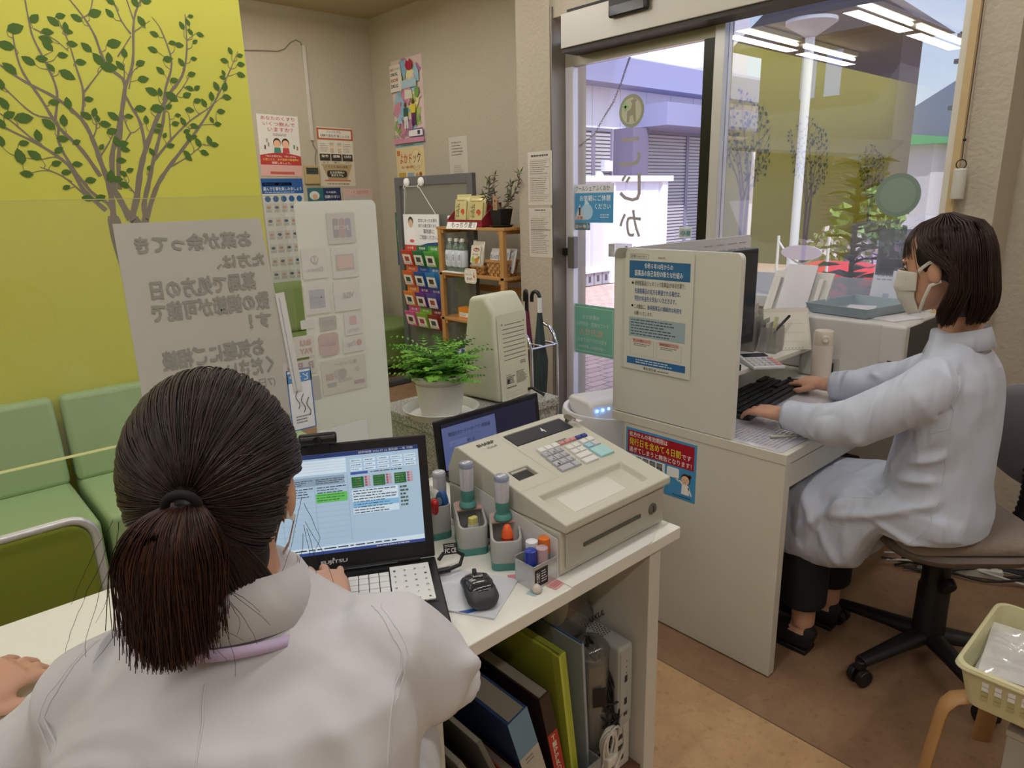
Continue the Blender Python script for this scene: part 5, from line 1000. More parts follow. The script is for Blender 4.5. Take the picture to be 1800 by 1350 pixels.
MB().tube([(1.02, 1.2, .66), (1.06, 1.15, .60), (1.08, 1.08, .56), (1.085, 1.06, .43)], .0022, M('#c9c9c4', .5), 6).build('white_cable', smooth=80)
tag(bpy.data.objects['white_cable'], 'thin white cable hanging down inside the counter compartment', 'cable')
# ------------------------------------------------------------------ desk by the window
DX, DT = 1.739, .715; DW = M('#d3d0c4', .35, var=.03, vscale=12, stretch=(4, 1, 1))
dk = thing('desk', 'white desk with a shallow drawer by the window where the bobbed woman works', 'desk', (DX, 1.12, 0))
b = MB(); b.box((0, -.302, .685), (1.225, .312, .715), DW); b.build('desktop', dk, bevel=.0015)
b = MB(); b.box((.002, -.30, .004), (.036, .262, .685), DW); b.build('side_panel', dk, bevel=.0015)
b = MB(); b.box((1.185, -.30, .004), (1.22, .30, .685), DW); b.build('side_panel', dk, bevel=.0015)
b = MB(); b.box((.036, .24, .25), (1.185, .258, .685), DW); b.build('back_panel', dk)
b = MB(); b.box((.037, -.297, .607), (.52, -.279, .678), DW); b.box((.045, -.279, .615), (.51, .15, .62), DW); b.build('drawer', dk, bevel=.001)
BRD = M('#d5d4cc', .3, coat=.2)
s = Sheet(.44, .535, '#d5d4cc', .022, .018, mat=BRD, corners=(0, 0, 1, 1)); s.make('partition_board', 'white side privacy board standing on the desk with a printed notice', 'privacy board', (DX+.003, 1.43, .7185), UYN)
s = Sheet(.83, .53, '#cfcdc8', .012, .018, mat=M('#c9c7c6', .35), corners=(0, 0, 1, 1))
for i in range(4): s.lines(.50+.08*i, .38, .56+.08*i, .515, 6, '#8a8a90', .15, 3)
s.make('partition_board', 'grey white rear privacy board along the back of the desk', 'privacy board', (DX+.026, 1.44, .7175))
ch = at(1083, 434, x=DX)
b = MB(); b.box((DX-.004, 1.385, 1.225), (DX+.03, 1.455, 1.2652), glass_mat('clear_clip', '#f0f0ee', .08, .1, .1, '#dddddd')); tag(b.build('corner_clip', bevel=.002), 'clear plastic corner clip joining the two privacy boards', 'clip')
# notice on the side board
A4 = (.21, .297); o = at(1101, 446, x=DX)
s = Sheet(.262, .372, '#d4d5cc', .0008); w, h = .262, .372
s.rect(0, 0, .012, h, '#c9cac4'); s.border(.03, .352, .10, .366, .0008, '#444444'); s.txt('診察のみの方へ', .034, .355, .096, .363, '#333333', .0); s.txt('保存用', .135, .354, .16, .361, '#b8645a', .0)
s.rect(.028, .292, .25, .346, '#2f6a9c'); s.txt('令和６年10月からの', .085, .323, .19, .340, '#eef3f6', .012); s.txt('医薬品の自己負担の新たな仕組み', .05, .300, .225, .318, '#eef3f6', .012)
s.circ(.042, .277, .004, '#222222'); s.txt('後発医薬品(ジェネリック医薬品)があるお薬で、', .05, .268, .235, .286, '#333333', .0); s.txt('先発医薬品の処方を希望される場合は、', .05, .245, .22, .262, '#2f5f9c', .012); s.txt('特別の料金をお支払いいただきます。', .05, .222, .205, .239, '#2f5f9c', .012)
s.circ(.042, .206, .004, '#222222'); s.txt('この機会に、', .05, .197, .095, .212, '#333333', .0); s.txt('後発医薬品の積極的な利用を', .10, .197, .225, .212, '#2f5f9c', .012); s.txt('お願いいたします。', .05, .177, .12, .19, '#333333', .0)
s.rect(.03, .108, .24, .17, '#9fb4bd'); s.lines(.038, .112, .235, .166, 6, '#4c5c66', .35, 12)
for u0, tx in ((.036, '新たな仕組みについて'), (.138, '後発医薬品について')):
    s.border(u0, .048, u0+.092, .098, .0007, '#c79a94'); s.rect(u0+.01, .09, u0+.082, .102, '#d8aaa4', 2); s.txt(tx, u0+.014, .0925, u0+.078, .0995, '#5a2a2a', .0, 4); s.lines(u0+.015, .078, u0+.078, .088, 2, '#666666', .35, 7)
s.rect(.024, .018, .245, .04, '#2f6aa4'); s.lines(.06, .022, .22, .037, 2, '#dfe8f0', .4, 10); s.txt('厚生労働省', .09, .004, .14, .0135, '#333333', .01); s.lines(.145, .005, .19, .011, 1, '#555555', .4, 5)
s.make('copay_notice', 'paper notice with blue headings taped to the white side privacy board', 'notice', (DX-.0008, 1.398, .872), UYN)
# prescription validity sticker on the desk side panel
s = Sheet(.272, .193, '#4a98cc', .0008); w, h = .272, .193
s.rect(.008, .106, .264, .185, '#a8182c'); s.txt('処方せんの有効期限は', .014, .164, .165, .182, '#f6f2ee', .012); s.txt('発行日を含めて４日間', .014, .134, .215, .160, '#e8e03c', .02); s.txt('です', .219, .136, .254, .152, '#f6f2ee', .012); s.txt('過ぎてしまうと無効となります！', .014, .110, .256, .129, '#f6f2ee', .012)
s.rect(.008, .016, .158, .102, '#eef0ee', r=.004)
for i in range(5): s.rect(.014+i*.028, .072, .036+i*.028, .098, '#4c4d50', 3); s.txt('%d日' % (i+1), .017+i*.028, .085, .033+i*.028, .095, '#eeeeee', .0, 5); s.txt('(%s)' % '木金土日月'[i], .02+i*.028, .075, .031+i*.028, .082, '#dddddd', .0, 5)
for i in range(4): s.circ(.026+i*.028, .057, .0125, '#2a4a9c', lift=3); s.txt('有効', .018+i*.028, .052, .034+i*.028, .062, '#e8ecf4', .0, 5)
s.circ(.14, .057, .0125, '#c8343c', lift=3); s.txt('無効', .132, .052, .148, .062, '#f6e8e8', .0, 5)
s.rect(.166, .066, .212, .1, '#eef4f4', 3, .006); s.flat([(.195, .068), (.208, .068), (.214, .056)], '#eef4f4', 3); s.lines(.17, .07, .208, .096, 3, '#445060', .5, 4)
s.flat([(.222, .02), (.252, .02), (.25, .05), (.243, .056), (.231, .056), (.224, .05)], '#f4f4f2', 3); s.flat([(.25, .05), (.262, .022), (.257, .02), (.246, .044)], '#f4f4f2', 3); s.flat([(.225, .05), (.213, .062), (.216, .066), (.229, .056)], '#f4f4f2', 3); s.circ(.237, .073, .017, '#4a2c22', .018, 4); s.circ(.236, .069, .0145, '#eec5a4', .0145, 5); s.circ(.252, .085, .006, '#4a2c22', lift=4); s.circ(.231, .07, .0013, '#33221c', lift=6); s.circ(.241, .07, .0013, '#33221c', lift=6); s.circ(.236, .062, .002, '#c85a4a', lift=6)
s.lines(.19, .006, .255, .014, 1, '#24557c', .5, 6)
s.make('validity_poster', 'blue and red prescription validity sticker on the side of the white desk', 'sticker', (DX+.0012, 1.372, .478), UYN)
# things on the desk
mt = Sheet(.66, .33, '#d3d3d8', .0018, .012, mat=M('#c9c9d2', .12, coat=.6)); mt.lines(.02, .02, .27, .30, 22, '#9a9aa6', .3, 7); mt.rect(.28, .05, .46, .2, '#c4bcc4', 2); mt.lines(.29, .21, .62, .31, 7, '#a4a4ae', .3, 9); mt.rect(.02, .16, .26, .165, '#b8a8b8', 2)
mt.make('desk_mat', 'clear desk mat with printed sheets under it on the white desk', 'desk mat', (1.745, .836, .7172), v=(0, 1, 0))
kb_ = thing('keyboard', 'black keyboard under the white monitor shelf', 'keyboard', (2.15, 1.135, .7185), math.radians(5))
b = MB(); b.prism([(-.225, -.075, 0), (-.225, .075, 0), (-.225, .075, .022), (-.225, -.075, .012)], (.45, 0, 0), M('#232428', .4)); b.build('case', kb_, bevel=.004)
b = MB()
for r in range(6):
    for c in range(21):
        if c in (15, 16) and r in (2, 5): continue
        x = -.213+c*.0204; y = -.063+r*.0215; z = .0125+.0665*(r*.0215+.01)/.5
        b.box((x, y, z), (x+.0185, y+.0185, z+.006), M('#18191c', .45))
b.build('keys', kb_, bevel=.001, seg=1)
pen('clear mechanical pencil lying on the desk mat', (1.83, .915, .7235), (1.925, .835, .7235), '#b9b8a8', .004, '#b4b4bc', name='mechanical_pencil')
pen('lilac capped highlighter under the seated woman hand', (1.965, .945, .7245), (2.055, 1.00, .7245), '#d8d2dc', .0065, '#a58ac4', name='highlighter')
rs = thing('monitor_shelf', 'white monitor shelf with bent wire legs on the desk', 'monitor shelf', (2.21, 1.285, .715))
b = MB(); b.box((-.42, -.12, .10), (.425, .125, .117), M('#dcd9d0', .4)); b.build('board', rs, bevel=.002)
for x in (-.40, .41):
    b = MB(); b.tube([(x, -.115, .0), (x, -.112, .155), (x, -.095, .185), (x, -.07, .175), (x, .09, .10), (x, .11, .0)], .006, M('#d8d5cc', .4), 8); b.build('leg', rs, smooth=60)
mn = thing('monitor', 'black desktop monitor on the white shelf behind the side privacy board', 'monitor', (2.07, 1.27, .832))
b = MB(); b.box((-.245, -.02, .05), (.245, .015, .39), M('#1c1d22', .35)); b.build('case', mn, bevel=.006); s = Sheet(.47, .29, '#1f2026', .0006, mat=M('#24252c', .15)); s.make('screen', o=(-.235, -.0208, .085), parent=mn)
b = MB(); b.box((-.03, .015, .0), (.03, .035, .2), M('#1c1d22', .4)); b.build('stand', mn); b = MB(); b.box((-.1, -.04, .0), (.1, .10, .012), M('#1c1d22', .4)); b.build('foot', mn, bevel=.004)
cl = thing('desk_calculator', 'white calculator with a dark display lying on the monitor shelf', 'calculator', (2.21, 1.165, .8325), math.radians(-38)); b = MB(); b.prism([(-.055, -.08, 0), (-.055, .08, 0), (-.055, .08, .022), (-.055, -.08, .01)], (.11, 0, 0), M('#d6d6d8', .4)); b.build('case', cl, bevel=.003)
b = MB(); b.prism([(-.045, .03, .0186), (-.045, .07, .0216), (.045, .07, .0216), (.045, .03, .0186)], (0, 0, .001), M('#2a2d38', .2)); b.build('display', cl)
b = MB()
for r in range(4):
    for c in range(5): b.box((-.047+c*.0195, -.07+r*.0225, .0105+.0017*r), (-.0315+c*.0195, -.053+r*.0225, .0155+.0017*r), M(('#cfcfd2', '#cfcfd2', '#cfcfd2', '#c4c4c8', '#d89a92')[c], .4))
b.build('keys', cl)
rd = thing('card_terminal', 'small black card terminal with a pale blue top on the front of the shelf', 'card terminal', (2.06, 1.135, .8322), math.radians(-12))
rd.location = (2.05, 1.215, .8322); MB().box((-.035, -.045, 0), (.045, .045, .022), M('#222326', .4)).build('base', rd, bevel=.003); MB().box((-.03, -.03, .0221), (.035, .04, .028), M('#9fc4dc', .3)).build('top_plate', rd, bevel=.002)
dc = thing('desk_calendar', 'standing desk calendar with faint ruled lines at the right end of the shelf', 'calendar', (2.50, 1.255, .8325), math.radians(-42))
b = MB(); b.prism([(-.115, -.055, 0), (-.115, -.053, 0), (-.115, .012, .148), (-.115, .01, .148)], (.23, 0, 0), M('#cfc8b8', .6)); b.build('front_card', dc); b = MB(); b.prism([(-.115, .07, 0), (-.115, .073, 0), (-.115, .0125, .148), (-.115, .0105, .148)], (.23, 0, 0), M('#bdb4a2', .6)); b.build('back_card', dc)
s = Sheet(.216, .145, '#d6d2c6', .0006)
for v in (.03, .065, .1): s.rect(.01, v, .2, v+.0008, '#9a978c')
for i in range(14): s.circ(.02+i*.013, .006, .0018, '#77746a', lift=2, n=8)
s.make('page', o=(-.108, -.0558, .001), v=(0, .065, .148), parent=dc)
for nm, x, y, dz, hh, lab in (('left', 2.40, 1.31, 0, .19, 'taller clear letter holder beside the monitor'), ('right', 2.425, 1.235, 0, .12, 'short clear letter holder with a black pen, before the taller one')):
    t = thing('letter_holder', lab, 'letter holder', (x, y, .8322), .15); CP = glass_mat('clear_holder', '#eeeeec', .06, .1, .3, '#cfcdc8')
    b = MB(); b.box((-.045, -.03, 0), (.045, -.028, hh*.7), CP); b.box((-.045, .028, 0), (.045, .03, hh), CP); b.box((-.045, -.028, 0), (-.043, .028, hh*.8), CP); b.box((.043, -.028, 0), (.045, .028, hh*.8), CP); b.box((-.043, -.028, 0), (.043, .028, .002), CP); b.build('holder', t)
    MB().box((-.04, -.01 if nm == 'left' else .005, .0025), (.04, .012, hh*.92), M('#c4bfb6', .6)).build('papers', t)
pen('black pen poking out of the short clear letter holder', (2.405, 1.223, .905), (2.49, 1.205, .962), '#1c1c1e', .0045, '#151515')
tag(MB().box((2.40, 1.222, .836), (2.425, 1.226, .965), M('#cfd0a0', .6), RA(.25, 'Y')).build('memo_slip'), 'pale yellow memo slip in the short clear letter holder', 'paper')
fb = thing('water_bottle', 'cream insulated bottle with a flip cap standing before the printer', 'bottle', (2.675, 1.125, .7165)); BC = M('#d9cfc4', .45)
fb.location = (2.50, 1.075, .7165)
b = MB(); b.lathe([(.031, 0), (.035, .003), (.035, .15), (.0345, .153)], BC, (0, 0, 0), 28); b.build('body', fb, smooth=40)
b = MB(); b.lathe([(.035, .1535), (.035, .195), (.032, .203), (0, .205)], M('#d3c9bb', .4), (0, 0, 0), 28); b.build('cap', fb, smooth=40); b = MB(); b.X = Matrix.Translation((-.029, -.019, .178)) @ Matrix.Rotation(math.radians(35), 4, 'Z') @ Matrix.Rotation(-PI/2, 4, 'Y'); b.lathe([(.013, 0), (.013, .006), (.009, .008), (.008, .006), (0, .006)], M('#ded4c8', .4), (0, 0, 0), 20, False); b.build('push_button', fb, smooth=40)
# printer with tray and papers
PR, PR2 = M('#cbcac6', .4), M('#b9b8b6', .4)
pt = thing('printer', 'white laser printer at the window end of the desk', 'printer', (2.79, 1.02, .715))
pt.location = (2.79, 1.02, .7155)
b = MB(); b.box((-.19, -.18, .0), (.16, .19, .235), PR); b.build('case', pt, bevel=.012, seg=4)
b = MB(); b.box((-.196, -.185, .09), (-.02, -.10, .232), PR); b.build('toner_door', pt, bevel=.01, seg=3); MB().box((-.1965, -.15, .10), (-.19, -.135, .105), M('#333333', .5)).build('latch', pt)
MB().box((-.16, -.1855, .11), (.14, -.178, .225), M('#2a2a2c', .35)).build('control_panel', pt, bevel=.003)
b = MB(); b.box((-.1925, .03, .02), (-.1895, .11, .085), PR2); b.build('socket_recess', pt, bevel=.001); MB().box((-.198, .05, .03), (-.1926, .09, .065), M('#18181a', .4)).build('power_plug', pt, bevel=.003)
b = MB(); b.box((-.1945, -.135, .02), (-.1902, -.12, .088), M('#b8502c', .4)); b.build('orange_strip', pt)
sl_ = thing('sheet_tray', 'shallow blue grey plastic tray with papers on top of the printer', 'tray', (2.775, 1.085, .952), math.radians(-10)); TB = M('#93a3ad', .45)
sl_.location = (2.80, 1.075, .952)
b = MB(); w0, w1, d0, d1, hh = .15, .165, .115, .128, .038
o_ = [(-w1, -d1, hh), (w1, -d1, hh), (w1, d1, hh), (-w1, d1, hh)]; i_ = [(-w0, -d0, 0), (w0, -d0, 0), (w0, d0, 0), (-w0, d0, 0)]
b.loft([i_, o_, [(x*.97, y*.96, z) for x, y, z in o_], [(x*.97, y*.96, .003) for x, y, z in i_]], TB); b.build('dish', sl_, bevel=.002)
b = MB(); b.box((-.08, -.06, .0035), (.09, .05, .016), M('#d9d9e2', .5), RZ(.3)); b.build('papers', sl_) if False else None
tag(MB().box((2.73, 1.02, .9565), (2.86, 1.12, .968), M('#d4d4de', .5), RZ(.25)).build('paper_stack', bevel=.001), 'small stack of white slips lying in the blue grey tray', 'papers')
tag(MB().box((2.65, .865, .9512), (2.80, .965, .9535), M('#d9d6da', .5), RZ(-.35)).build('paper_sheet'), 'white sheet lying on the printer top in front of the tray', 'paper')
sn = thing('document_scanner', 'white document scanner with sheets in its feeder behind the desk calendar', 'scanner', (2.72, 1.325, .7155))
b = MB(); b.box((-.02, -.12, 0), (.14, .12, .21), PR); b.build('body', sn, bevel=.012, seg=3); b = MB(); b.prism([(.02, -.125, .205), (.05, -.125, .205), (.13, -.125, .37), (.115, -.125, .37)], (0, .25, 0), M('#d0cfcc', .4)); b.build('feeder', sn, bevel=.004)
for yy in (-.1, .08): MB().prism([(.0, yy, .20), (.015, yy, .20), (.10, yy, .345), (.08, yy, .35)], (0, .02, 0), PR).build('paper_guide', sn, bevel=.003)
tag(MB().prism([(2.728, 1.262, .93), (2.733, 1.262, .93), (2.825, 1.262, 1.115), (2.82, 1.262, 1.117)], (0, .125, 0), M('#d6d5de', .5)).build('paper_sheet'), 'white sheets standing in the feeder of the document scanner', 'papers')
for i, (x, y, z, a, lab) in enumerate(((2.99, 1.06, .951, .45, 'white printed card leaning at the window behind the grey tray'), (2.985, .985, .951, .3, 'second white card leaning nearest the bobbed woman at the window'))):
    s = Sheet(.12, .19, '#c9cfe0', .001, mat=M('#ccd2e2', .4)); s.lines(.015, .1, .1, .17, 5, '#8e9ab4', .25, 4); s.rect(.05, .02, .09, .05, '#a9b4cc')
    s.make('leaning_card', lab, 'card', (x, y+.06, z), UYN, (.25, -a*.4, 1))
s = Sheet(.24, .30, '#bfc3cf', .003, .015, mat=glass_mat('grey_acrylic', '#cfd0d8', .05, .1, .25, '#b9bccb')); s.make('acrylic_sheet', 'clear acrylic sheet standing against the window beside the bobbed woman', 'acrylic sheet', (3.02, 1.115, .955), UYN)
sb = MB(); sb.box((2.975, .89, .9), (3.03, 1.86, .952), M('#d3d6de', .4)); struct('trim_3', sb, bevel=.003)
# floor by the pier: power strip and cables, window roller weight
pw = thing('power_strip', 'white power strip with plugs on the floor behind the swivel chair', 'power strip', (2.80, .62, 0), math.radians(-63)); b = MB(); b.box((-.14, -.025, .002), (.14, .025, .04), M('#c9c6be', .4)); b.build('body', pw, bevel=.006, seg=3)
for i, c in enumerate(('#1a1a1a', '#1a1a1a', '#7a4a34', '#1a1a1a')): MB().box((-.10+i*.055, -.018, .0402), (-.065+i*.055, .018, .07), M(c, .4)).build('plug', pw, bevel=.004)
q = random.Random(14)
for i, c in enumerate(('#17171a', '#c4c2bc', '#1b1b1e', '#23252c', '#c9c7c0', '#17171a', '#1d1d20')):
    y0, x0 = .35-.03*i, 2.93; pts = []
    for k in range(13):
        u = k/12; pts.append((2.68+.3*u+.03*math.sin(5*u+i), .80-.55*u+.05*math.sin(4*u+1.7*i), .008+.03*abs(math.sin(3*u+i))))
    tag(MB().tube(pts, .0045, M(c, .5), 6).build('floor_cable', smooth=80), ('black' if c[1] in '12' else 'pale')+' cable trailing over the floor behind the swivel chair', 'cable', ('black' if c[1] in '12' else 'pale')+' cables on the floor')
rw = thing('blind_weight', 'white cylinder weight hanging by a dark cord on the window frame', 'blind weight', (2.905, .825, 1.37)); b = MB(); b.lathe([(.0, 0), (.02, .0), (.021, .003), (.021, .10), (.017, .104), (0, .105)], M('#cfccc4', .4), (0, 0, 0), 20, False); b.build('cylinder', rw, smooth=40)
MB().tube([(.0, .016*math.cos(a), .118+.016*math.sin(a)) for a in [2*PI*i/14 for i in range(15)]], .002, M('#2a2a2a', .4), 6, False).build('ring', rw); MB().tube([(0, 0, .134), (0, .001, .19), (.012, .003, .5), (.014, .004, 1.2)], .0016, M('#3a3028', .6), 6).build('cord', rw); MB().ball((0, 0, .20), .006, M('#1c1c1c', .4), 10, 6).build('knot', rw, smooth=180)
# ------------------------------------------------------------------ air purifier behind the desk
ap = thing('air_purifier', 'round white air purifier with a row of blue lights behind the desk', 'air purifier', (2.06, 1.70, 0)); AW = M('#d8d8dc', .4)
ap.location = (2.02, 1.68, 0); ap.location.z = 0
b = MB(); b.lathe([(.17, 0), (.185, .01), (.185, .60), (.18, .617), (.165, .615), (.15, .58), (0, .57)], AW, (0, 0, 0), 48, False, 1.0, 1.0); b.build('body', ap, smooth=40)
b = MB(); b.X = Matrix.Translation((.02, .0, .615)) @ Matrix.Rotation(math.radians(-20), 4, 'Z') @ Matrix.Rotation(math.radians(-9), 4, 'X'); b.prism([(-.14, x, z) for x, z in ((-.10, -.045), (-.085, .02), (-.06, .035), (.09, .05), (.11, .04), (.1, -.02))], (.30, 0, 0), M('#dcdade', .35)); hd_ = b.build('outlet_hood', ap, bevel=.012, seg=4, smooth=60)
b = MB(); bx_ = MB()
for px_, py_ in ((1050, 723), (1060, 721), (1070, 718.5), (1080, 716)):
    p = at(px_, py_, z=.632)-ap.location; b.ball(tuple(p), .005, M('#5aa8ff', .3, emit=9), 10, 6)
b.build('indicator_lights', ap)
MB().tube([(.186*math.cos(math.radians(-110)), .186*math.sin(math.radians(-110)), .50), (.19*math.cos(math.radians(-110)), .19*math.sin(math.radians(-110)), .50)], .006, M('#3a3a3c', .4), 12).build('sensor', ap)
# ------------------------------------------------------------------ stool, basket, crate at lower right
bkt = thing('plastic_basket', 'cream plastic basket of clear bags at the lower right corner', 'basket', (1.70, .10, .40)); CB = M('#cbc69c', .4)
bkt.location = (1.722, .12, .325)
def ring_(w, d, z, r=.03): return [(x-w/2, y-d/2, z) for x, y in rrect(w, d, r, 5)]
b = MB(); b.loft([ring_(.30, .36, .002), ring_(.33, .40, .095), ring_(.342, .412, .096), ring_(.345, .415, .09), ring_(.338, .408, .1), ring_(.322, .392, .102), ring_(.29, .35, .006)], CB); b.build('shell', bkt, bevel=.0015, smooth=40)
b = MB(); b2 = MB()
for i in range(13):
    for r in range(4):
        y = -.145+i*.0235; z = .03+r*.0125; k = (.15+.0162*z/.1); b.box((-k-.0022, y, z), (-k+.001, y+.0125, z+.009), M('#e6e6e6' if r > 1 else '#b0a878', .4))
        if i < 11: x = -.12+i*.0225; kk_ = .18+.02*z/.1; b2.box((x, kk_-.001, z), (x+.011, kk_+.0022, z+.009), M('#c9c3a0', .5))
b.build('lattice', bkt); b2.build('lattice', bkt)
for i, (x, y, z, a, w, d) in enumerate(((0, .02, .05, .04, .27, .33), (.01, -.03, .066, -.10, .25, .28), (-.01, .07, .082, .12, .24, .22))):
    b = MB(); n = 34; g = []
    for r in range(n+1):
        for c in range(n+1):
            u, v = c/n-.5, r/n-.5; e = min(1, 6*(.5-max(abs(u), abs(v)))); g.append((w*u, d*v, (.018*noise.noise((u*5, v*2.2, i*3.1))+.013*abs(noise.noise((u*11+7, v*5, i*2.7)))+.004*noise.noise((u*24, v*19, i)))*e))
    b.add(g, [(r*(n+1)+c, r*(n+1)+c+1, (r+1)*(n+1)+c+1, (r+1)*(n+1)+c) for r in range(n) for c in range(n)], glass_mat('clear_bag_film', '#f8f8f8', .25, .12, .42, '#fbfaf8'))
    o = b.build('clear_bag', smooth=180); o.location = bkt.location+Vector((x, y, z)); o.rotation_euler = (0, .03, a); tag(o, ('lowest', 'middle', 'uppermost')[i]+' of the flat clear plastic bags in the cream basket', 'plastic bag', 'clear bags in the basket')
tw = thing('computer_tower', 'black computer tower standing on the floor under the desk by the window', 'computer', (2.62, 1.18, 0)); MB().box((-.09, -.2, .012), (.09, .2, .40), M('#1b1b1d', .4)).build('case', tw, bevel=.005); MB().box((-.085, -.2035, .02), (.085, -.2001, .39), M('#28282b', .3)).build('front_panel', tw)
MB().box((-.07, -.18, 0), (.07, .18, .012), M('#111111', .6)).build('foot', tw)
BW = M('#b58a58', .45, var=.15, vscale=18, stretch=(1, 1, .1))
st = thing('stool', 'bentwood stool carrying the cream basket at the lower right', 'stool', (1.735, .185, 0))
b = MB(); b.lathe([(.0, .288), (.110, .288), (.115, .292), (.115, .318), (.110, .322), (0, .322)], BW, (0, 0, 0), 40, False); b.build('seat', st, smooth=40)
for a in (125, 35, -55, -145):
    ca, sa = math.cos(math.radians(a)), math.sin(math.radians(a)); pts = [(r*ca, r*sa, z) for r, z in ((.07, .278), (.150, .29), (.176, .283), (.192, .262), (.198, .235), (.210, .12), (.222, 0))]
    MB().tube(pts, [(.024, .0085)]*7, BW, 12, up=(0, 0, 1)).build('leg', st, bevel=.001, smooth=50)
bxx = thing('storage_box', 'worn off white box standing under the cream basket', 'box', (1.72, .02, 0)); bxx.location = (1.70, .13, 0)
MB().box((-.085, -.10, 0), (.085, .09, .262), M('#a9a69a', .7, var=.12, vscale=8)).build('body', bxx, bevel=.003); MB().box((-.088, -.103, .2625), (.088, .093, .278), M('#b0ada2', .7)).build('lid', bxx, bevel=.003)
# ------------------------------------------------------------------ posters on walls and glass
YW = 5.4485
def wposter(w, h, c): return Sheet(w, h, c, .0012)
s = wposter(.335, .455, '#ddd9d2'); R_ = '#bf3f3f'
s.txt('あなたのくすり', .03, .415, .305, .443, R_, .02); s.txt('いくつ飲んで', .045, .374, .305, .404, R_, .02); s.txt('いますか？', .08, .332, .285, .364, R_, .02); s.lines(.12, .30, .24, .32, 2, '#7a5a50', .4, 5)
for cx, coat, hair in ((.145, '#3f8a78', '#3a2f2a'), (.215, '#c04a48', '#3a2a26')):
    s.flat([(cx-.03, .175), (cx+.03, .175), (cx+.024, .215), (cx-.024, .215)], coat); s.circ(cx, .25, .031, hair, .036, 2); s.circ(cx, .242, .027, '#e6b493', .029, 3); s.lines(cx-.012, .238, cx+.012, .25, 2, '#4a3328', .25, 2)
for q_ in ((.04, .2, '#6a4a34'), (.07, .22, '#8a8a84'), (.28, .21, '#4a8a4a'), (.305, .2, '#8a7a5a'), (.06, .25, '#9a9488')): s.rect(q_[0], q_[1], q_[0]+.012, q_[1]+.03, q_[2])
s.flat([(0, .085)]+[(.335*i/12, .155+.022*math.sin(PI*i/12)) for i in range(13)]+[(.335, .085)], '#b83c3a', 3)
s.txt('「なにか変だな」「多いかな」', .045, .142, .29, .158, '#f0e6dc', .01, 5); s.txt('と感じたら、必ず医師や薬剤師に', .02, .117, .315, .134, '#e8d060', .01, 5); s.txt('相談しましょう。', .09, .092, .245, .11, '#f0e6dc', .01, 5)
s.rect(0, 0, .335, .085, '#d8aaa2', 3); s.lines(.05, .05, .29, .075, 2, '#8a5a52', .4, 9); s.rect(.07, .015, .27, .035, '#c05a52', 4)
s.make('medicine_poster', 'white and red poster asking about medicines, upper left on the back wall', 'poster', (2.345, YW, 1.62), (1, 0, -.02))
s = wposter(.345, .90, '#d0d3d6'); s.rect(0, .785, .345, .9, '#2a5a9c'); s.rect(.01, .845, .25, .87, '#dfe3e8'); s.txt('糖尿病の予防・治療のために', .018, .849, .24, .866, '#2a4a7c', .01, 4); s.txt('選んで食事を楽しみましょう', .012, .808, .33, .836, '#eef0f2', .015); s.lines(.02, .79, .3, .802, 1, '#c9d4e4', .4, 9)
for c in range(5):
    s.circ(.04+c*.066, .745, .024, '#2f5f9c')
    for r in range(6):
        yy = .66-r*.105; s.rect(.014+c*.066, yy-.02, .068+c*.066, yy+.05, '#c4c3c0')
        [s.circ(.04+c*.066, yy+.02, .017, ('#b98a86', '#5a6276', '#c29a94', '#4a5a7a')[(r+c) % 4], .011, 3), s.lines(.018+c*.066, yy-.016, .062+c*.066, yy+.002, 2, '#8a8a90', .4, 4)]
s.rect(.0, .055, .345, .08, '#c08a8c'); s.rect(.02, .02, .09, .045, '#3a6aa4'); s.lines(.1, .02, .32, .045, 2, '#8a8a90', .4, 8)
s.make('diet_poster', 'tall blue headed poster of food drawings, partly behind the yellow wall', 'poster', (2.33, YW, .70))
s = wposter(.325, .465, '#cfc6b4'); s.rect(0, .365, .325, .455, '#b55a34'); s.rect(.015, .378, .31, .443, '#e0dbcf', 3); s.txt('フレイル予防', .085, .418, .22, .438, '#7a7a3c', .015, 5); s.txt('健康で長生き 楽しい人生', .03, .386, .295, .408, '#5a4a40', .01, 5)
s.rect(.01, .255, .315, .36, '#d9d2c4')
for cx in (.125, .195): s.circ(cx, .32, .024, '#e4cdb4', .022, 3); s.circ(cx, .335, .022, '#b9b4ac', .012, 4); s.rect(cx-.016, .262, cx+.016, .3, '#c9b49c', 3); s.circ(cx-.008, .318, .0025, '#443a34', lift=5, n=8); s.circ(cx+.008, .318, .0025, '#443a34', lift=5, n=8)
s.lines(.02, .27, .09, .34, 5, '#8a7f76', .3, 5); s.lines(.23, .27, .30, .34, 5, '#8a7f76', .3, 5)
for i, tx in enumerate(('栄養', '運動', '社会参加')): u = .01+i*.103; s.rect(u, .2, u+.095, .255, '#3a332e', 4); s.txt(tx, u+.015, .225, u+.08, .248, '#e8e2d6', .01, 6); s.txt(('食べる', '動く', '外に出る')[i], u+.025, .18, u+.075, .195, '#4a4038', .0, 5)
s.flat([(.02, .175), (.305, .175), (.25, .05), (.075, .05)], '#b09a76', 2); s.rect(.065, .07, .25, .125, '#38302a', 4, .02); s.txt('生活習慣病の', .09, .1, .225, .118, '#e8e2d6', .01, 6); s.txt('重症化予防', .1, .076, .215, .095, '#e8e2d6', .01, 6); s.txt('イキイキ 毎日 健康', .05, .145, .26, .163, '#5a4a3a', .0, 4); s.rect(.04, .038, .28, .05, '#c07a5a', 4); s.lines(.06, .012, .31, .024, 1, '#4a4038', .5, 9)
s.make('frailty_poster', 'beige poster with three dark boxes and a brown border, right of the thermostat', 'poster', (2.835, YW, 1.54), (1, 0, -.015))
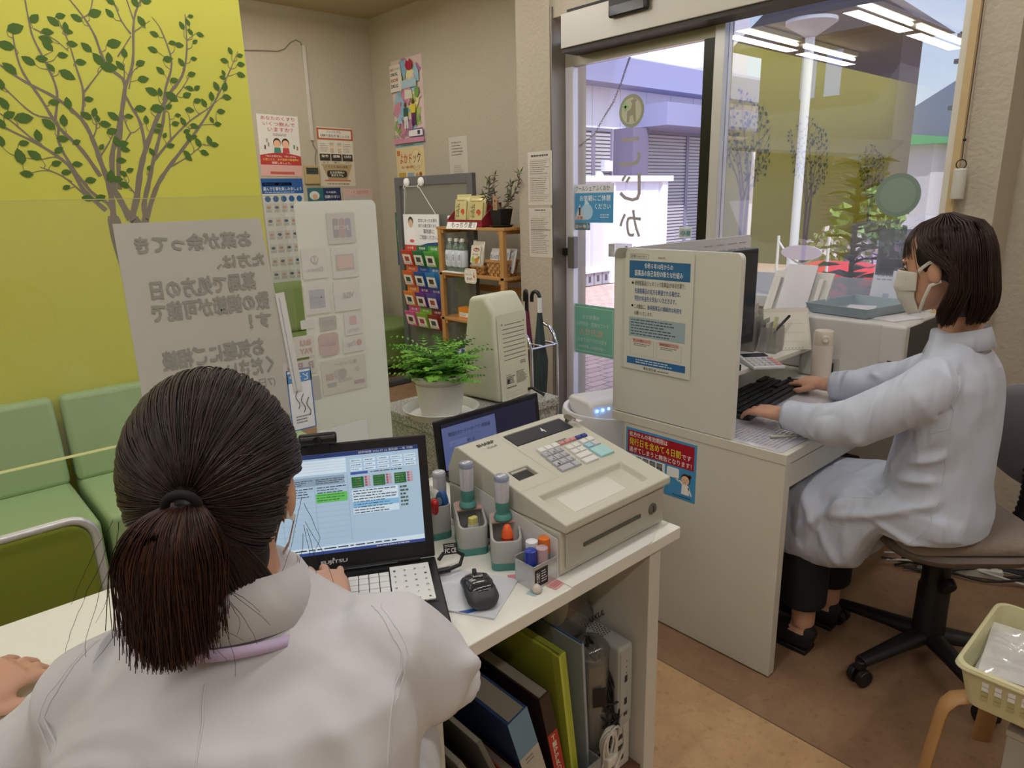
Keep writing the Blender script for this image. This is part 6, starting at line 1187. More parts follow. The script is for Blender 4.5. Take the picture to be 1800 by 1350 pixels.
s = wposter(.30, .42, '#23305c'); s.rect(0, 0, .14, .42, '#2f6a72'); s.circ(.06, .36, .045, '#cfd4d0', .035, 3); s.circ(.065, .35, .022, '#d8a98c', lift=4); s.txt('その症状、', .165, .375, .265, .393, '#e6e6ea', .01); s.txt('加齢のせい', .15, .335, .285, .362, '#e6e6ea', .015); s.txt('ですか？', .165, .295, .265, .32, '#e6e6ea', .015)
s.make('ageing_poster', 'teal and navy poster below the thermostat, cut off by the payment board', 'poster', (2.71, YW, 1.105), (1, 0, 0))
s = wposter(.28, .40, '#cfb0aa'); s.circ(.075, .37, .042, '#d8bcb4', .018, 2); s.txt('こころ', .045, .362, .11, .38, '#b04a4a', .01, 4); s.lines(.13, .355, .26, .385, 2, '#b8766e', .4, 6); s.rect(.02, .03, .26, .33, '#bcb9b8')
s.make('heart_poster', 'pink poster beside the teal one, mostly behind the payment board', 'poster', (3.035, YW, 1.115))
th_ = thing('thermostat', 'beige room thermostat with a dark display between the posters', 'thermostat', (2.76, 5.45, 1.555)); b = MB(); b.box((-.065, -.022, 0), (.065, -.001, .145), M('#b39c70', .5)); b.build('case', th_, bevel=.004); MB().box((-.052, -.0235, .078), (.052, -.0221, .128), M('#3c4440', .2)).build('display', th_)
cc = thing('cable_cover', 'white cable cover with a thin wire running along the back wall', 'cable cover', (2.7, 5.45, 0)); p0, p1 = at(532, 80, y=5.44), at(549, 247, y=5.44)
b = MB(); b.box((p1.x-2.7-.014, -.016, p1.z), (p1.x-2.7+.014, -.001, p0.z), M('#c9c2b6', .5)); b.build('cover', cc, bevel=.002)
w_ = [at(x, y, y=5.444) for x, y in ((420, 88), (470, 89), (488, 90), (500, 86), (510, 75), (520, 70), (528, 74), (531, 82))]; MB().tube([(p.x-2.7, -.006, p.z) for p in w_], .004, M('#8a7a66', .6), 6).build('wire', cc, smooth=80)
w_ = [at(x, y, y=5.444) for x, y in ((549, 247), (551, 256), (556, 264), (554, 278), (555, 293))]; MB().tube([(p.x-2.7, -.006, p.z) for p in w_], .004, M('#8a7a66', .6), 6).build('wire', cc, smooth=80)
XA = 3.3985; s = wposter(.425, .635, '#d8c0bc'); q = random.Random(21)
PAL = ('#c88aa0', '#a8bc6a', '#d8cc70', '#9cc0d0', '#b07a9c', '#dcc0c4', '#88a860', '#e0d8a0', '#8ab0c8')
for i in range(46):
    u, v, r = .04+.36*q.random(), .09+.5*q.random(), .02+.045*q.random(); n = 9; a0 = q.random()*6
    pts = [(min(.424, max(.001, u+r*(1+.4*math.sin(k*2.7+a0))*math.cos(2*PI*k/n))), min(.634, max(.001, v+r*1.1*(1+.4*math.sin(k*1.9+a0))*math.sin(2*PI*k/n)))) for k in range(n)]; s.flat(pts, PAL[i % 9], 1+i)
s.k = 50; s.flat([(0, .40), (.15, .40), (.17, .47), (.15, .60), (0, .60)], '#dcd6c8'); s.txt('NO', .01, .555, .06, .578, '#b83a4a', .03); s.lines(.07, .56, .14, .575, 2, '#777777', .4, 5)
s.txt('DRUG,', .012, .515, .115, .542, '#222222', .03); s.txt('KNOW', .012, .472, .115, .499, '#b0453c', .03); s.txt('DRUG', .012, .430, .11, .457, '#222222', .03)
s.flat([(.22, .575), (.24, .61), (.27, .60), (.29, .62), (.31, .60), (.32, .57), (.3, .54), (.27, .535), (.24, .545)], '#a8243c', 51); s.rect(.16, .41, .36, .47, '#a9c4d0', 51); s.flat([(.19, .33), (.30, .33), (.29, .39), (.2, .4)], '#d8d4c0', 51)
for cx, cy, c1, c2 in ((.195, .2, '#2f5a4a', '#d8d8d4'), (.30, .22, '#d8c43c', '#5a2a5c')): s.circ(cx, cy+.085, .018, '#5a3a2c', .02, 53); s.flat([(cx-.03, cy), (cx+.03, cy), (cx+.035, cy+.065), (cx-.03, cy+.065)], c1, 53); s.flat([(cx-.028, cy-.09), (cx-.004, cy-.09), (cx, cy), (cx+.004, cy-.09), (cx+.03, cy-.09), (cx+.026, cy), (cx-.026, cy)], c2, 54)
s.circ(.36, .37, .03, '#6f9a4c', .04, 52); s.rect(0, 0, .425, .035, '#c98aa4', 55); s.rect(.22, .04, .42, .10, '#5a3a70', 55); s.rect(.225, .045, .415, .092, '#e4dfe4', 56); s.lines(.24, .05, .33, .088, 3, '#6a6a8a', .4, 5); s.rect(.345, .055, .38, .085, '#3a3a5c', 57); s.txt('2026.7.1-7.31', .01, .045, .18, .068, '#3a4a3a', .0, 57)
s.make('campaign_poster', 'tall pastel drug awareness poster with NO DRUG KNOW DRUG on the alcove wall', 'poster', (XA, 5.15, 1.858), UYN)
s = wposter(.40, .29, '#d9c69a'); s.rect(0, .265, .40, .29, '#8fb0bc'); s.lines(.08, .27, .32, .285, 1, '#3a4a5a', .4, 9); s.circ(.29, .16, .085, '#d8b878', lift=1); s.circ(.29, .16, .075, '#dccaa0', lift=2); s.txt('よかドック', .055, .135, .35, .215, '#b8442e', .03); s.txt('年に一度の健康チェック', .075, .095, .335, .118, '#b8543c', .01); s.rect(.025, .02, .13, .065, '#c4a040'); s.rect(.155, .02, .245, .06, '#8aa4b8'); s.circ(.29, .04, .018, '#b08a70'); s.circ(.34, .045, .02, '#9a5a2c'); s.rect(.015, .2, .06, .24, '#c87848')
s.make('checkup_poster', 'cream health check poster with orange lettering above the grey partition', 'poster', (XA, 5.16, 1.565), UYN)
s = wposter(.22, .36, '#c9c3b6'); s.circ(.105, .27, .05, '#b8b2a6', .045); s.lines(.03, .22, .18, .33, 5, '#6a645a', .25, 7); s.lines(.05, .05, .17, .16, 8, '#8a8478', .25, 6); s.circ(.105, .275, .044, '#c9c3b6', .04, 2)
s.make('hand_written_note', 'pale sheet with a line drawing on the alcove wall above the partition', 'paper', (XA, 4.43, 1.50), UYN)
s = wposter(.19, .45, '#3f7a54'); s.rect(0, 0, .19, .12, '#3a5a94'); s.txt('お薬 相談 窓口', .02, .38, .17, .42, '#cfdacb', .0); s.rect(.02, .2, .17, .3, '#cfd2c0'); s.lines(.03, .21, .16, .29, 4, '#4a5a4a'); s.circ(.095, .09, .05, '#b9c4c8', .03); s.circ(.095, .09, .035, '#5a7a70', .02, 3); s.lines(.03, .32, .16, .37, 3, '#a9c0a4')
s.make('green_poster', 'small dark green poster on the alcove wall beside the leaflet rack', 'poster', (XA, 5.24, .86), UYN)
s = wposter(.20, .30, '#cdc8bd'); s.lines(.03, .265, .17, .29, 1, '#55524c', .4, 9)
for v0, v1, n in ((.17, .255, 7), (.06, .16, 8), (.02, .055, 3)): s.border(.018, v0, .182, v1, .0008, '#6a665e'); s.lines(.024, v0+.003, .18, v1-.003, n, '#77736a', .3, 10)
s.make('price_list', 'upper printed sheet of tables on the door pillar', 'paper', (2.9488, 3.093, 1.364), UYN)
s = wposter(.195, .285, '#cdc8bd'); s.lines(.05, .268, .15, .28, 1, '#55524c', .5, 6); s.border(.1, .235, .18, .26, .0008, '#6a665e'); s.lines(.015, .02, .18, .23, 20, '#807c72', .3, 11); s.rect(.015, .155, .18, .165, '#a9a499', 1)
s.make('price_list', 'lower printed sheet of small print on the door pillar', 'paper', (2.9488, 3.090, 1.062), UYN)
# door glass signs
GXS = 3.0758; gz = lambda px, py: at(px, py, x=GXS)
s = Sheet(.305, .213, '#4a96c8', .001); s.rect(0, .165, .305, .213, '#dfe2ea'); s.txt('クールシェアふくおか', .02, .175, .28, .204, '#3a4450', .015); s.txt('お気軽にご休憩', .055, .12, .285, .152, '#eef4f8', .015); s.txt('ください', .17, .075, .285, .105, '#eef4f8', .015); s.circ(.11, .06, .045, '#a9cfe8'); s.flat([(.09, .1), (.10, .13), (.13, .105)], '#cfe2ee', 3); s.flat([(.015, .015), (.095, .015), (.055, .105)], '#c9c9c4', 4); s.flat([(.05, .04), (.06, .04), (.063, .085), (.047, .085)], '#2a3a5a', 5); s.txt('注意', .03, .018, .08, .036, '#b03a3a', .01, 6); s.lines(.21, .025, .285, .05, 2, '#d0e4f0', .4, 4)
c = gz(1007, 391); s.make('cool_share_sign', 'blue cool share sign stuck on the door glass', 'sign', (GXS, c.y, c.z), UYN)
s = Sheet(.125, .042, '#5c7480', .001); s.flat([(.1, .0), (.125, .021), (.1, .042)], '#8ab0b4'); s.txt('自⇔動', .015, .01, .095, .032, '#d8d8c8', .01)
c = gz(1009, 404); s.make('door_arrow_sign', 'small grey automatic door arrow label under the blue sign', 'sign', (GXS, c.y, c.z), UYN)
GM = M('#6fae98', .5)
s = Sheet(.345, .30, '#7ab09c', .001, mat=GM); s.border(.015, .015, .33, .285, .003, '#b9d8cc'); WT = '#b4cfc6'
for tx, v0, v1, u0, u1, c_ in (('当薬局では', .215, .24, .12, .25, WT), ('すべての病院・診療所の', .17, .198, .045, .30, WT), ('処方せん', .115, .16, .09, .28, '#c9a494'), ('を受け付けております。', .075, .1, .06, .30, WT), ('一般社団法人 薬剤師会', .035, .055, .07, .28, WT)): s.txt(tx, .345-u1, v0, .345-u0, v1, c_, .015, mirror=True)
c = gz(1004, 617); s.make('prescription_sign', 'green reversed prescription sign on the door glass behind the white board', 'sign', (GXS, c.y, c.z), UYN)
LG = M('#a5a19e', .6); LGT = M('#979b86', .5)
def crest(name, label, cx, cy, r, mir=True, x=GXS, refl=False):
    s = Sheet(.001, .001, '#6f7466', .0002); s.b = MB(); RM = LGT if not refl else M('#7e9186', .5)
    n = 40; s.b.prism([(r*math.cos(2*PI*i/n), r*math.sin(2*PI*i/n), -.0004) for i in range(n)], (0, 0, .0004), RM)
    s.circ(0, 0, r*.8, '#bcbda6' if not refl else '#8a9c90', lift=1)
    if not refl:
        s.flat([(-.01, -.05), (-.035, -.045), (-.045, -.01), (-.035, .02), (-.05, .045), (-.06, .06), (-.035, .055), (-.03, .07), (-.02, .055), (.0, .04), (.012, .01), (.01, -.02), (.03, -.05), (.015, -.052), (-.002, -.03)] if False else [(.05*p, .05*q_) for p, q_ in ((-.6, -1.1), (-.3, -1.1), (-.2, -.5), (.2, -.4), (.35, -1.1), (.62, -1.1), (.55, .2), (.5, .8), (.75, 1.0), (.45, 1.15), (.35, 1.4), (.2, 1.1), (-.15, 1.0), (.1, .7), (-.1, .2), (-.55, .0))], '#98927c', 2)
        k = .05; s.rect(-.06, .017, -.02, .029, '#8ac084', 3); s.rect(-.046, .003, -.034, .043, '#8ac084', 3)
    c = at(cx, cy, x=x); s.make(name, label, 'sticker', (x, c.y, c.z), UYN)
crest('deer_emblem', 'round grey green deer emblem with a cross on the door glass', 1110, 195, .082)
for i, ch_ in enumerate('こじか薬局'):
    s = Sheet(.001, .001, '#77736f', .0002); s.b = MB(); c0, c1 = gz(1089, 243+i*63), gz(1126, 291+i*63); w_, h_ = c0.y-c1.y, c0.z-c1.z
    s.txt(ch_, 0, 0, w_, h_, LG, .05, 0, mirror=True); s.make('window_letter', ('first', 'second', 'third', 'fourth', 'fifth')[i]+' reversed grey character under the deer emblem on the door glass', 'lettering', (GXS, c0.y, c1.z), UYN)
s = Sheet(.075, .055, '#dfe6ea', .001); s.rect(.004, .004, .071, .046, '#b8c4c8'); s.txt('VISA', .008, .012, .042, .036, '#3a6a7c', .02); s.rect(.046, .012, .068, .036, '#5a8a94', 3)
c = gz(1193, 418); s.make('card_sticker', 'small pale card payment sticker low on the right of the door glass', 'sticker', (GXS, c.y, c.z), UYN)
crest('round_sticker', 'plain round grey green translucent sticker on the fixed window', 1578, 343, .085, x=3.0788, refl=True)
# door sensor on the header, chain outside
ds = thing('door_sensor', 'black motion sensor on the metal header over the sliding door', 'sensor', (2.92, 2.325, 2.27)); MB().box((-.03, -.115, -.02), (-.0005, .12, .075), M('#262527', .35)).build('case', ds, bevel=.012, seg=3); MB().box((-.0315, -.10, -.012), (-.03, .105, .03), M('#121214', .15)).build('lens_strip', ds)
gw = [at(x, y, x=3.45) for x, y in ((1020, 256), (1045, 236), (1062, 205), (1078, 180), (1092, 145), (1101, 118), (1108, 98))]
b = MB(); N_ = 44
for i in range(N_):
    u = i/(N_-1)*(len(gw)-1); k = min(int(u), len(gw)-2); p = gw[k].lerp(gw[k+1], u-k); p2 = gw[k].lerp(gw[k+1], min(1, u-k+.05)); d = (p2-p).normalized() if (p2-p).length > 1e-6 else Vector((0, 0, 1)); sd = d.orthogonal().normalized() if i % 2 else d.cross(d.orthogonal()).normalized()
    b.tube([p+d*.0115*math.cos(a)+sd*.0055*math.sin(a) for a in [2*PI*j/12 for j in range(13)]], .0016, M('#8e8c94', .4, metal=.6), 5, False)
tag(b.build('chain', smooth=80), 'thin metal chain hanging slantwise outside the door glass', 'chain')
# ------------------------------------------------------------------ people
SKIN = M('#c99a80', .5, var=.05, vscale=20); COATA, COATB = None, None
def cloth_mat(hexc, name, sc=6, st=.55):
    m = bpy.data.materials.new(name); m.use_nodes = True; t = m.node_tree; b = t.nodes['Principled BSDF']; L = t.links.new
    b.inputs['Base Color'].default_value = lin(hexc); b.inputs['Roughness'].default_value = .8; b.inputs['Sheen Weight'].default_value = .15
    c = t.nodes.new('ShaderNodeTexCoord'); mp = t.nodes.new('ShaderNodeMapping'); mp.inputs['Rotation'].default_value = (.4, .5, .7); mp.inputs['Scale'].default_value = (1, 2.2, .6); L(c.outputs['Object'], mp.inputs[0])
    n = t.nodes.new('ShaderNodeTexNoise'); n.inputs['Scale'].default_value = sc; n.inputs['Detail'].default_value = 1.5; n.inputs['Distortion'].default_value = 1.1; L(mp.outputs[0], n.inputs['Vector'])
    s_ = t.nodes.new('ShaderNodeMath'); s_.operation = 'SUBTRACT'; s_.inputs[1].default_value = .5; a = t.nodes.new('ShaderNodeMath'); a.operation = 'ABSOLUTE'; L(n.outputs[0], s_.inputs[0]); L(n.outputs[0], a.inputs[0])
    pw = t.nodes.new('ShaderNodeMath'); pw.operation = 'POWER'; pw.inputs[1].default_value = .7; L(a.outputs[0], pw.inputs[0])
    w = t.nodes.new('ShaderNodeTexNoise'); w.inputs['Scale'].default_value = 700; L(c.outputs['Object'], w.inputs['Vector'])
    b1 = t.nodes.new('ShaderNodeBump'); b1.invert = True; b1.inputs['Strength'].default_value = st; b1.inputs['Distance'].default_value = .05; L(pw.outputs[0], b1.inputs['Height'])
    b2 = t.nodes.new('ShaderNodeBump'); b2.inputs['Strength'].default_value = .08; b2.inputs['Distance'].default_value = .002; L(w.outputs[0], b2.inputs['Height']); L(b1.outputs[0], b2.inputs['Normal']); L(b2.outputs[0], b.inputs['Normal'])
    return m
COATA = cloth_mat('#c6c5c9', 'white_coat_cloth', 5, .42); COATB = cloth_mat('#bfc6d6', 'blue_coat_cloth', 5.5, .6)
def seam(coat, pts, r=.0011, n=40, off=0.0):
    from mathutils.bvhtree import BVHTree
    bv = BVHTree.FromPolygons([v.co.copy() for v in coat.data.vertices], [tuple(p.vertices) for p in coat.data.polygons]); P = [Vector(p) for p in pts]; out = []
    for i in range(n+1):
        u = i/n*(len(P)-1); k = min(int(u), len(P)-2); q_ = bv.find_nearest(P[k].lerp(P[k+1], u-k)); out.append(q_[0]+q_[1]*off)
    return MB().tube(out, r, coat.data.materials[0], 6).build('seam', coat, smooth=80)
def hair_mat(c1, c2, name):
    m = bpy.data.materials.new(name); m.use_nodes = True; t = m.node_tree; b = t.nodes['Principled BSDF']; g = t.nodes.new('ShaderNodeNewGeometry'); mx = t.nodes.new('ShaderNodeMix'); mx.data_type = 'RGBA'
    mx.inputs[6].default_value = lin(c1); mx.inputs[7].default_value = lin(c2); t.links.new(g.outputs['Random Per Island'], mx.inputs[0]); t.links.new(mx.outputs[2], b.inputs['Base Color'])
    b.inputs['Roughness'].default_value = .42; b.inputs['Specular IOR Level'].default_value = .32; return m
def union(name, mb, voxel, it, mat, parent, folds=(), wrinkle=None, fac=.5):
    """one continuous skin over overlapping closed shapes"""
    me = mb.mesh(name); bm = bmesh.new(); bm.from_mesh(me); bmesh.ops.recalc_face_normals(bm, faces=bm.faces); bm.to_mesh(me); bm.free()
    o = bpy.data.objects.new(name, me); COL.objects.link(o)
    r = o.modifiers.new('r', 'REMESH'); r.mode = 'VOXEL'; r.voxel_size = voxel
    if it: q = o.modifiers.new('s', 'SMOOTH'); q.iterations = it; q.factor = fac
    m2 = bpy.data.meshes.new_from_object(o.evaluated_get(bpy.context.evaluated_depsgraph_get())); o.modifiers.clear(); o.data = m2; m2.name = name
    m2.materials.clear(); m2.materials.append(mat); n = len(m2.vertices)
    if folds or wrinkle:
        co = np.empty(n*3); m2.vertices.foreach_get('co', co); co = co.reshape(-1, 3); no = np.empty(n*3); m2.vertices.foreach_get('normal', no); no = no.reshape(-1, 3); d = np.zeros(n)
        for p0, p1, w, h in folds:
            p0 = np.array(p0); p1 = np.array(p1); e = p1-p0; t_ = np.clip(((co-p0)@e)/(e@e), 0, 1); dist = np.linalg.norm(co-p0-t_[:, None]*e, axis=1); d += h*np.exp(-(dist/w)**2)*(np.sin(PI*np.clip(t_*.9+.05, 0, 1))**.5)
        if wrinkle:
            A, sx, sy, sz, off = wrinkle
            d += np.array([A*(abs(noise.noise((x*sx+off, y*sy, z*sz)))*1.6-.5) for x, y, z in co])
        co += no*d[:, None]; m2.vertices.foreach_set('co', co.ravel())
    m2.polygons.foreach_set('use_smooth', [True]*len(m2.polygons)); m2.polygons.foreach_set('material_index', [0]*len(m2.polygons)); m2.update()
    if parent is not None: o.parent = parent
    return o
def strands(name, paths, r0, r1, mat, parent):
    vs, fs = [], []
    for P in paths:
        P = np.array(P); n = len(P)
        if n < 3: continue
        T = np.gradient(P, axis=0); T /= np.linalg.norm(T, axis=1)[:, None]+1e-9
        u = np.cross(T, np.array([.31, .52, .79])); u /= np.linalg.norm(u, axis=1)[:, None]+1e-9; w = np.cross(T, u); b = len(vs)
        for i in range(n):
            r = r0+(r1-r0)*i/(n-1)
            for k in range(3): a = 2*PI*k/3; vs.append(P[i]+r*(math.cos(a)*u[i]+math.sin(a)*w[i]))
        for i in range(n-1):
            for k in range(3): fs.append((b+i*3+k, b+i*3+(k+1) % 3, b+i*3+3+(k+1) % 3, b+i*3+3+k))
    me = bpy.data.meshes.new(name); me.from_pydata([tuple(v) for v in vs], [], fs); me.materials.append(mat); me.polygons.foreach_set('use_smooth', [True]*len(fs)); me.update()
    o = bpy.data.objects.new(name, me); COL.objects.link(o)
    if parent is not None: o.parent = parent
    return o
def oval(c, a, b, n=24, p=1.0):
    c, a, b = Vector(c), Vector(a), Vector(b)
    return [c+a*math.copysign(abs(math.cos(t))**p, math.cos(t))+b*math.copysign(abs(math.sin(t))**p, math.sin(t)) for t in [2*PI*i/n for i in range(n)]]
def hand(mb, W, D, U, th, curl=(.25, .55, .45), s=1.0, fan=.10, thumb_in=.75):
    W, D, U = Vector(W), Vector(D).normalized(), Vector(U); U = (U-D*U.dot(D)).normalized(); S = D.cross(U)
    mb.tube([W-D*.03*s, W, W+D*.03*s, W+D*.06*s, W+D*.088*s, W+D*.098*s], [(.024*s, .019*s), (.026*s, .019*s), (.034*s, .0185*s), (.040*s, .016*s), (.039*s, .013*s), (.034*s, .009*s)], SKIN, 14, up=U)
    for k, (o, L) in enumerate(((.030, .072), (.010, .080), (-.0105, .074), (-.030, .058))):
        p = W+D*(.088-.006*(k == 3)-.002*(k == 0))*s+S*(o*th*s)-U*(.002*s); d = (D+S*(fan*th*(1.2-.8*k))).normalized(); pts, rr = [p-d*.012*s, p], [.0098*s, .0098*s]
        ang = 0; kx = d.cross(U).normalized()
        for j, f in enumerate((.45, .31, .24)):
            ang += curl[j]*(1+.12*((k+j) % 3-1)); dd = d*math.cos(ang)-U*math.sin(ang)
            for h in (.5, .5): p = p+dd*(L*f*h*s); pts.append(p); rr.append((.0093-.0008*j-.0006*(h == .5))*s*(1 if k < 3 else .87))
        mb.tube(pts, rr, SKIN, 10, up=U)
        mb.ball(pts[-1], rr[-1]*.98, SKIN, 8, 6)
    b = W+D*.022*s+S*(th*.022*s)-U*.004*s; d = (D*thumb_in+S*(th*.72)-U*.25).normalized(); d2 = (D*.95+S*(th*.30)-U*.15).normalized()
    pts = [b-d*.01*s, b, b+d*.02*s, b+d*.038*s, b+d*.038*s+d2*.016*s, b+d*.038*s+d2*.03*s]
    mb.tube(pts, [.014*s, .0145*s, .0125*s, .0105*s, .0105*s, .0085*s], SKIN, 10, up=U); mb.ball(pts[-1], .0083*s, SKIN, 8, 6)
HEADR = [(-.117, .052, .024, .022), (-.108, .047, .036, .036), (-.09, .036, .047, .054), (-.06, .02, .058, .073), (-.02, .008, .066, .088), (.03, .0, .072, .095), (.07, -.006, .070, .092), (.098, -.010, .056, .074), (.115, -.012, .034, .046), (.121, -.012, .012, .016)]
def head(mb, X):
    mb.X = X
    mb.loft([oval((0, cy, z), (rx, 0, 0), (0, ry, 0), 24) for z, cy, rx, ry in HEADR], SKIN)
    mb.tube([(0, .083, .02), (0, .096, -.005), (0, .108, -.03), (0, .098, -.042)], [(.008, .008), (.010, .01), (.014, .012), (.012, .006)], SKIN, 10, up=(0, 1, 0))
    for s in (-1, 1):
        mb.ball((s*.073, -.006, -.018), (.012, .021, .031), SKIN, 12, 8, RZ(s*.35)); mb.ball((s*.038, .062, -.03), (.022, .026, .022), SKIN, 12, 8); mb.ball((s*.033, .078, .022), (.024, .012, .008), SKIN, 10, 8)
    mb.X = Matrix.Identity(4)
def face_parts(X, root):
    for s in (-1, 1):
        b = MB(); b.X = X; b.ball((s*.032, .0795, .003), (.0135, .0085, .0085), M('#e2dcd6', .3), 14, 10); e = b.build('eye', root, smooth=180)
        b = MB(); b.X = X; b.ball((s*.032, .0865, .002), (.0062, .003, .0062), M('#241812', .2), 12, 8); b.build('iris', e, smooth=180)
        b = MB(); b.X = X; b.tube([(s*(.032+.0155*k), .0865-.010*abs(k)**2*1.0+.0015, .009-.008*k*k-.001*k) for k in (-1, -.6, -.2, .2, .6, 1.05)], .0016, M('#1c130f', .6), 6); b.build('eyelashes', root, smooth=80)
        b = MB(); b.X = X; b.tube([(s*(.032+.02*k), .088-.012*abs(k)**2, .0285-.004*k*k) for k in (-1, -.5, 0, .5, 1)], [.0012, .0022, .0024, .002, .0012], M('#3a281e', .7), 6); b.build('eyebrow', root, smooth=80)
def mask(X, root):
    b = MB(); b.X = X; n, m = 20, 12; g = []
    for r in range(m+1):
        v = r/m; z = .002-.132*v; i = 0
        cy = np.interp(z, [q[0] for q in HEADR], [q[1] for q in HEADR]); rx = np.interp(z, [q[0] for q in HEADR], [q[2] for q in HEADR]); ry = np.interp(z, [q[0] for q in HEADR], [q[3] for q in HEADR])
        if z < -.085: cy, rx, ry = np.interp(-.085, [q[0] for q in HEADR], [q[1] for q in HEADR]), .049-.25*(-.085-z), .058-.35*(-.085-z)
        push = .012+.014*math.exp(-((v-.32)/.22)**2)+.012*math.exp(-((v-.62)/.3)**2)+.0022*(math.sin(v*PI*7)) 
        for c in range(n+1):
            a = math.radians(-70+140*c/n); w = math.cos(a)**1.2
            g.append(((rx+.004+.006*w)*math.sin(a), cy+(ry+.003+push*w)*math.cos(a), z+.018*(1-w)*(-1 if v < .5 else .6)*(1-2*abs(.5-v)*0)))
    b.add(g, [(r*(n+1)+c, r*(n+1)+c+1, (r+1)*(n+1)+c+1, (r+1)*(n+1)+c) for r in range(m) for c in range(n)], M('#d2cdc6', .8))
    o = b.build('face_mask', root, smooth=180); q = o.modifiers.new('thickness', 'SOLIDIFY'); q.thickness = .0016; q = o.modifiers.new('s', 'SUBSURF'); q.levels = q.render_levels = 1; o['label'] = 'white pleated face mask'
    for s in (-1, 1):
        b2 = MB(); b2.X = X
        e0 = Vector(g[n if s > 0 else 0]); e1 = Vector(g[-1 if s > 0 else m*(n+1)])
        for e, zz in ((e0, .012), (e1, -.048)): b2.tube([e, e.lerp(Vector((s*.080, .004, zz)), .55)+Vector((s*.006, 0, 0)), Vector((s*.080, .004, zz)), Vector((s*.076, -.022, zz*.8))], [(.0045, .001)]*4, M('#d8d3cc', .8), 8, up=(s, 0, 0))
        b2.build('ear_loop', o, smooth=80)
def prof(z, T): return [np.interp(z, [q[0] for q in T][::-1], [q[k] for q in T][::-1]) for k in range(1, len(T[0]))]
# ---------- seated woman with a bob at the window desk
PB = thing('person', 'seated woman with a brown bob, mask and pale blue coat typing at the window desk', 'person', (2.06, .50, 0))
wX = Matrix.Translation(-PB.location)
HB = wX @ Matrix.Translation((2.02, .582, 1.222)) @ Matrix.Rotation(math.radians(-4), 4, 'Z') @ Matrix.Rotation(math.radians(-9), 4, 'X') @ Matrix.Diagonal((.95, .95, .95, 1))
b = MB(); head(b, HB); b.X = wX
b.tube([(2.045, .553, 1.15), (2.05, .535, 1.08), (2.05, .525, 1.0)], [(.050, .052), (.048, .05), (.06, .055)], SKIN, 18)
b.loft([oval((2.05, cy, z), (rx, 0, 0), (0, ry, 0)) for z, cy, rx, ry in ((.52, .54, .15, .11), (.62, .54, .13, .095), (.75, .535, .13, .09), (.90, .535, .15, .09), (.95, .53, .14, .07), (1.02, .53, .07, .05))], SKIN)
LW_, RW_ = Vector((1.905, .918, .772)), Vector((2.335, .995, .765))
b.tube([(1.92, .525, .945), (1.85, .66, .835), (1.838, .70, .81), (1.875, .82, .785), LW_], [.035, .035, .035, .031, .023], SKIN, 14); b.tube([(2.18, .53, .945), (2.29, .66, .86), (2.335, .745, .828), (2.335, .9, .785), RW_], [.035, .035, .035, .03, .023], SKIN, 14)
hand(b, LW_, (.25, .96, -.07), (-.12, 0, 1), 1, (.15, .42, .35), 1.0, .12); hand(b, RW_, (.36, .9, -.07), (-.25, 0, 1), -1, (.2, .4, .3), .98)
for x in (1.95, 2.13):
    b.tube([(x+.02, .54, .56), (x, .84, .53)], [.075, .055], SKIN, 16); b.tube([(x, .84, .54), (x, .83, .40), (x, .825, .2), (x, .82, .09)], [.055, .052, .038, .034], SKIN, 16); b.tube([(x, .80, .07), (x, .86, .055), (x, .95, .035)], [(.034, .035), (.036, .03), (.035, .018)], SKIN, 14)
union('body', b, .0042, 4, SKIN, PB, fac=.5)
face_parts(HB, PB); mask(HB, PB)
b = MB(); b.X = wX
b.loft([oval((2.05, cy, z), (rx, 0, 0), (0, ry, 0), 32) for z, cy, rx, ry in ((.505, .545, .19, .145), (.56, .54, .195, .148), (.63, .535, .18, .13), (.72, .53, .172, .118), (.80, .528, .178, .115), (.87, .53, .188, .112), (.93, .527, .190, .102), (.965, .525, .175, .09), (.995, .526, .135, .074), (1.02, .53, .096, .066), (1.04, .535, .072, .062), (1.055, .54, .062, .058))], COATB)
def sect(y, zt, zb, hw, cx=2.045): return oval((cx, y, (zt+zb)/2), (hw, 0, 0), (0, 0, (zt-zb)/2), 28, .55)
b.loft([sect(*q) for q in ((.42, .58, .515, .13), (.46, .61, .503, .175), (.54, .635, .50, .192), (.61, .638, .495, .197), (.64, .632, .44, .199), (.67, .626, .352, .20), (.74, .612, .322, .198), (.84, .597, .312, .192), (.90, .585, .318, .18), (.925, .56, .34, .15))], COATB)
b.tube([(1.945, .525, .962), (1.90, .53, .945), (1.868, .56, .905), (1.85, .62, .862), (1.838, .685, .815), (1.845, .735, .795), (1.868, .79, .785), (1.888, .85, .780), (1.900, .90, .776)], [.055, .066, .071, .068, .066, .063, .057, .05, .048], COATB, 20)
b.tube([(2.17, .525, .955), (2.235, .56, .915), (2.29, .65, .87), (2.335, .74, .828), (2.335, .85, .795), (2.332, .93, .775), (2.331, .96, .770)], [.06, .066, .065, .064, .055, .047, .046], COATB, 20)
V_ = lambda *p: tuple(Vector(p)-PB.location)
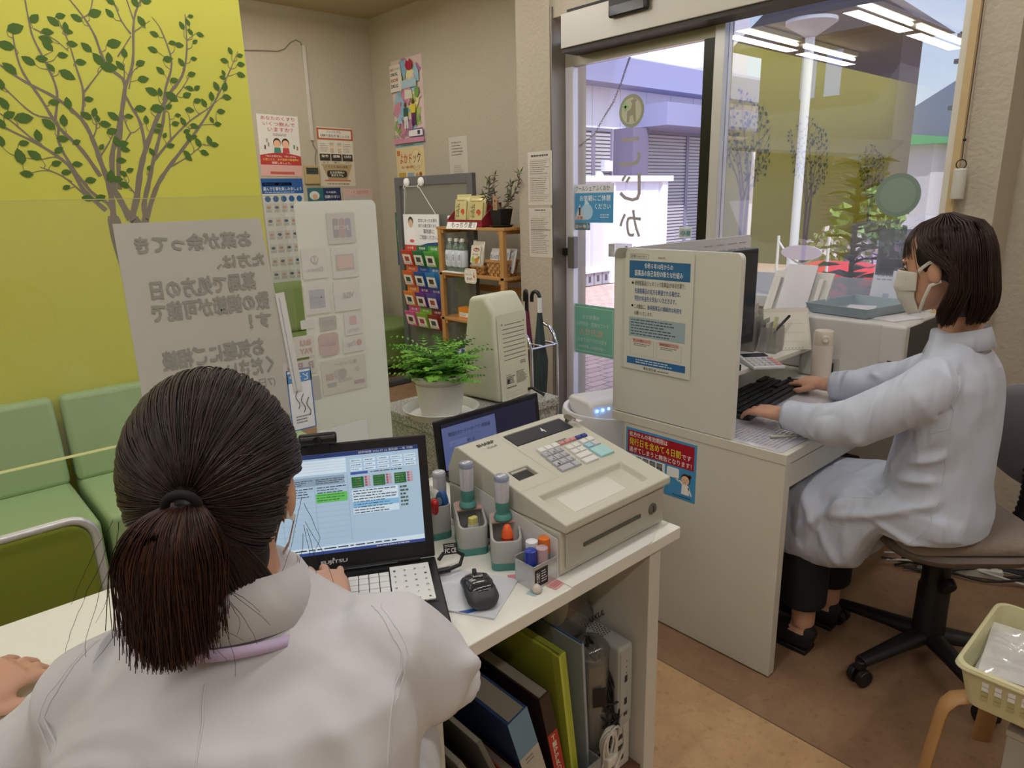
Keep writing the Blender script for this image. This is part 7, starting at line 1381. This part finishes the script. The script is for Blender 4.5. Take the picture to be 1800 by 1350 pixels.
F_ = [(V_(1.79, .68, .80), V_(1.88, .75, .84), .012, .010), (V_(1.80, .73, .79), V_(1.87, .80, .83), .010, .010), (V_(1.79, .66, .78), V_(1.84, .62, .88), .013, .008), (V_(1.81, .78, .76), V_(1.86, .84, .82), .010, .006), (V_(1.85, .57, .96), V_(1.86, .44, .80), .006, -.005), (V_(1.87, .455, .95), V_(1.92, .50, .99), .007, -.004),
 (V_(1.88, .44, .78), V_(1.87, .62, .70), .012, .009), (V_(1.87, .46, .70), V_(1.88, .65, .66), .013, .010), (V_(1.88, .42, .66), V_(1.86, .56, .60), .012, .009), (V_(1.90, .40, .74), V_(1.88, .48, .60), .010, -.006), (V_(1.85, .55, .60), V_(1.85, .72, .53), .014, .010), (V_(1.86, .66, .62), V_(1.86, .82, .45), .018, .010), (V_(1.86, .74, .6), V_(1.86, .78, .36), .016, -.010), (V_(1.86, .82, .56), V_(1.86, .70, .38), .014, .009),
 (V_(1.95, .42, .92), V_(1.90, .42, .62), .012, .006), (V_(2.05, .41, .98), V_(2.05, .39, .56), .005, -.004), (V_(1.85, .44, .84), V_(1.88, .52, .76), .012, -.007), (V_(1.855, .52, .83), V_(1.87, .60, .72), .012, .007), (V_(2.30, .72, .80), V_(2.29, .82, .84), .010, .010), (V_(1.86, .50, .50), V_(1.855, .63, .56), .01, .006), (V_(1.93, .69, .636), V_(1.865, .60, .60), .01, -.008), (V_(1.93, .62, .66), V_(1.88, .58, .78), .008, .008)]
union('lab_coat', b, .006, 5, COATB, PB, [(a_, b_, w_, h_*1.9) for a_, b_, w_, h_ in F_], (.008, 10, 8, 5, 3.3))['label'] = 'pale blue long sleeved coat'
co_ = bpy.data.objects['lab_coat']
seam(co_, [V_(1.90, .48, .99), V_(1.865, .45, .92), V_(1.86, .46, .84), V_(1.87, .52, .82)]); seam(co_, [V_(1.86, .46, .84), V_(1.87, .455, .75), V_(1.87, .465, .64), V_(1.855, .50, .55), V_(1.86, .54, .50)]); seam(co_, [V_(1.86, .60, .63), V_(1.85, .72, .60), V_(1.85, .73, .50), V_(1.85, .64, .52)])
b = MB(); b.X = wX @ Matrix.Translation((2.05, .535, 0)); CP_ = [(.072, 1.005), (.060, 1.062), (.0635, 1.068), (.067, 1.056), (.080, 1.018)]
b.loft([[(r*math.sin(a)*1.05, -.005-r*math.cos(a), z-.03*(1-math.cos(a))/2) for a in [math.radians(-150+300*i/30) for i in range(31)]] for r, z in CP_], COATB, False, False); o = b.build('collar', PB, smooth=45); o.modifiers.new('thickness', 'SOLIDIFY').thickness = .003
b = MB(); b.X = wX
for x in (1.95, 2.13): b.tube([(x, .80, .50), (x, .83, .42), (x, .83, .30), (x, .825, .165)], [(.075, .075), (.078, .078), (.072, .075), (.066, .07)], M('#141416', .8), 18)
union('trousers', b, .007, 3, M('#17171a', .85), PB)
for x in (1.95, 2.13):
    b = MB(); b.X = wX; b.tube([(x, .782, .045), (x, .80, .05), (x, .86, .045), (x, .94, .035), (x, 1.02, .028), (x, 1.045, .022)], [(.022, .03), (.036, .05), (.039, .043), (.044, .033), (.036, .026), (.018, .016)], M('#131315', .6), 18, up=(0, 0, 1)); b.box((x-.034, .79, .001), (x+.034, 1.03, .015), M('#131315', .6)); b.build('shoe', PB, bevel=.004, smooth=60)
BOB = [(.1315, .012, .016), (.124, .036, .046), (.105, .064, .080), (.075, .083, .100), (.03, .094, .109), (-.03, .099, .111), (-.08, .100, .111), (-.115, .095, .104), (-.14, .083, .09)]
q = random.Random(77); paths = []; Hm = np.array(HB); RB = Matrix(HB).to_3x3(); tB = np.array(HB.translation)
def toW(P): return np.array(P) @ np.array(RB).T + tB
for i in range(3000):
    s = 1 if q.random() < .5 else -1; th0 = q.random(); th0 = 46+134*th0; th1 = max(th0, 109+10*q.random()) if th0 < 118 else th0+q.gauss(0, 3)
    zend = -.160+.02*q.random() - (.0 if th0 > 110 else -.012); off = q.random()**1.5*.013-.008; P = []
    cur = q.gauss(0, .004)
    for k in range(15):
        u = k/14; z = .1315+(zend-.1315)*(u**.85 if u < .99 else u); rx, ry = prof(max(z, -.14), BOB); th = math.radians(th0+(th1-th0)*min(1, (u*2.1))**1.4 - (22*max(0, (u-.62)/.38)**1.3 if th1 < 135 else 0))
        tuck = -.010*max(0, (u-.86)/.14)**2; P.append((s*(rx+off*min(1, u*4)+tuck)*math.sin(th)+cur*u, -.012+(ry+off*min(1, u*4)+tuck)*math.cos(th), z+.004*math.sin(th0)))
    paths.append(toW(P))
for i in range(120):     # wispy fringe
    s = q.choice((-1, -1, -1, 1, 1)); th0 = abs(q.gauss(0, 22)); zend = .022+.03*q.random() if q.random() < .9 else -.03; P = []
    for k in range(11):
        u = k/10; z = .129+(zend-.129)*u; rx, ry = prof(z, [(.1315, .012, .016), (.118, .05, .062), (.10, .066, .084), (.075, .079, .100), (.03, .082, .108), (-.03, .08, .108)]); a = math.radians(th0+18*u*(1 if th0 > 12 else .3)); P.append((s*rx*math.sin(a), -.010+ry*math.cos(a), z))
    paths.append(toW(P))
HBM = hair_mat('#21140f', '#3f2a20', 'brown_hair')
hb_ = MB(); hb_.X = HB
hb_.ball((0, -.016, .030), (.082, .094, .096), HBM, 28, 18); hb_.loft([oval((0, -.056-sh, z), (rx, 0, 0), (0, ry, 0), 28) for z, rx, ry, sh in ((.06, .070, .040, 0), (.0, .078, .042, .012), (-.05, .080, .042, .010), (-.095, .080, .044, 0), (-.125, .072, .038, 0), (-.138, .060, .03, 0))], HBM)
hh = union('hair', hb_, .005, 4, M('#1c110d', .5), PB); hh['label'] = 'dark brown chin length bob with a wispy fringe'
strands('hair_strands', paths, .0011, .0006, HBM, hh)
# black mouse under her right hand
m2 = thing('mouse', 'black mouse under the right hand of the seated bobbed woman', 'mouse', (2.385, 1.115, .7195), math.radians(-15)); b = MB(); b.loft([[(w*math.cos(a), y, max(.0, h*(.45+.55*math.sin(a)))) for a in [2*PI*i/16 for i in range(16)]] for y, w, h in ((-.05, .018, .018), (-.035, .028, .03), (0, .03, .034), (.03, .028, .028), (.05, .018, .018))][::-1], M('#17171a', .35)); b.build('shell', m2, smooth=80); MB().tube([(-.003, .025, .029), (.003, .025, .029)], .007, M('#26262a', .5), 12).build('scroll_wheel', m2)
# ---------- swivel chair
sc2 = thing('office_chair', 'swivel office chair with a taupe cushion seat and grey backrest under the bobbed woman', 'office chair', (2.16, .53, 0), math.radians(135-90)); BLK = M('#161617', .45)
def rr_(w, d, z, r): return [(x-w/2, y-d/2, z) for x, y in rrect(w, d, r, 6)]
b = MB(); b.loft([rr_(.31, .30, .415, .1), rr_(.385, .385, .428, .12), rr_(.405, .405, .447, .12), rr_(.39, .39, .460, .12)], M('#7a6f66', .85, bump=.1, bscale=250)); b.build('seat', sc2, smooth=50)
b = MB(); b.loft([rr_(.37, .37, .4605, .05), rr_(.395, .395, .47, .055), rr_(.395, .395, .489, .055), rr_(.36, .36, .50, .05)], M('#85756a', .9, bump=.35, bscale=90, sheen=.4)); b.build('seat_cushion', sc2, smooth=60)
b = MB(); b.tube([(0, 0, .40), (0, 0, .36)], .02, CH, 14); b.build('gas_lift', sc2, smooth=40); b = MB(); b.tube([(0, 0, .36), (0, 0, .27), (0, 0, .2605), (0, 0, .08)], [.038, .038, .043, .045], BLK, 22); b.build('column', sc2, smooth=40)
MB().box((-.10, -.12, .385), (.10, .12, .405), BLK).build('tilt_plate', sc2, bevel=.004); MB().tube([(-.05, .0, .30), (-.07, 0, .285)], [(.02, .035)]*2, BLK, 14).build('height_knob', sc2, bevel=.003, smooth=50)
for k in range(5):
    a = math.radians(-45+150+72*k-135+90+ -18); ca, sa = math.cos(a), math.sin(a); b = MB(); b.tube([(.03*ca, .03*sa, .095), (.12*ca, .12*sa, .088), (.265*ca, .265*sa, .072)], [(.032, .026), (.027, .02), (.021, .015)], BLK, 12); lg = b.build('base_leg', sc2, bevel=.002, smooth=50)
    b = MB(); c = Vector((.265*ca, .265*sa, .0)); t_ = Vector((-sa, ca, 0)); b.tube([c+Vector((0, 0, .078)), c+Vector((0, 0, .05))], .016, BLK, 12)
    for s in (-1, 1): b.tube([c+t_*s*.006+Vector((0, 0, .0265)), c+t_*s*.026+Vector((0, 0, .0265))], .026, BLK, 20, up=(0, 0, 1))
    b.build('caster', lg, bevel=.003, smooth=40)
b = MB(); n_ = 26; b.tube([(0, -.20-.02*math.sin(PI*i/n_)-.035*(i/n_), .40+.24*i/n_) for i in range(n_+1)], [(.034+.004*(i % 2), .026+.004*(i % 2)) for i in range(n_+1)], M('#121213', .5), 18); b.build('back_bellows', sc2, smooth=60)
b = MB(); b.loft([[(x*1.0, y-.255-.10*(x/.22)**2*-.6, z) for x, z in [(w*math.copysign(abs(math.cos(t))**.8, math.cos(t)), .715+h*math.copysign(abs(math.sin(t))**.8, math.sin(t))) for t in [2*PI*i/36 for i in range(36)]]] for w, h, y in ((.17, .10, -.02), (.205, .145, -.015), (.215, .155, .0), (.21, .15, .02), (.175, .12, .035))], M('#6f6b72', .85, bump=.12, bscale=300, sheen=.3)); b.build('backrest', sc2, smooth=60)
# ---------- woman with the ponytail, seen from behind at the laptop
PA = thing('person', 'woman in a white coat with a dark ponytail, seen from behind at the laptop', 'person', (.19, .67, 0), math.radians(-37))
pL = lambda x, y, z: PA.matrix_basis.inverted() @ Vector((x, y, z))
PA.matrix_basis = Matrix.Translation((.19, .67, 0)) @ Matrix.Rotation(math.radians(-37), 4, 'Z')
HA = Matrix.Translation((-.010, .074, 1.128)) @ Matrix.Rotation(math.radians(5), 4, 'Z') @ Matrix.Rotation(math.radians(-14), 4, 'X') @ Matrix.Diagonal((.97, .97, .97, 1))
b = MB(); head(b, HA)
b.tube([(-.008, .055, 1.07), (0, .045, 1.02), (0, .035, .97)], [(.050, .054), (.050, .054), (.065, .06)], SKIN, 18)
b.loft([oval((0, cy, z), (rx, 0, 0), (0, ry, 0)) for z, cy, rx, ry in ((.48, .0, .15, .11), (.62, .0, .14, .10), (.78, .0, .15, .09), (.88, .01, .15, .085), (.94, .025, .14, .07), (1.0, .04, .07, .055))], SKIN)
RWp, LWp = pL(.452, .95, .782), pL(-.045, 1.165, .742)
b.tube([(.155, .035, .93), pL(.43, .67, .81), pL(.465, .735, .785), pL(.474, .84, .78), RWp], [.033, .034, .034, .03, .023], SKIN, 14); b.tube([(-.155, .035, .93), pL(-.07, .92, .835), pL(-.12, 1.0, .795), pL(-.10, 1.08, .772), LWp], [.033, .034, .034, .03, .023], SKIN, 14)
Rm = PA.matrix_basis.to_3x3().inverted()
hand(b, RWp, Rm @ Vector((.22, .97, .02)), Rm @ Vector((.1, -.1, 1)), -1, (.05, .35, .45), 1.0, .24); hand(b, LWp, Rm @ Vector((.88, .42, -.04)), Rm @ Vector((-.1, -.35, 1)), 1, (.25, .5, .4), .95)
for s in (-.1, .1): b.tube([(s, .02, .54), (s, .40, .52)], [.078, .056], SKIN, 16); b.tube([(s, .40, .53), (s, .42, .3), (s, .42, .06)], [.056, .045, .034], SKIN, 16); b.tube([(s, .39, .055), (s, .47, .04), (s, .56, .028)], [(.034, .035), (.036, .03), (.034, .018)], SKIN, 12)
b.v = [(x, y, z+.30*min(0, x+.04)*min(1, max(0, (z-.68)/.22))*(1 if y < .2 else max(0, 1-(y-.2)/.12)) if z < 1.0 else z) for x, y, z in b.v]
union('body', b, .0042, 4, SKIN, PA)
face_parts(HA, PA); mask(HA, PA)
b = MB()
b.loft([oval((0, cy, z), (rx, 0, 0), (0, ry, 0), 36, .92) for z, cy, rx, ry in ((.48, .01, .185, .15), (.58, .0, .185, .145), (.70, -.008, .188, .135), (.80, -.01, .195, .13), (.88, -.004, .198, .124), (.93, .008, .194, .114), (.955, .02, .178, .10), (.978, .032, .142, .085), (.998, .042, .105, .074), (1.015, .05, .082, .067), (1.035, .055, .072, .064))], COATA)
b.loft([oval((0, y, (zt+zb)/2), (hw, 0, 0), (0, 0, (zt-zb)/2), 28, .6) for y, zt, zb, hw in ((-.12, .56, .485, .13), (-.02, .62, .48, .19), (.15, .62, .46, .20), (.36, .60, .36, .20), (.45, .57, .36, .18))], COATA)
b.tube([(.12, .03, .945), (.165, .032, .937), (.192, .045, .895), pL(.425, .66, .815), pL(.462, .735, .785), pL(.455, .82, .78), pL(.448, .895, .777)], [.055, .062, .064, .064, .06, .052, .046], COATA, 22)
b.tube([(-.12, .03, .955), (-.165, .032, .945), (-.195, .055, .90), pL(-.07, .92, .835), pL(-.12, 1.0, .795), pL(-.105, 1.075, .775), pL(-.07, 1.135, .757)], [.055, .062, .064, .064, .06, .052, .046], COATA, 22)
def droop(v): x, y, z = v; return (x, y, z+.30*min(0, x+.04)*min(1, max(0, (z-.68)/.22))*(1 if y < .2 else max(0, 1-(y-.2)/.12)))
b.v = [droop(v) for v in b.v]
FA = [((0, -.15, .96), (0, -.16, .5), .004, .0025), ((.205, -.06, .985), (.20, -.12, .80), .005, -.004), ((-.205, -.06, .985), (-.20, -.12, .80), .005, -.004), ((.19, .02, 1.0), (.205, -.06, .98), .005, -.004), ((-.19, .02, 1.0), (-.205, -.06, .98), .005, -.004),
 ((.10, -.08, .97), (.16, -.11, .88), .014, .005), ((.13, -.06, .985), (.185, -.09, .90), .010, .004), ((.17, -.10, .93), (.10, -.13, .80), .018, .005), ((.15, -.12, .86), (.05, -.14, .70), .022, .005), ((-.17, -.10, .93), (-.09, -.13, .80), .018, .005), ((-.15, -.08, .95), (-.20, -.06, .90), .012, .004), ((.06, -.10, .97), (.09, -.14, .84), .014, .004), ((-.07, -.10, .97), (-.10, -.14, .84), .014, .004), ((-.02, -.14, .86), (.16, -.13, .80), .02, .004), ((.0, -.15, .76), (-.16, -.12, .70), .022, .005),
 ((.25, .02, .92), (.27, .08, .86), .012, .007), ((.26, .10, .86), (.25, .03, .83), .012, .008), ((-.23, .02, .93), (-.26, .09, .88), .012, .006), ((-.20, -.01, .97), (-.25, .04, .93), .010, .005)]
union('lab_coat', b, .006, 5, COATA, PA, [(a_, b_, w_, h_*1.9) for a_, b_, w_, h_ in FA], (.006, 9, 8, 5, 9.1))['label'] = 'white long sleeved coat seen from behind'
ca_ = bpy.data.objects['lab_coat.001']
seam(ca_, [(0, -.10, 1.02), (0, -.16, .9), (0, -.16, .5)], .0012)
for s in (1, -1): seam(ca_, [(s*.155, .03, 1.02), (s*.185, -.03, .97), (s*.19, -.09, .90), (s*.185, -.12, .80)], .0012); seam(ca_, [(s*.163, .03, 1.02), (s*.193, -.03, .97), (s*.198, -.09, .90), (s*.193, -.12, .80)], .0007)
b = MB(); CPA = [(.074, 1.0), (.066, 1.050), (.0685, 1.055), (.072, 1.045), (.090, 1.004)]
b.loft([[(r*math.sin(a)*1.04, .048-r*math.cos(a), z-.035*(1-math.cos(a))/2) for a in [math.radians(-155+310*i/40) for i in range(41)]] for r, z in CPA], COATA, False, False); o = b.build('collar', PA, smooth=45); o.modifiers.new('thickness', 'SOLIDIFY').thickness = .003
b = MB(); b.loft([[(r*math.sin(a)*1.05, .046-r*math.cos(a), z-.06*(1-math.cos(a))/2) for a in [math.radians(-120+240*i/36) for i in range(37)]] for r, z in ((.092, 1.004), (.099, .995))], M('#b9a6c4', .6), False, False); o = b.build('neck_strap', PA, smooth=180); o['label'] = 'lilac strap under the collar'; o.modifiers.new('thickness', 'SOLIDIFY').thickness = .002
b = MB(); b.X = HA; b.tube([(.074, -.01, .012), (.078, .03, .013), (.07, .075, .012)], .0018, M('#2a2a2e', .3), 6); b.build('spectacle_arm', PA)
# ponytail hair
q = random.Random(31); RAm = np.array(HA.to_3x3()); tA = np.array(HA.translation); paths = []
def toA(P): return np.array(P) @ RAm.T + tA
EC, ER = np.array([0, -.008, .014]), np.array([.088, .108, .110])
tie = np.array([0., -.985, -.12]); tie /= np.linalg.norm(tie); ux = np.array([1., 0, 0]); uy = np.cross(ux, tie)*-1
if uy[2] < 0: uy = -uy
for i in range(7000):
    ph = q.random()*2*PI; ang = .13+(2.3-.13)*math.sqrt(q.random()) if q.random() < .75 else 2.2; L = max(.5, ang); P = []; off = q.random()**1.5*.005; wob = q.gauss(0, .05)
    for k in range(16):
        a = L*(1-k/15)+.10*(k/15); ph2 = ph+wob*math.sin(PI*k/15)+.05*math.sin(a*2+ph*3); d = tie*math.cos(a)+(ux*math.cos(ph2)+uy*math.sin(ph2))*math.sin(a); rr = 1+off/.1*(1 if k < 14 else .4)+.012*math.sin(ph*37)*math.sin(min(1, a)*PI/2)
        p = EC+d*ER*rr
        if a < .35: p = p+tie*(-.006)*0
        if (p[1] > .045 and p[2] < .055) or p[2] < -.112: continue
        if p[1] > -.046 and p[2] < .006 and abs(p[0]) > .045: continue
        P.append(p)
    if len(P) > 3: paths.append(toA(P))
for i in range(1100):     # nape hair swept up to the band
    x = .064*(2*q.random()-1); e = np.array([x, -.068+.030*(x/.064)**2+.004*q.random(), -.118-.022*q.random()*(1-(x/.07)**2)]); m_ = np.array([x*.96, -.093+.028*(x/.064)**2+.003*q.random(), -.066]); t0 = EC+tie*ER*1.03; P = []
    for k in range(12):
        u = k/11; P.append((1-u)**2*t0+2*u*(1-u)*(m_*1.0+np.array([0, -.012, 0]))+u*u*e)
    paths.append(toA(P[::-1]))
tieP = EC+tie*ER*1.06; back = tie; pt = []
for i in range(4200):     # the tail below the band
    a0 = q.random()*2*PI; r = q.random()**.4; x, y = r*math.cos(a0), r*math.sin(a0); ln = (.122+.034*q.random()**.6)*(1-.22*x*x); P = []
    cv = q.random(); cu = q.gauss(-.004*x, .010)*(u if False else 1)
    for k in range(13):
        u = k/12; sp = .011+.031*math.sin(min(1, u*1.25)*PI/2)*(1-(.25+.35*cv)*max(0, u-.62)/.38); fw = .024*math.sin(min(1, u*1.8)*PI/2)
        P.append((tieP[0]-.02*u+x*sp*1.15+cu*u*u, tieP[1]-fw+y*sp*.62+.028*u*u, tieP[2]-ln*u*(.55+.45*u)-.0+.012*math.sin(u*PI)))
    pt.append(toA(P))
HAM = hair_mat('#17100e', '#35221b', 'dark_hair')
hm = MB(); hm.X = HA; hm.ball(tuple(EC), tuple(ER*.985), HAM, 32, 20); hm.ball((0, -.030, -.080), (.060, .046, .058), HAM, 24, 14)
hm.X = HA; hm.tube([tuple(tieP*np.array([1, .85, 1])), tuple(tieP+np.array([0, -.012, -.004])), tuple(tieP+np.array([-.006, -.022, -.04])), tuple(tieP+np.array([-.012, -.014, -.085])), tuple(tieP+np.array([-.018, .002, -.11]))], [(.014, .014), (.010, .010), (.026, .012), (.034, .014), (.024, .010)], HAM, 18)
bm_ = union('hair', hm, .004, 3, M('#120c0a', .5), PA)
co = np.empty(len(bm_.data.vertices)*3); bm_.data.vertices.foreach_get('co', co); co = co.reshape(-1, 3); loc = (co-tA) @ RAm
front = (loc[:, 1] > .03) & (loc[:, 2] < .062); loc[front, 1] = np.minimum(loc[front, 1], .03+.0*loc[front, 1]); low = (loc[:, 1] > -.05) & (loc[:, 2] < .004) & (loc[:, 2] > -.06); loc[low] *= np.array([.80, 1, 1]); co = loc @ RAm.T + tA; bm_.data.vertices.foreach_set('co', co.ravel()); bm_.data.update(); bm_['label'] = 'dark brown hair tied in a low ponytail'
strands('hair_strands', paths, .0009, .0006, HAM, bm_); strands('ponytail', pt, .0008, .0004, hair_mat('#1c110e', '#4a2c22', 'tail_hair'), bm_)
fly = []
for i in range(12):
    s = q.choice((1, -1, -1)); z0 = -.02-.05*q.random(); p = np.array([s*(.085+.006*q.random()), .0+.03*q.random() if s > 0 else -.04-.03*q.random(), z0]); P = [p]; v = np.array([s*.003*q.gauss(.3, .6), .002*q.gauss(0, 1), -.008])
    for k in range(9+q.randrange(8)): v = v+np.array([q.gauss(0, .0010)-s*.0002, q.gauss(0, .0010), q.gauss(0, .0005)]); p = p+v; P.append(p)
    fly.append(toA(P))
for i in range(16):
    a0 = q.random()*2*PI; p = tieP+np.array([-.01+.045*math.cos(a0), .0, -.085-.03*q.random()]); P = [p]; v = np.array([.005*math.cos(a0), -.002, -.004])
    for k in range(6): v = v+np.array([q.gauss(0, .0014), q.gauss(0, .0010), q.gauss(-.0003, .0008)]); p = p+v; P.append(p)
    fly.append(toA(P))
strands('loose_hairs', fly, .00035, .0002, HAM, bm_)
b = MB(); b.X = HA @ Matrix.Translation(tuple(tieP+np.array([0, -.008, -.002]))) @ Matrix.Rotation(math.radians(-58), 4, 'X'); b.tube([(.0145*math.cos(a), .0145*math.sin(a), 0) for a in [2*PI*i/24 for i in range(25)]], .0045, M('#0c0c0d', .8), 10, False); b.build('hair_tie', PA, smooth=180)
stl = thing('swivel_stool', 'plain black swivel stool under the woman with the ponytail', 'stool', (.19, .67, 0)); MB().lathe([(.0, .44), (.18, .44), (.19, .46), (.18, .48), (0, .48)], BLK, (0, 0, 0), 32, False).build('seat', stl, smooth=50); MB().tube([(0, 0, .44), (0, 0, .06)], .03, BLK, 16).build('column', stl, smooth=40); MB().lathe([(.0, .0), (.24, .0), (.24, .015), (.04, .06), (0, .06)], BLK, (0, 0, 0), 32, False).build('base', stl, smooth=40)
